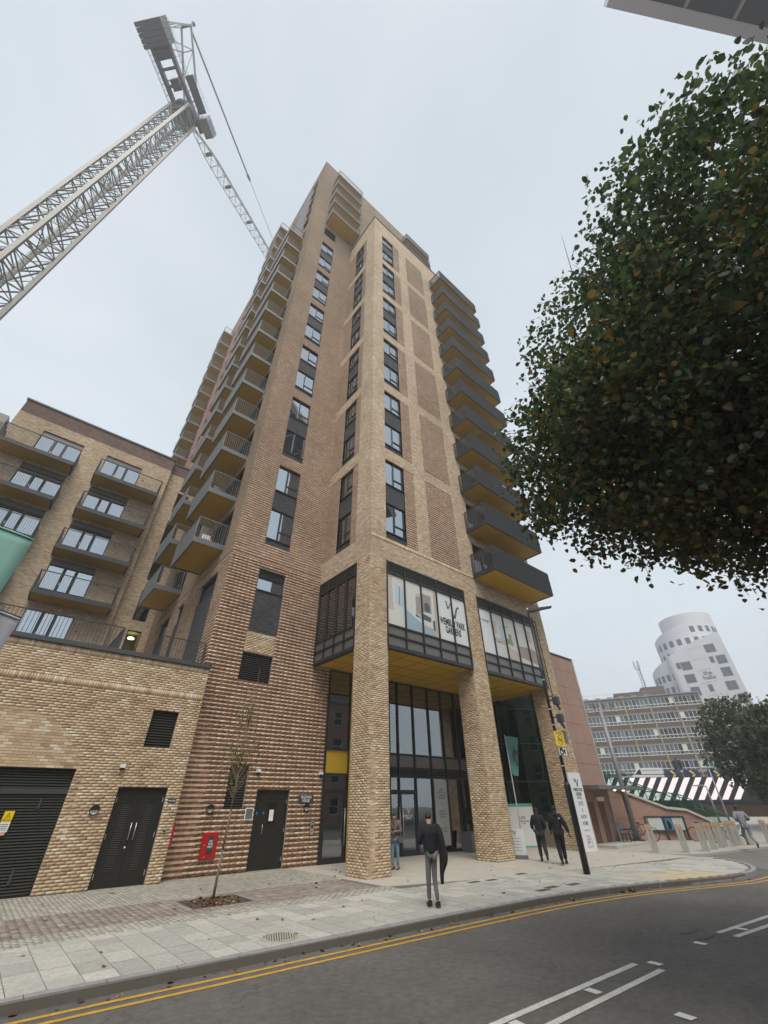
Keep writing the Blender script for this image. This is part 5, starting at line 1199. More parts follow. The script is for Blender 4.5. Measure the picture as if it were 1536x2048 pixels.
obj('seat', MB().box(cxy[0]-.26, cxy[0]+.26, cxy[1]-.26, cxy[1]+.26, .44, .48), mt['steel_d'], ch); m_ = MB().hexa([(cxy[0]-.26, cxy[1]+.2, .48), (cxy[0]+.26, cxy[1]+.2, .48), (cxy[0]+.26, cxy[1]+.24, .48), (cxy[0]-.26, cxy[1]+.24, .48), (cxy[0]-.26, cxy[1]+.34, 1.0), (cxy[0]+.26, cxy[1]+.34, 1.0), (cxy[0]+.26, cxy[1]+.38, 1.0), (cxy[0]-.26, cxy[1]+.38, 1.0)]); obj('backrest', m_, mt['steel_m'], ch)
for s_ in (-.27, .27): obj('armrest', MB().box(cxy[0]+s_-.02, cxy[0]+s_+.02, cxy[1]-.25, cxy[1]+.25, .66, .69), mt['ink'], ch)
def bike(c, d, lab, col):
    t = thing('bicycle', lab, 'bicycle', (c[0], c[1], 0)); d = Vector((*d, 0)).normalized(); c = Vector((*c, 0))
    for k in (-.52, .52):
        m_ = MB(); pts = [tuple(c+d*(k+.33*math.cos(2*math.pi*i/16))+Vector((0, 0, .34+.33*math.sin(2*math.pi*i/16)))) for i in range(17)]; m_.path(pts, .02, 5)
        for i in range(0, 16, 2): m_.tube(pts[i], tuple(c+d*k+Vector((0, 0, .34))), .004, None, 3)
        obj('wheel', m_, mt['ink'], t)
    h = lambda k, z: tuple(c+d*k+Vector((0, 0, z)))
    m_ = MB()
    for a, b_ in ((h(-.52, .34), h(-.05, .30)), (h(-.05, .30), h(-.20, .85)), (h(-.20, .80), h(.38, .85)), (h(.38, .80), h(-.05, .30)), (h(-.52, .34), h(-.18, .78)), (h(.38, .92), h(.52, .34))): m_.tube(a, b_, .018)
    obj('frame', m_, col, t)
    pv = Vector((-d.y, d.x, 0)); m_ = MB().tube(tuple(Vector(h(.38, .95))-pv*.25), tuple(Vector(h(.38, .95))+pv*.25), .014); obj('handlebar', m_, mt['ink'], t); obj('saddle', MB().box(c.x-.2*d.x-.09, c.x-.2*d.x+.09, c.y-.2*d.y-.09, c.y-.2*d.y+.09, .86, .92), mt['ink'], t)
bike((32.3, 14.1), (idd.x, idd.y), 'bicycle parked under the left end of the information boards', mt['ink']); bike((34.6, 11.6), (idd.x, idd.y), 'bicycle leaning at the right end of the information boards', mt['steel_m'])
bike((33.9, 10.4), (.9, -.5), 'bicycle with green frame parked behind the bollards', mat('bike_green', (.05, .35, .05), .5)); bike((35.4, 10.0), (.9, -.4), 'bicycle with white frame parked behind the bollards', mt['white'])
cm = thing('camera_mast', 'tall grey steel mast with a crossbar of floodlights by the brown wall', 'camera mast', (31.9, 14.4, 0))
gp = mat('mast_grey', (.30, .31, .32), .5, .3, var=.1)
obj('mast', MB().tube((31.9, 14.4, 0), (31.9, 14.4, 7.4), .17, .09, 14), gp, cm, True); m_ = MB().bar((31.2, 15.1, 7.35), (32.6, 13.7, 7.35), .07)
for k in (0, .33, .66, 1): m_.box(31.2+1.4*k-.12, 31.2+1.4*k+.12, 15.1-1.4*k-.1, 15.1-1.4*k+.1, 7.42, 7.62); m_.tube((31.2+1.4*k, 15.1-1.4*k, 7.3), (31.1+1.4*k, 15.0-1.4*k, 7.05), .07)
obj('crossbar', m_, gp, cm); obj('foot', MB().lathe((31.9, 14.4, 0), [(.4, 0), (.4, .08), (.2, .12)], 14), mt['coping'], cm)
def lamp2(x, y, h, ax, lab):
    t = thing('street_lamp', lab, 'street lamp', (x, y, 0)); obj('pole', MB().tube((x, y, 0), (x, y, h), .11, .06, 10), gp, t, True)
    m_ = MB().tube((x, y, h-.1), (x+ax[0]*.4, y+ax[1]*.4, h), .05); m_.hexa([(x+ax[0]*.3, y+ax[1]*.3-.15, h-.06), (x+ax[0]*1.3, y+ax[1]*1.3-.15, h-.04), (x+ax[0]*1.3, y+ax[1]*1.3+.15, h-.04), (x+ax[0]*.3, y+ax[1]*.3+.15, h-.06), (x+ax[0]*.3, y+ax[1]*.3-.15, h+.1), (x+ax[0]*1.3, y+ax[1]*1.3-.15, h+.04), (x+ax[0]*1.3, y+ax[1]*1.3+.15, h+.04), (x+ax[0]*.3, y+ax[1]*.3+.15, h+.1)]); obj('lamp_head', m_, gp, t)
lamp2(71.9, 20.8, 5.35, (-.5, .95), 'taller grey street lamp in front of the striped screen'); lamp2(65.1, 19.8, 3.45, (-.5, .95), 'shorter grey street lamp in front of the striped screen')

# ================================================= PEOPLE
def skin_obj(name, V, E, Rd, m, parent, root=0, sub=1):
    me = bpy.data.meshes.new(name); me.from_pydata([tuple(v) for v in V], E, []); o = bpy.data.objects.new('tmp', me); COL.objects.link(o)
    md = o.modifiers.new('s', 'SKIN'); md.use_smooth_shade = True
    for i, r in enumerate(Rd):
        r = r if isinstance(r, tuple) else (r, r); me.skin_vertices[0].data[i].radius = r
        me.skin_vertices[0].data[i].use_root = (i == root)
    sb = o.modifiers.new('b', 'SUBSURF'); sb.levels = sub; sb.render_levels = sub
    bpy.context.view_layer.update(); me2 = bpy.data.meshes.new_from_object(o.evaluated_get(bpy.context.evaluated_depsgraph_get())); bpy.data.objects.remove(o)
    me2.name = name; me2.materials.clear(); me2.materials.append(m); me2.shade_smooth(); return obj(name, me2, None, parent)
skinL = mat('skin_light', (.42, .25, .17), .5, var=.05); skinD = mat('skin_dark', (.06, .035, .022), .5, var=.05)
hair = mat('hair_black', (.010, .009, .008), .6, var=.3, scale=40)
def person(loc, head_to, label, H=1.75, J={}, top=None, legs=None, shoe=None, skin=None, jr=1.0, tr=1.0, jl=.93, skincol=None, hairr=1.0, cap=None, name='person', sleeves=True, hemz=.86):
    """J: joint overrides in a frame where +y is the way the person faces, x to their right, for a 1.75 m body"""
    t = thing(name, label, 'person', (loc[0], loc[1], loc[2] if len(loc) > 2 else .03)); z0 = loc[2] if len(loc) > 2 else .03
    D = dict(pel=(0, 0, .96), sp=(0, .0, 1.15), ch=(0, -.01, 1.34), nk=(0, 0, 1.49), hb=(0, .03, 1.60), ht=(0, .035, 1.70), shL=(-.17, 0, 1.42), shR=(.17, 0, 1.42), elL=(-.24, -.02, 1.14), elR=(.24, -.02, 1.14), wrL=(-.25, .06, .90), wrR=(.25, .06, .90),
             hiL=(-.09, 0, .92), hiR=(.09, 0, .92), knL=(-.10, .03, .50), knR=(.10, .03, .50), anL=(-.10, 0, .085), anR=(.10, 0, .085), toL=None, toR=None)
    D.update(J)
    for s in 'LR':
        if D['to'+s] is None: a = D['an'+s]; D['to'+s] = (a[0]*1.1, a[1]+.17, a[2]-.045)
    k = H/1.75; th = math.atan2(head_to[1], head_to[0])-math.pi/2; c, sn = math.cos(th), math.sin(th)
    def Wp(p): x, y, z = p; return (loc[0]+k*(x*c-y*sn), loc[1]+k*(x*sn+y*c), z0+k*z)
    names = ['pel', 'sp', 'ch', 'nk', 'hb', 'ht', 'shL', 'elL', 'wrL', 'shR', 'elR', 'wrR', 'hiL', 'knL', 'anL', 'toL', 'hiR', 'knR', 'anR', 'toR']
    rad = [(.12, .09), (.10, .08), (.10, .075), .050, .088, .078, .045, .042, .028, .045, .042, .028, .085, .055, .038, .030, .085, .055, .038, .030]
    ix = {n: i for i, n in enumerate(names)}
    E = [(0, 1), (1, 2), (2, 3), (3, 4), (4, 5), (2, 6), (6, 7), (7, 8), (2, 9), (9, 10), (10, 11), (0, 12), (12, 13), (13, 14), (14, 15), (0, 16), (16, 17), (17, 18), (18, 19)]
    V = [Vector(D[n]) for n in names]; Rr = list(rad)
    for s in 'LR':        # hands with fingers and thumb
        w_ = Vector(D['wr'+s]); d = (w_-Vector(D['el'+s])).normalized(); hd2 = Vector(D.get('hd'+s, tuple(w_+d*.08))); dd = (hd2-w_).normalized(); V.append(hd2); Rr.append((.030, .018)); hi = len(V)-1; E.append((ix['wr'+s], hi))
        sd = dd.cross(Vector((0, 0, 1))); sd = Vector((0, 1, 0)) if sd.length < .3 else sd.normalized()
        for q, ln in ((-.027, .062), (-.009, .075), (.009, .070), (.027, .055)):
            V.append(hd2+sd*q+dd*ln*.55); Rr.append(.010); V.append(hd2+sd*q+dd*ln+Vector((0, .015, -.012))); Rr.append(.008); E += [(hi, len(V)-2), (len(V)-2, len(V)-1)]
        V.append(w_+dd*.035+sd*-.035+Vector((0, .02, 0))); Rr.append(.011); E.append((ix['wr'+s], len(V)-1))
    sk = lambda r: (r[0]*k, r[1]*k) if isinstance(r, tuple) else r*k
    body = skin_obj('body', [Wp(v) for v in V], E, [sk(r) for r in Rr], skin, t, 0, 1)
    # face: nose and ears
    hb, ht = Vector(D['hb']), Vector(D['ht']); hc = (hb+ht)/2; fw = Vector(D.get('face', (0, 1, 0))).normalized(); rt = fw.cross(Vector((0, 0, 1)))
    m_ = MB(); m_.tube(Wp(hc+fw*.072+Vector((0, 0, .01))), Wp(hc+fw*.102-Vector((0, 0, .025))), .008*k, .015*k, 6)
    for s_ in (-1, 1): m_.lathe(Wp(hc+rt*.078*s_-Vector((0, 0, .03))), [(.008, 0), (.016, .015), (.016, .04), (.008, .055)], 6)
    obj('nose_and_ears', m_, skin, t, True)
    m_ = MB()
    for s_ in (-1, 1): m_.lathe(Wp(hc+fw*.070+rt*.032*s_+Vector((0, 0, -.002))), [(.004, -.006), (.010, 0), (.004, .006)], 6)
    m_.bar(Wp(hc+fw*.074+rt*-.022-Vector((0, 0, .055))), Wp(hc+fw*.074+rt*.022-Vector((0, 0, .055))), .006); obj('eyes_and_mouth', m_, hair, t)
    hv = [hb-Vector((0, 0, .02))-fw*.040, ht+Vector((0, 0, .002))-fw*.022, ht+fw*.03+Vector((0, 0, .022))]
    skin_obj('hair', [Wp(v) for v in hv], [(0, 1), (1, 2)], [.095*k*hairr, .094*k*hairr, .066*k*hairr], cap or hair, t, 0, 1)
    # top
    pl = Vector(D['pel']); jn = ['lo', 'sp', 'ch', 'cn', 'shL', 'elL', 'wrL', 'shR', 'elR', 'wrR']
    jv = [pl+Vector((0, 0, hemz-.96)), Vector(D['sp']), Vector(D['ch']), Vector(D['ch']).lerp(Vector(D['nk']), 1.02), Vector(D['shL']), Vector(D['elL']), Vector(D['elL']).lerp(Vector(D['wrL']), jl), Vector(D['shR']), Vector(D['elR']), Vector(D['elR']).lerp(Vector(D['wrR']), jl)]
    jrad = [(.175, .135), (.180, .140), (.195, .145), .072, .098, .074, .052, .098, .074, .052]
    skin_obj('jacket', [Wp(v) for v in jv], [(0, 1), (1, 2), (2, 3), (2, 4), (4, 5), (5, 6), (2, 7), (7, 8), (8, 9)], [sk((r[0]*jr, r[1]*jr) if isinstance(r, tuple) else r*jr) for r in jrad], top, t, 1, 1)
    tv = [pl, Vector(D['hiL']), Vector(D['knL']), Vector(D['anL'])+Vector((0, 0, .03)), Vector(D['hiR']), Vector(D['knR']), Vector(D['anR'])+Vector((0, 0, .03))]
    skin_obj('trousers', [Wp(v) for v in tv], [(0, 1), (1, 2), (2, 3), (0, 4), (4, 5), (5, 6)], [sk(r) for r in [(.145*tr, .115*tr), .100*tr, .072*tr, .056*tr, .100*tr, .072*tr, .056*tr]], legs, t, 0, 1)
    for s in 'LR':
        a, b_ = Vector(D['an'+s]), Vector(D['to'+s]); bk = a+(a-b_).normalized()*.05-Vector((0, 0, .03))
        skin_obj('shoe', [Wp(bk), Wp(a-Vector((0, 0, .025))), Wp(b_)], [(0, 1), (1, 2)], [sk(.040), sk(.050), sk((.045, .032))], shoe, t, 1, 1)
    return t, Wp
navy = mat('cloth_navy_black', (.010, .011, .018), .9, var=.25, scale=8, bump=.4, bscale=60); blk = mat('cloth_black', (.008, .008, .012), .88, var=.3, scale=8, bump=.4, bscale=60)
greyt = mat('cloth_grey_check', (.13, .13, .14), .9, var=.15, scale=20, bump=.3); jeans = mat('denim_blue', (.17, .26, .35), .9, var=.25, scale=6); mauve = mat('cloth_mauve', (.16, .115, .12), .9, var=.2, scale=9)
ltgrey = mat('cloth_light_grey', (.21, .22, .25), .9, var=.12, scale=8); shb = mat('shoe_black', (.012, .012, .014), .5)
# man with a coat over his shoulder, seen from behind, near the kerb
ph1, W1 = person((8.88, 8.95), (.50, .87), 'man in black sweater and grey trousers seen from behind beside the kerb', 1.74,
    dict(elL=(-.30, .02, 1.16), wrL=(-.14, .22, 1.13), elR=(.29, .03, 1.18), wrR=(.13, .24, 1.15), hb=(.0, .055, 1.57), ht=(.0, .075, 1.665), face=(.35, .9, -.25), knL=(-.085, .02, .50), knR=(.06, .02, .50), anL=(-.07, .10, .085), anR=(.085, -.06, .085), hiL=(-.07, 0, .92), hiR=(.07, 0, .92)),
    navy, greyt, shb, skinL, 1.06, .88, hemz=.94)
co = MB(); pts = [(.20, -.10, 1.44), (.27, -.12, 1.2), (.30, -.12, .95), (.27, -.10, .66)]
def sheet(Wp, rows, m, parent, name, th=.03):
    mb = MB()
    for a, b_ in zip(rows[:-1], rows[1:]):
        (c0, w0, d0), (c1, w1, d1) = a, b_
        mb.hexa([Wp((c0[0]-w0, c0[1]-d0, c0[2])), Wp((c0[0]+w0, c0[1]-d0, c0[2])), Wp((c0[0]+w0, c0[1]+d0, c0[2])), Wp((c0[0]-w0, c0[1]+d0, c0[2])), Wp((c1[0]-w1, c1[1]-d1, c1[2])), Wp((c1[0]+w1, c1[1]-d1, c1[2])), Wp((c1[0]+w1, c1[1]+d1, c1[2])), Wp((c1[0]-w1, c1[1]+d1, c1[2]))])
    return obj(name, mb, m, parent, True)
coat = setp(skin_obj('folded_coat', [W1(p) for p in ((.17, .06, 1.46), (.20, -.02, 1.47), (.23, -.07, 1.34), (.26, -.06, 1.12), (.30, -.05, .92), (.29, -.05, .78), (.23, -.04, .62), (.22, -.04, .38))], [(i, i+1) for i in range(7)], [(.05, .05), (.07, .06), (.09, .08), (.115, .085), (.155, .09), (.15, .085), (.065, .05), (.05, .035)], blk, None, 3, 1), 'long black coat hanging from the shoulder of the man by the kerb', 'coat')
skin_obj('shirt_hem', [W1((0, 0, .95)), W1((0, 0, .885))], [(0, 1)], [(.150, .118), (.150, .118)], mt['white'], ph1, 0, 1)
# woman half hidden behind the left pillar
ph2, W2 = person((12.62, 14.55), (-.75, -.55), 'woman in mauve sweatshirt and pale jeans looking at a phone behind the left pillar', 1.66,
    dict(elL=(-.25, .03, 1.13), wrL=(-.06, .24, 1.15), elR=(.25, .03, 1.12), wrR=(.08, .25, 1.12), hb=(0, .05, 1.56), ht=(0, .08, 1.65), face=(0, .9, -.4)), mauve, jeans, shb, skinL, 1.08, 1.0, hemz=.90)
skin_obj('long_hair', [W2((0, -.02, 1.66)), W2((0, -.06, 1.50)), W2((0, -.07, 1.36))], [(0, 1), (1, 2)], [.09, .07, .05], hair, ph2)
bag = thing('shoulder_bag', 'small grey patterned shoulder bag hanging at the side of the woman', 'bag', W2((.2, .1, .95)))
q = W2((-.20, .02, .90)); obj('pouch', MB().box(q[0]-.12, q[0]+.10, q[1]-.05, q[1]+.05, q[2]-.10, q[2]+.10), mat('bag_grey', (.10, .09, .08), .7, var=.5, scale=25), bag); obj('strap', MB().path([q, W2((-.19, .12, 1.15)), W2((.10, .10, 1.47))], .012), mt['ink'], bag)
phn = setp(obj('phone', MB().box(*[v for p in (W2((0, .31, 1.17)),) for v in (p[0]-.03, p[0]+.03, p[1]-.02, p[1]+.02, p[2]-.03, p[2]+.06)]), mt['ink']), 'dark phone held in the hands of the woman', 'phone')
# two men in black walking away
ph3, _w = person((18.35, 12.15), (.80, .60), 'man in black jacket and dark jeans walking, left one of the walking pair', 1.74, dict(knL=(-.09, .14, .50), anL=(-.09, .20, .085), knR=(.09, -.06, .50), anR=(.10, -.42, .20), toR=(.10, -.34, .08), elL=(-.27, .06, 1.15), wrL=(-.22, .24, 1.02), elR=(.25, -.04, 1.15), wrR=(.20, .12, 1.0)), blk, mat('denim_black', (.022, .025, .032), .9, var=.2), shb, skinD, 1.12, 1.22)
ph4, _w = person((18.1, 11.15), (.80, .60), 'man in hooded black jacket and black trousers walking, right one of the walking pair', 1.80, dict(knL=(-.09, -.04, .50), anL=(-.09, -.30, .10), toL=(-.09, -.14, .04), knR=(.09, .16, .50), anR=(.10, .24, .085), elR=(.30, -.10, 1.14), wrR=(.36, -.16, .90), elL=(-.25, .04, 1.15), wrL=(-.24, .20, .98)), blk, blk, shb, skinD, 1.2, 1.25)
skin_obj('hood', [_w((0, -.10, 1.50)), _w((0, -.12, 1.42))], [(0, 1)], [(.10, .06), (.09, .05)], blk, ph4); q = _w((.10, -.15, 1.36)); obj('chest_badge', MB().box(q[0]-.02, q[0]+.02, q[1]-.03, q[1]+.0, q[2]-.02, q[2]+.02), mt['white'], ph4)
# runner
ph5, _w = person((29.9, 8.1, .0), (.86, .50), 'runner in grey top and grey joggers in front of the bollards', 1.76, dict(pel=(0, 0, .96), ch=(0, .08, 1.33), nk=(0, .12, 1.48), hb=(0, .17, 1.58), ht=(0, .20, 1.67), shL=(-.19, .10, 1.41), shR=(.19, .10, 1.41), elL=(-.30, -.10, 1.2), wrL=(-.20, .12, 1.12), elR=(.31, .0, 1.18), wrR=(.24, .22, 1.16),
    knL=(-.10, .30, .62), anL=(-.10, .22, .24), toL=(-.10, .38, .20), knR=(.10, -.02, .52), anR=(.11, -.36, .26), toR=(.11, -.30, .10)), ltgrey, mat('joggers_grey', (.24, .25, .27), .9), mat('shoe_mixed', (.12, .12, .13), .6, var=.5, scale=30), skinD, 1.08)

# ================================================= BRIDGE, SCREEN, OFFICE BLOCK, WHITE TOWER
def pol(b, e, d, base=1.9): a = R(b); return (d*math.sin(a), d*math.cos(a), base+d*math.tan(R(e)))
brg = thing('road_bridge', 'road bridge with a long slanted black and white striped screen along its side', 'bridge', (85, 30, 0))
A0 = Vector(pol(63.5, 0, 92)[:2]); A1 = Vector(pol(78.5, 0, 97)[:2]); bd = A1-A0; bl_ = bd.length; bd.normalize(); bn = Vector((bd.y, -bd.x)); bn = bn if bn.dot(-A0) > 0 else -bn; BF = Fr((A0.x, A0.y), (bd.x, bd.y), (bn.x, bn.y))
m_ = MB(); BF.poly(m_, [(0, 1.7), (8, 1.7), (bl_, 1.35), (bl_, 5.15), (0, 5.45)], -14, -.3); obj('deck', m_, mt['ink'], brg)
m_ = MB(); BF.poly(m_, [(0, 2.1), (11.8, 2.05), (bl_-2.2, 1.85), (bl_-2.2, 5.05), (0, 5.5)], -.3, 0); scr = obj('screen', m_, mat('screen_black', (.012, .012, .014), .4), brg)
led = mat('lit_pink_white', (.80, .70, .72), .5, var=.03, emit=.25)
for i in range(-1, 13):
    u = -.6+1.62*i; u1 = u+.85
    if u1+2.4 > bl_-2.0: break
    m_ = MB(); zt = 5.38-.018*u; BF.poly(m_, [(max(u, 0), 2.18), (u1, 2.18), (u1+2.4, zt), (max(u+2.4, 0), zt)], .002, .03); obj('light_stripe', m_, led, scr)
obj('parapet_rail', MB().path([BF.P(0, 5.9, -.4), BF.P(bl_, 5.5, -.4)], .05), mt['ink'], brg)
rust = mat('abutment_rust', (.17, .09, .045), .9, var=.45, scale=.35)
m_ = MB(); BF.box(m_, 7.5, 11.3, -2.5, 1.72, -12, -9); obj('brick_abutment', m_, mt['w_salm'], brg)
m_ = MB(); BF.poly(m_, [(11.3, -2.5), (11.3, 2.0), (bl_+6, 1.85), (bl_+6, -2.5)], -12.5, -1.6); obj('abutment', m_, rust, brg)
m_ = MB(); BF.box(m_, bl_-1.5, bl_+20, -2.5, 5, -4, -1.5); obj('abutment_wall', m_, rust, brg)
van = thing('white_van', 'white panel van driving along the bridge', 'van', BF.P(8.8, 5.0, -4)); VF = Fr(BF.P(0, 0, -3)[:2], (bd.x, bd.y), (bn.x, bn.y)); zv = 4.55
m_ = MB(); VF.poly(m_, [(6.1, zv+.4), (10.9, zv+.4), (10.9, zv+2.25), (8.0, zv+2.3), (7.2, zv+2.2), (6.5, zv+1.45), (6.1, zv+1.2)], -1.9, 0); obj('body', m_, mt['white'], van)
m_ = MB(); VF.poly(m_, [(6.55, zv+1.4), (7.5, zv+1.4), (7.5, zv+2.05), (7.2, zv+2.05)], .002, .02); obj('side_window', m_, mt['ink'], van); m_ = MB(); VF.box(m_, 7.7, 10.6, zv+1.9, zv+1.95, .002, .02); obj('roof_line', m_, mt['steel_m'], van)
for u in (6.9, 10.1): m_ = MB(); VF.disc(m_, u, zv+.38, .36, -.1, .03, 16); obj('wheel', m_, mt['ink'], van)
car = thing('pale_car', 'pale car ahead of the white van on the bridge', 'car', BF.P(5, 5, -4)); m_ = MB(); VF.poly(m_, [(2.6, zv+.4), (5.9, zv+.4), (5.9, zv+1.1), (5.5, zv+1.2), (5.0, zv+1.65), (3.4, zv+1.65), (2.8, zv+1.2), (2.6, zv+1.1)], -1.7, 0); obj('body', m_, mat('car_silver', (.45, .52, .54), .3, .5), car); m_ = MB(); VF.poly(m_, [(3.0, zv+1.2), (5.3, zv+1.2), (4.9, zv+1.58), (3.5, zv+1.58)], .002, .02); obj('side_window', m_, mt['ink'], car)
for u in (3.2, 5.3): m_ = MB(); VF.disc(m_, u, zv+.36, .32, -.1, .03, 14); obj('wheel', m_, mt['ink'], car)
navyb = mat('board_navy', (.012, .028, .10), .5); chy = mat('chevron_yellow', (.85, .62, .06), .5, var=.02)
for i, (u, lab) in enumerate(((11.0, 'left blue chevron board on the bridge beside the van'), (13.8, 'middle blue chevron board on the bridge'), (17.2, 'right blue chevron board on the bridge, by the tree'))):
    t = thing('chevron_board', lab, 'road sign', BF.P(u, 5.3, -.8)); QF = Fr(BF.P(0, 0, -.8)[:2], (bd.x, bd.y), (bn.x, bn.y)); m_ = MB(); QF.box(m_, u-.3, u+1.9, 5.25-.02*u, 6.55-.02*u, -.05, 0); obj('board', m_, navyb, t)
    zc = 5.9-.02*u; m_ = MB(); QF.poly(m_, [(u+.5, zc+.55), (u+1.0, zc), (u+.5, zc-.55), (u+.85, zc-.55), (u+1.35, zc), (u+.85, zc+.55)][::-1], .002, .02); obj('chevron', m_, chy, t)
    obj('post', MB().tube(BF.P(u+.2, 4.5, -.9), BF.P(u+.2, 5.4, -.9), .05), mt['ink'], t)
    if i == 1: text('M25', .5, QF, u+1.6, zc, .002, chy, t) if False else None
ts = thing('traffic_signal', 'black traffic light on a post on the bridge', 'traffic light', BF.P(13.2, 5, -1.2))
q = BF.P(13.1, 0, -1.2); obj('post', MB().tube((q[0], q[1], 4.6), (q[0], q[1], 8.1), .08), mt['ink'], ts)
for s_ in (-.38, .38): obj('signal_head', MB().box(q[0]+bd.x*s_-.2, q[0]+bd.x*s_+.2, q[1]+bd.y*s_-.2, q[1]+bd.y*s_+.2, 6.4, 7.7), mt['ink'], ts)

of = thing('office_block', 'long office block with white window grids and brown spandrels behind the bridge', 'office building', (125, 45, 0))
O0 = Vector(pol(75.65, 0, 137)[:2]); O1 = Vector(pol(60.0, 0, 134)[:2]); od = O0-O1; ol = od.length; od.normalize(); on = Vector((od.y, -od.x)); on = on if on.dot(-O0) > 0 else -on; OF = Fr((O1.x, O1.y), (od.x, od.y), (on.x, on.y))
ZR = 24.55; ST_ = 3.53; nb = int(ol/5.85)
m_ = MB(); OF.box(m_, 0, ol, 0, ZR, -14, -.35); obj('wall', m_, mat('office_core', (.07, .05, .045), .9), of)
m_ = MB(); OF.box(m_, -.3, ol+.3, ZR, ZR+.35, -14.2, .3); obj('roof_edge', m_, mat('office_roof_grey', (.22, .22, .24), .8), of)
spm = mat('office_spandrel', (.12, .078, .062), .85, var=.1, scale=.6); bandm = mat('office_band', (.34, .30, .25), .8); wf = mat('office_frame_white', (.68, .68, .64), .6, var=.06); og = [mat('office_glass_%d' % i, c, .12, .0, var=.3, scale=.5, spec=.9) for i, c in enumerate([(.035, .045, .06), (.06, .08, .09), (.10, .14, .18), (.02, .022, .03)])]
colm = mat('office_column', (.36, .32, .24), .8)
for f in range(6):
    zt = ZR-.25-ST_*f
    m_ = MB(); OF.box(m_, 0, ol, zt-ST_+.05, zt-ST_+1.18, -.35, -.05); obj('spandrel', m_, spm, of)
    m_ = MB(); OF.box(m_, 0, ol, zt-ST_+1.18-1.15, zt-ST_+.05, -.35, .05); OF.box(m_, 0, ol, zt-.12, zt+.1, -.3, .02); obj('floor_band', m_, bandm, of)
    for b_ in range(nb):
        u1 = ol-5.85*b_-.15; u0 = u1-5.55
        if b_ > 4: continue
        m_ = MB(); n6 = 6; ww = (u1-u0)/n6; zb_, zm, zt_ = zt-2.30, zt-1.62, zt-.14
        for i in range(n6+1): OF.box(m_, u0+i*ww-.05, u0+i*ww+.05, zb_, zt_, -.2, -.04)
        for z in (zb_, zm, zt_): OF.box(m_, u0, u1, z-.07, z+.07, -.195, -.045)
        wdo = obj('window', m_, wf, of)
        joined = MB()
        for i in range(n6):
            gm_ = random.choice(og)
            for (c, d) in ((zb_+.07, zm-.07), (zm+.07, zt_-.07)):
                m_ = MB() if b_ < 4 else joined; OF.box(m_, u0+i*ww+.05, u0+(i+1)*ww-.05, c, d, -.2, -.12)
                if b_ < 4: obj('pane', m_, gm_, wdo)
        if b_ > 3: obj('panes', joined, og[1], wdo, kind='stuff')
        if (b_+f) % 3 == 1: m_ = MB(); k = random.randint(0, 5); OF.box(m_, u0+k*ww+.05, u0+(k+1)*ww-.05, zm+.07, zt_-.07, -.118, -.10); obj('white_panel', m_, wf, wdo)
for b_ in range(6):
    u = ol-5.85*b_; m_ = MB(); OF.box(m_, u-.15, u+.15, 0, ZR, -.3, .14); obj('column', m_, colm, of)
m_ = MB(); OF.box(m_, ol-19, ol-12, ZR+.35, ZR+2.0, -8, -3); OF.box(m_, ol-12, ol-6.5, ZR+.35, ZR+2.9, -8, -3); obj('plant_room', m_, mat('plant_room_brown', (.14, .09, .085), .8), of)
m_ = MB()
for i in range(7): OF.box(m_, ol-30+3*i, ol-28.8+3*i, ZR+.36, ZR+.95, -2.5, -1.6)
m_.path([OF.P(ol-36, ZR+1.5, -.6), OF.P(ol, ZR+1.5, -.6)], .03, 4)
for i in range(13): m_.tube(OF.P(ol-36+3*i, ZR+.35, -.6), OF.P(ol-36+3*i, ZR+1.5, -.6), .03, None, 4)
obj('roof_units', m_, mat('roof_units_grey', (.30, .30, .32), .7), of)
am = thing('antenna_mast', 'telephone antenna mast standing on the office block roof', 'antenna mast', OF.P(ol-10.3, ZR+.35, -4)); q = OF.P(ol-10.6, 0, -5)
m_ = MB(); 
for dx_, dy_ in ((-.35, -.3), (.35, -.3), (0, .4)): m_.tube((q[0]+dx_, q[1]+dy_, ZR+.35), (q[0]+dx_*.8, q[1]+dy_*.8, 33.2), .07, None, 5)
for i in range(9): z = ZR+1+i*.95; m_.tube((q[0]-.35, q[1]-.3, z), (q[0]+.35, q[1]-.3, z+.8), .04, None, 4); m_.tube((q[0]+.35, q[1]-.3, z), (q[0], q[1]+.4, z+.8), .04, None, 4)
obj('lattice', m_, mt['steel_m'], am); m_ = MB()
for a in range(3): t_ = a*2.1; m_.box(q[0]+.7*math.cos(t_)-.16, q[0]+.7*math.cos(t_)+.16, q[1]+.7*math.sin(t_)-.16, q[1]+.7*math.sin(t_)+.16, 32.6, 34.9)
obj('panel_antenna', m_, mat('antenna_white', (.6, .6, .62), .5), am); obj('dish', MB().lathe((q[0]+.8, q[1]-.6, 26.3), [(.6, 0), (.5, .2)], 14), mat('dish_cream', (.6, .55, .4), .5), am)

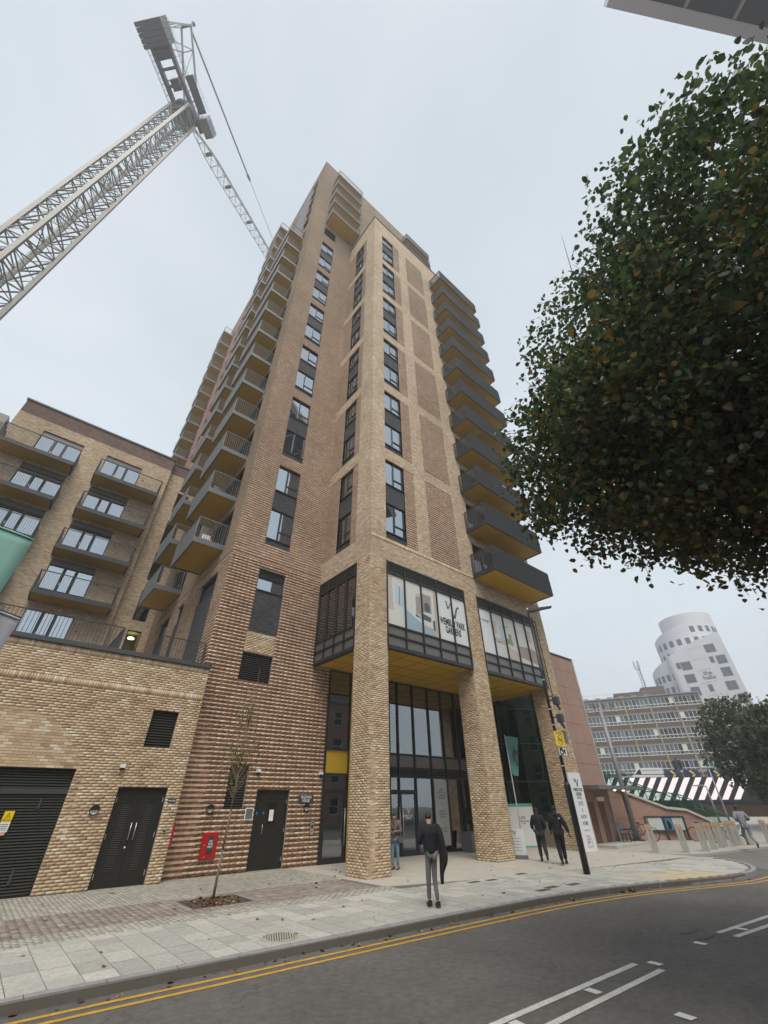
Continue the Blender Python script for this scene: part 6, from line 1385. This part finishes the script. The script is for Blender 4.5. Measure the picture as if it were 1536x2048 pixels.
hx = thing('helix_tower', 'white cylindrical tower with stepped spiral parapets, far behind the office block', 'tower', (170, 45, 0))
hxm = mat('tower_white_render', (.60, .61, .63), .75, var=.05, scale=.15); hxw = mat('tower_window', (.10, .11, .15), .2, spec=.8); hxf = mat('tower_reveal', (.20, .19, .23), .6)
def shell(c, r, a0, a1, zt0, zt1, name, n=40, curve=0):
    """wall of a drum from bearing a0 to a1 (as seen), top edge rising from zt0 to zt1"""
    m_ = MB(); vs = []; 
    for i in range(n+1):
        a = R(a0+(a1-a0)*i/n); k = i/n; z = zt0+(zt1-zt0)*(k if not curve else math.sin(k*math.pi/2)); x, y = math.cos(a), math.sin(a)
        vs += [(c[0]+x*r, c[1]+y*r, 0), (c[0]+x*r, c[1]+y*r, z), (c[0]+x*(r-.5), c[1]+y*(r-.5), z), (c[0]+x*(r-.5), c[1]+y*(r-.5), 0)]
    fs = []
    for i in range(n): b = 4*i; fs += [(b, b+4, b+5, b+1), (b+1, b+5, b+6, b+2), (b+2, b+6, b+7, b+3)]
    return obj(name, m_.add(vs, fs), hxm, hx)
def towards(b): return math.degrees(math.atan2(-math.cos(R(b)), -math.sin(R(b))))
bc = 76.6; hc_ = Vector(pol(bc, 0, 180)[:2]); fa = towards(bc)
hr_ = Vector(pol(77.2, 0, 186)[:2]); shell(hr_, 8.3, 0, 360, 57.4, 57.4, 'rear_drum', 48)
shell(hc_, 9.8, fa-95, fa+70, 47.8, 54.2, 'middle_drum', 40)
hl_ = Vector(pol(74.85, 0, 177)[:2]); fl_ = towards(74.85)
shell(hl_, 8.5, fl_-100, fl_+40, 36.5, 43.5, 'left_drum', 40)
def drum_win(c, r, a, z, w, h):
    a = R(a); n_ = (math.cos(a), math.sin(a)); f_ = Fr((c[0]+n_[0]*r, c[1]+n_[1]*r), (-n_[1], n_[0]), n_)
    m_ = MB(); f_.box(m_, -w/2-.12, w/2+.12, z-.12, z+h+.12, -.2, .03); o = obj('window', m_, hxf, hx); m_ = MB(); f_.box(m_, -w/2, w/2, z, z+h, .032, .05); f_.box(m_, -w/2, w/2, z, z+h, .032, .05) if False else None; obj('pane', m_, hxw, o)
for j, z in enumerate((48.6, 45.0, 41.3, 37.6, 33.9, 30.2)):
    for a in range(-72, 81, 15):
        if j == 0 and a < 8: continue
        if 47.8+(54.2-47.8)*(a+95)/165 > z+2.6: drum_win(hc_, 9.8, fa+a, z, 1.15, 1.8)
for z in (34.2, 30.5, 26.8, 23.1):
    for a in range(-78, 40, 13): drum_win(hl_, 8.5, fl_+a, z, .95, 1.8)
QN = Vector((-math.sin(R(77.2)), -math.cos(R(77.2)))); QU = Vector((-QN.y, QN.x)) ; QU = QU if QU.dot(Vector(pol(80, 0, 1)[:2])-Vector(pol(74, 0, 1)[:2])) > 0 else -QU
q0 = Vector(pol(77.15, 0, 166)[:2])-QU*7.4; QF = Fr((q0.x, q0.y), (QU.x, QU.y), (QN.x, QN.y))
m_ = MB(); QF.poly(m_, [(0, 0), (14.9, 0), (14.9, 45.6), (14.6, 46.0), (8, 44.4), (1, 41.7), (0, 41.2)], -6, 0); m_.tube(QF.P(.05, 0, -1.6), QF.P(.05, 41.2, -1.6), 1.6, None, 24); obj('front_slab', m_, hxm, hx)
for u, z, w, h in ((3.0, 36.2, 2.6, 2.3), (2.7, 32.4, 2.6, 2.3), (2.7, 28.6, 2.2, 2.3), (5.2, 25.0, 2.6, 2.3), (11.0, 40.3, 2.5, 2.3), (12.6, 36.6, 2.3, 2.3), (12.4, 32.9, 2.3, 2.4), (12.1, 29.1, 2.5, 2.3), (14-.6, 25.3, 2.2, 2.4), (12.9, 21.4, 2.5, 2.3), (.9, 36.8, .9, 1.7), (10.2, 37.2, .9, 1.7), (6.8, 29.3, 1.0, 1.8), (11.2, 21.6, 1.0, 1.8), (7, 21.4, 2.6, 2.3)):
    m_ = MB(); QF.box(m_, u-w/2-.12, u+w/2+.12, z-.12, z+h+.12, -.2, .03); o = obj('window', m_, hxf, hx)
    k = 2 if w > 1.5 else 1
    for i in range(k): m_ = MB(); QF.box(m_, u-w/2+i*w/k+.05, u-w/2+(i+1)*w/k-.05, z, z+h, .032, .06); obj('pane', m_, hxw, o)
m_ = MB()
for z in (38.6, 35.2, 31.6, 28.0, 24.4, 42.0):
    for u in (5.2, 6.3, 7.0, 8.2): QF.box(m_, u, u+.6, z+.1*(u-5), z+.1*(u-5)+.12, 0, .03)
obj('vent_slots', m_, hxf, hx)
text('the\nhelix', 1.75, QF, 7.6, 33.8, .02, mt['ink'], hx, ls=.75)
text_done = 1

# ================================================= TOWER CRANE
crane = thing('tower_crane', 'pale luffing tower crane with lattice mast rising beside the flats', 'crane', (-12.64, 28.52, 0))
cpn = mat('crane_paint_pale', (.31, .31, .29), .6, .2, var=.1); cdk = mat('crane_dark_grey', (.19, .19, .21), .7, .2, var=.2)
mc = Vector((-12.64, 28.52)); ta = R(47.5); jd = Vector((math.sin(ta), math.cos(ta))); jp = Vector((jd.y, -jd.x))
# mast, one lattice section after the other
br_ = R(-23.9); view = Vector((math.sin(br_), math.cos(br_))); vp = Vector((view.y, -view.x)); th = R(28)
def corner(i, s=1.2):
    a = th+R(45)+i*math.pi/2; return mc+(-view)*(s*1.414*math.cos(a))+vp*(s*1.414*math.sin(a))
cs = [corner(i) for i in range(4)]
ZT = 81.8; m_ = MB()
for c in cs: m_.bar((c.x, c.y, 0), (c.x, c.y, ZT), .30)
obj('mast_chords', m_, cpn, crane)
def grate(x0, x1, y0, y1, z):
    g = MB()
    for i in range(9): g.box(x0+(x1-x0)*i/8-.015, x0+(x1-x0)*i/8+.015, y0, y1, z, z+.03)
    g.box(x0, x1, y0, y0+.05, z-.03, z-.001); g.box(x0, x1, y1-.05, y1, z-.03, z-.001); return g
z = 20.0; h = 3.35; k = 0; chd = MB()
while z < ZT-.5:
    zz = min(z+h, ZT); m_ = MB()
    for i in range(4):
        a, b = cs[i], cs[(i+1) % 4]
        m_.tube((a.x, a.y, z), (b.x, b.y, z), .07, None, 4); mid = z+(zz-z)/2
        if (k+i) % 2: a, b = b, a
        m_.tube((a.x, a.y, z), (b.x, b.y, mid), .065, None, 4); m_.tube((b.x, b.y, mid), (a.x, a.y, zz), .065, None, 4)
        m_.tube((a.x, a.y, mid), (b.x, b.y, mid), .035, None, 4)
    if k % 2 == 0: m_.tube((cs[0].x, cs[0].y, z), (cs[2].x, cs[2].y, z), .04, None, 4); m_.tube((cs[1].x, cs[1].y, z), (cs[3].x, cs[3].y, z), .04, None, 4)
    # ladder and rest platform
    lx, ly = mc.x+.35, mc.y+.2
    for s_ in (-.2, .2): m_.tube((lx+s_, ly, z), (lx+s_, ly, zz), .018, None, 4)
    for q in range(10): m_.tube((lx-.2, ly, z+q*h/10), (lx+.2, ly, z+q*h/10), .012, None, 3)
    o = obj('mast_section', m_, cpn, crane)
    if k % 3 == 1: obj('rest_platform', grate(mc.x-.9, mc.x+.3, mc.y-.5, mc.y+.7, z+.3), mat('mesh_floor', (.33, .36, .33), .8) if 'mesh_floor' not in bpy.data.materials else bpy.data.materials['mesh_floor'], o)
    z = zz; k += 1
def Q(t, s, z): p = mc+jd*t+jp*s; return (p.x, p.y, z)          # along the jib, to its right, height
def qbox(mb, t0, t1, s0, s1, z0, z1): return mb.hexa([Q(t0, s0, z0), Q(t1, s0, z0), Q(t1, s1, z0), Q(t0, s1, z0), Q(t0, s0, z1), Q(t1, s0, z1), Q(t1, s1, z1), Q(t0, s1, z1)])
m_ = MB().lathe((mc.x, mc.y, 81.8), [(1.5, 0), (1.6, .4), (1.6, 1.0), (1.3, 1.3)], 20); obj('slewing_ring', m_, cdk, crane)
m_ = MB(); zb = 83.1
for s_ in (-1.15, 1.15): qbox(m_, -8.7, 2.4, s_-.22, s_+.22, zb, zb+.75)
for t in (-7.6, -6.0, -4.4, -2.8, -1.0, 1.4): qbox(m_, t-.15, t+.15, -.93, .93, zb+.1, zb+.5)
obj('counter_jib_beams', m_, cdk, crane)
m_ = MB(); qbox(m_, -7.4, -5.2, -.9, .9, zb+.5, zb+1.6); qbox(m_, -3.4, -2.2, -.6, .6, zb+.5, zb+2.0); m_.tube(Q(-6.3, -.9, zb+1.6), Q(-6.3, .9, zb+1.6), .55, None, 14); qbox(m_, -1.0, .6, -.9, .9, zb+.3, zb+.8); obj('winches', m_, cdk, crane)
for i in range(5):
    t = -8.8+.48*i; m_ = MB(); qbox(m_, t, t+.43, -1.75, 1.75, zb-1.0, zb+1.5); obj('counterweight_block', m_, mat('counterweight_grey', (.20, .20, .20), .9, var=.1) if i == 0 else bpy.data.materials['counterweight_grey'], crane)
m_ = MB(); wk = MB()
for s_ in (-1.95, 1.95):
    for t in np.arange(-8.6, 2.6, 1.1): m_.tube(Q(t, s_, zb+.4), Q(t, s_, zb+1.5), .025, None, 4)
    for z_ in (zb+.95, zb+1.5): m_.tube(Q(-8.6, s_, z_), Q(2.4, s_, z_), .022, None, 4)
    for t in np.arange(-8.6, 2.4, .55): wk.bar(Q(t, s_*.72, zb+.42), Q(t, s_*1.0, zb+.42), .03)
    wk.bar(Q(-8.6, s_, zb+.42), Q(2.4, s_, zb+.42), .06)
obj('walkway', wk, cdk, crane); obj('guard_rail', m_, cdk, crane)
# A-frame
m_ = MB(); top = [Q(-7.2, s_, 96.0) for s_ in (-.4, 1.1)]
for i, s_ in enumerate((-1.1, 1.1)):
    m_.bar(Q(1.6, s_, zb+.7), top[i], .22); m_.bar(Q(-8.4, s_, zb+.7), top[i], .16); m_.bar(Q(-3.4, s_, zb+.7), Vector(Q(1.6, s_, zb+.7)).lerp(Vector(top[i]), .45), .12); m_.bar(Q(-7.0, s_, zb+.7), Vector(Q(1.6, s_, zb+.7)).lerp(Vector(top[i]), .75), .10)
for f in (0, .25, .5, .75): m_.bar(Vector(Q(1.6, -1.1, zb+.7)).lerp(Vector(top[0]), f), Vector(Q(1.6, 1.1, zb+.7)).lerp(Vector(top[1]), f), .1); m_.bar(Vector(Q(-8.4, -1.1, zb+.7)).lerp(Vector(top[0]), f), Vector(Q(-8.4, 1.1, zb+.7)).lerp(Vector(top[1]), f), .08)
for f in (0, .25, .5): m_.tube(Vector(Q(1.6, -1.1, zb+.7)).lerp(Vector(top[0]), f), Vector(Q(1.6, 1.1, zb+.7)).lerp(Vector(top[1]), f+.25), .04, None, 4)
m_.bar(top[0], top[1], .3); m_.tube(top[1], (top[1][0], top[1][1], 97.3), .04, None, 5); m_.lathe((top[1][0], top[1][1], 97.2), [(.1, 0), (.3, .2), (.1, .45)], 8); obj('a_frame', m_, cpn, crane)
m_ = MB(); qbox(m_, .8, 3.0, 1.7, 2.9, zb-.5, zb+1.5); obj('operator_cab', m_, cpn, crane); m_ = MB(); qbox(m_, 3.01, 3.04, 1.8, 2.8, zb-.2, zb+1.3); qbox(m_, 1.2, 2.9, 2.91, 2.94, zb, zb+1.3); obj('cab_window', m_, hxw, crane)
m_ = MB(); qbox(m_, -3.5, .4, 1.9, 3.0, zb-.1, zb+.05); 
for t in np.arange(-3.5, .5, .8): m_.tube(Q(t, 3.0, zb), Q(t, 3.0, zb+1.1), .025, None, 4)
m_.tube(Q(-3.5, 3.0, zb+1.1), Q(.4, 3.0, zb+1.1), .025, None, 4); obj('cab_platform', m_, cdk, crane)
# jib: triangular lattice
el = R(34); J0 = Vector(Q(1.9, 0, zb+.8)); jdir = Vector((jd.x*math.cos(el), jd.y*math.cos(el), math.sin(el))); jup = Vector((-jd.x*math.sin(el), -jd.y*math.sin(el), math.cos(el))); jside = Vector((jp.x, jp.y, 0))
def Jp(t, s, u): return J0+jdir*t+jside*s+jup*u
m_ = MB(); LJ = 52
wdt = lambda t: .28+.62*min(1, t/5); hgt = lambda t: .1+1.25*min(1, t/6)
ts = np.arange(0, LJ, 2.1)
for a, b in zip(ts[:-1], ts[1:]):
    for s_ in (-1, 1): m_.tube(Jp(a, s_*wdt(a), 0), Jp(b, s_*wdt(b), 0), .06, None, 5)
    m_.tube(Jp(a, 0, hgt(a)), Jp(b, 0, hgt(b)), .075, None, 5)
obj('jib_chords', m_, cpn, crane); 
for i, (a, b) in enumerate(zip(ts[:-1], ts[1:])):
    mid = (a+b)/2; m_ = MB()
    for s_ in (-1, 1): m_.tube(Jp(a, s_*wdt(a), 0), Jp(mid, 0, hgt(mid)), .045, None, 4); m_.tube(Jp(mid, 0, hgt(mid)), Jp(b, s_*wdt(b), 0), .045, None, 4)
    m_.tube(Jp(a, -wdt(a), 0), Jp(a, wdt(a), 0), .045, None, 4); m_.tube(Jp(a, -wdt(a), 0), Jp(b, wdt(b), 0), .028, None, 4)
    if i in (2, 5, 9, 14): m_.bar(Jp(a, -.5, .1), Jp(a, .5, .1), .5, .25)
    obj('jib_bay', m_, cpn, crane)
m_ = MB(); tp = Vector(Q(-6.9, 1.0, 95.6)); pe = Jp(46, 0, 1.3); pm = tp.lerp(pe, .42)
m_.tube(tp, pm, .14, None, 6); obj('luffing_ropes', m_, mat('rope_grey', (.33, .34, .33), .7), crane); obj('pendant_bar', MB().tube(pm, pe, .045, None, 5), cdk, crane); obj('rope_block', MB().tube(pm-(pe-pm).normalized()*.5, pm+(pe-pm).normalized()*.6, .26, .18, 8), cdk, crane)

# ================================================= BANNERS AT THE LEFT EDGE
def banner(pts, label, m):
    n = 8; V = []; Fs = []; a, b, c, d = [Vector(p) for p in pts]
    for i in range(n+1):
        for j in range(n+1):
            u, v = i/n, j/n; p = (a*(1-u)+b*u)*(1-v)+(d*(1-u)+c*u)*v; V.append(tuple(p+Vector((0, .006*math.sin(6*u+2*v), 0))))
    for i in range(n):
        for j in range(n): Fs.append((i*(n+1)+j, (i+1)*(n+1)+j, (i+1)*(n+1)+j+1, i*(n+1)+j+1))
    mb = MB().add(V, Fs); me = mb.mesh('banner', True); t = thing('banner', label, 'banner', pts[0]); o = obj('cloth', me, m, t)
    md = o.modifiers.new('thick', 'SOLIDIFY'); md.thickness = .004
    m_ = MB().tube(a, b, .014); obj('top_pole', m_, mt['coping'], t); obj('top_hem', MB().bar(a-Vector((0, .01, .04)), b-Vector((0, .01, .04)), .05, .01), m, t)
def bp(b, e, d): return pol(b, e, d)
banner([bp(-15, 24.4, 9.0), bp(-5.45, 24.15, 9.0), bp(-5.75, 15.5, 9.0), bp(-15, 13, 9.0)], 'mint green banner hanging at the left edge above the white one', mat('banner_mint', (.24, .46, .39), .8, var=.04))
banner([bp(-10, 17.2, 9.4), bp(-3.0, 16.25, 9.4), bp(-3.5, 9.0, 9.4), bp(-10, 7, 9.4)], 'pale grey banner hanging at the left edge below the green one', mat('banner_pale', (.52, .52, .56), .8, var=.04))
setp(obj('banner_pole', MB().tube((-2.9, 9.0, .03), (-2.9, 9.0, 7.2), .06, None, 10), mt['coping']), 'grey pole carrying the two banners just outside the left edge', 'pole')

# ================================================= NEAR TREE
near = thing('lime_tree', 'large dark lime tree with yellowing leaves hanging over the street on the right', 'tree', (8.6, -3.2, -.09))
TC = np.array([8.35, -1.75, 8.35]); TR = 4.4
m_ = MB(); prev = Vector((8.6, -3.2, -.1)); tp_ = [(8.6, -3.2, -.1), (8.55, -3.1, 2.0), (8.5, -2.9, 4.2), (8.3, -2.6, 6.5), (8.1, -2.2, 9.0)]
for (a, b), (r0, r1) in zip(zip(tp_[:-1], tp_[1:]), ((.24, .21), (.21, .18), (.18, .13), (.13, .07))): m_.tube(a, b, r0, r1, 12)
obj('trunk', m_, bark, near, True)
m_ = MB(); rng = np.random.RandomState(3); ends = []
for i in range(70):
    a = rng.normal(size=3); a /= np.linalg.norm(a); e = TC+a*TR*rng.uniform(.75, 1.02)
    s0 = Vector(tp_[2]).lerp(Vector(tp_[4]), rng.uniform(0, 1)); e = Vector(e); mdp = s0.lerp(e, .5)+Vector((0, 0, .35))
    m_.tube(s0, mdp, .045, .025, 5); m_.tube(mdp, e, .025, .008, 5)
    for k in range(9):
        q = mdp.lerp(e, rng.uniform(.3, 1)); w = Vector(tuple(rng.normal(size=3)*.4)); m_.tube(q, q+w, .010, .003, 3)
obj('branches', m_, bark, near)
def crown_pts(C_, R_, ncl, per, sig, rs, lo=.45, squash=(1, 1, 1)):
    d = rs.normal(size=(ncl, 3)); d /= np.linalg.norm(d, axis=1)[:, None]
    lump = np.array([1+.13*noise.noise(Vector(tuple(x*2.1)))+.08*noise.noise(Vector(tuple(x*5))) for x in d])
    rad = R_*lump*rs.uniform(lo**3, 1, ncl)**(1/3.)
    c = C_+d*rad[:, None]*np.array(squash); return (c[:, None, :]+rs.normal(size=(ncl, per, 3))*sig).reshape(-1, 3)
P = np.concatenate([crown_pts(TC, TR, 3900, 28, .18, rng, .35), crown_pts(np.array([6.7, .95, 7.05]), 2.15, 700, 28, .17, rng, .3)])
sp_m = MB(); SPR = []
for i in range(150):
    a = rng.normal(size=3); a /= np.linalg.norm(a); c0, r0 = (TC, TR) if i % 3 else (np.array([6.7, .95, 7.05]), 2.15)
    q0_ = c0+a*r0*.95; dv_ = a+rng.normal(size=3)*.35+np.array([0, 0, -.25]); dv_ /= np.linalg.norm(dv_); ln = rng.uniform(.3, .75); sp_m.tube(tuple(q0_), tuple(q0_+dv_*ln), .007, .003, 3)
    for k in range(int(ln*16)): SPR.append(q0_+dv_*ln*rng.uniform(.1, 1)+rng.normal(size=3)*.045)
obj('sprays', sp_m, bark, near); P = np.concatenate([P, np.array(SPR)])
P = P[P[:, 2] > 3.4]
hgt_ = (P[:, 2]-TC[2])/TR; rn = rng.rand(len(P)); rn = np.clip(np.where(rng.rand(len(P)) < .025+.38*np.clip(-hgt_+.15, 0, 1), .86+.14*rn, rn*.84), 0, 1)
dcam = np.linalg.norm(P-np.array([0, 0, 1.9]), axis=1)
az_ = np.degrees(np.arctan2(P[:, 0], P[:, 1])); invw = (az_ < 100)
order = np.argsort(np.where(invw, dcam, 99)); top300 = order[:300]; rest = order[300:]
leaves(P[rest], .092, nearleaf, near, 'foliage', .3, rn[rest])
lme = MB().add([tuple(v) for v in LEAF], [(0, 1, 2, 3), (0, 3, 4, 5)]).mesh('leaf'); lme.materials.append(nearleaf_o)
RR = rot_rand(300, .3)
for i, j in enumerate(top300):
    o = inst('leaf', lme, near, tuple(P[j])); sc_ = .095*random.uniform(.8, 1.3)
    o.rotation_mode = 'QUATERNION'; o.rotation_quaternion = Matrix(RR[i].tolist()).to_quaternion(); o.scale = (sc_,)*3

# ================================================= TREES BEHIND THE BOLLARDS
def far_tree(b, d, r, zc, n, lab, sq=1.1, seed=1, s=.32):
    x, y, _ = pol(b, 0, d); t = thing('tree', lab, 'tree', (x, y, 0), 'trees behind the plaza'); rs = np.random.RandomState(seed)
    obj('trunk', MB().tube((x, y, 0), (x, y, zc), .3, .14, 10), bark, t, True); m_ = MB()
    for i in range(24):
        a = rs.normal(size=3); a /= np.linalg.norm(a); e = np.array([x, y, zc])+a*r*np.array([1, 1, sq])*.85; m_.tube((x, y, zc-r*.5+.3*i/24*r), tuple(e), .09, .02, 4)
    obj('branches', m_, bark, t); P = crown_pts(np.array([x, y, zc]), r, n, 12, r*.06, rs, .3, (1, 1, sq)); P = P[P[:, 2] > 1.2]; leaves(P, s, midleaf, t, 'foliage', .3)
far_tree(77.6, 56, 3.5, 6.4, 620, 'broad green tree standing in front of the striped screen', 1.25, 5, .27); far_tree(80.9, 50, 3.4, 4.9, 900, 'darker green tree at the right edge behind the bollards', 1.2, 9, .27); far_tree(80.2, 62, 3.8, 3.8, 700, 'low dark tree filling the gap below the two taller ones', 1.0, 11, .27)

# ================================================= TALL BLOCK OVERHEAD, HOUSES ACROSS THE ROAD
tb = thing('overhanging_block', 'dark underside and pale edge of a tall block jutting in at the top right corner', 'building', (22, -20, 0))
e_ = Vector((.848, -.530)); n_ = Vector((-.530, -.848)); A = Vector((17.9, -10.9)); zt = 61.0
def T(u, v): p = A+e_*u+n_*v; return (p.x, p.y)
m_ = MB().prism([T(0, 0), T(0, 9), T(45, 9), T(45, 0)], zt, zt+.5); m_.prism([T(0, 0), T(0, .9), T(45, .9), T(45, 0)], zt-.35, zt-.001); m_.prism([T(0, .9), T(0, 9), T(.9, 9), T(.9, .9)], zt-.35, zt-.001); obj('roof_edge', m_, mat('edge_pale_metal', (.75, .72, .76), .6, var=.04), tb)
obj('soffit', MB().prism([T(.92, .92), T(.92, 8.9), T(44.9, 8.9), T(44.9, .92)], zt-.2, zt-.01), mat('soffit_slate', (.045, .045, .055), .6), tb)
for u in (2.2, 7, 12, 17, 22): obj('beam', MB().prism([T(u, .95), T(u, 8.8), T(u+.28, 8.8), T(u+.28, .95)], zt-.45, zt-.21), mat('beam_pale', (.45, .44, .42), .6) if u < 3 else bpy.data.materials['beam_pale'], tb)
obj('wall', MB().prism([T(16, 4.5), T(16, 8.8), T(44, 8.8), T(44, 4.5)], 0, zt-.5), mt['w_dusk'], tb)
hs = thing('brick_terrace', 'row of four-storey brick houses across the road, mirrored in the shop glass', 'houses', (5, -17, 0)); HF2 = Fr((0, -15), (-1, 0), (0, 1))
wh = [(u, u+1.3, z, z+1.6) for u in np.arange(-38, 24, 3.1) for z in (1.0, 4.2, 7.4, 10.6)]
obj('wall', wall(HF2, -40, 26, -.1, 13.3, wh), mt['w_salm'], hs); obj('roof', MB().box(-26.3, 40.3, -27, -14.7, 13.3, 13.7), mt['steel_m'], hs); obj('back', MB().box(-26, 40, -26.9, -15.3, 0, 13.2), mt['void'], hs)
for a, b, c, d in wh:
    m_ = MB(); HF2.box(m_, a, a+.06, c, d, -.2, -.1); HF2.box(m_, b-.06, b, c, d, -.2, -.1); HF2.box(m_, a, b, (c+d)/2-.03, (c+d)/2+.03, -.2, -.1); HF2.box(m_, a, b, c, c+.06, -.2, -.05); obj('window', m_, mt['white'], hs)

# ================================================= AIR
HAZE = .0017
hz = bpy.data.materials.new('haze_air'); hz.use_nodes = True; t_ = hz.node_tree; t_.nodes.clear(); v_ = nn(t_, 'ShaderNodeVolumePrincipled'); v_.inputs['Density'].default_value = HAZE; v_.inputs['Color'].default_value = (.93, .96, 1, 1); v_.inputs['Anisotropy'].default_value = .2
o_ = nn(t_, 'ShaderNodeOutputMaterial'); t_.links.new(v_.outputs[0], o_.inputs['Volume'])
if HAZE > 0: obj('haze', MB().box(-310, 610, -310, 610, -1.3, 116), hz, kind='stuff')

# things left on the lowest balcony
gc = thing('garden_chair', 'pale folding chair standing on the lowest side balcony of the tower', 'chair', (4.6, 20.2, 12.98))
obj('seat', MB().box(4.35, 4.8, 20.0, 20.45, 13.4, 13.44), mt['white'], gc); obj('backrest', MB().box(4.35, 4.8, 20.42, 20.46, 13.44, 13.9), mt['white'], gc)
for dx_ in (4.37, 4.76):
    for dy_ in (20.02, 20.42): obj('leg', MB().box(dx_, dx_+.03, dy_, dy_+.03, 12.97, 13.4), mt['chrome'], gc)
setp(obj('storage_box', MB().box(4.2, 4.75, 21.0, 21.6, 12.97, 13.5).box(4.18, 4.77, 20.98, 21.62, 13.5, 13.56), mat('box_red', (.35, .04, .03), .6)), 'small red storage box on the lowest side balcony', 'box')
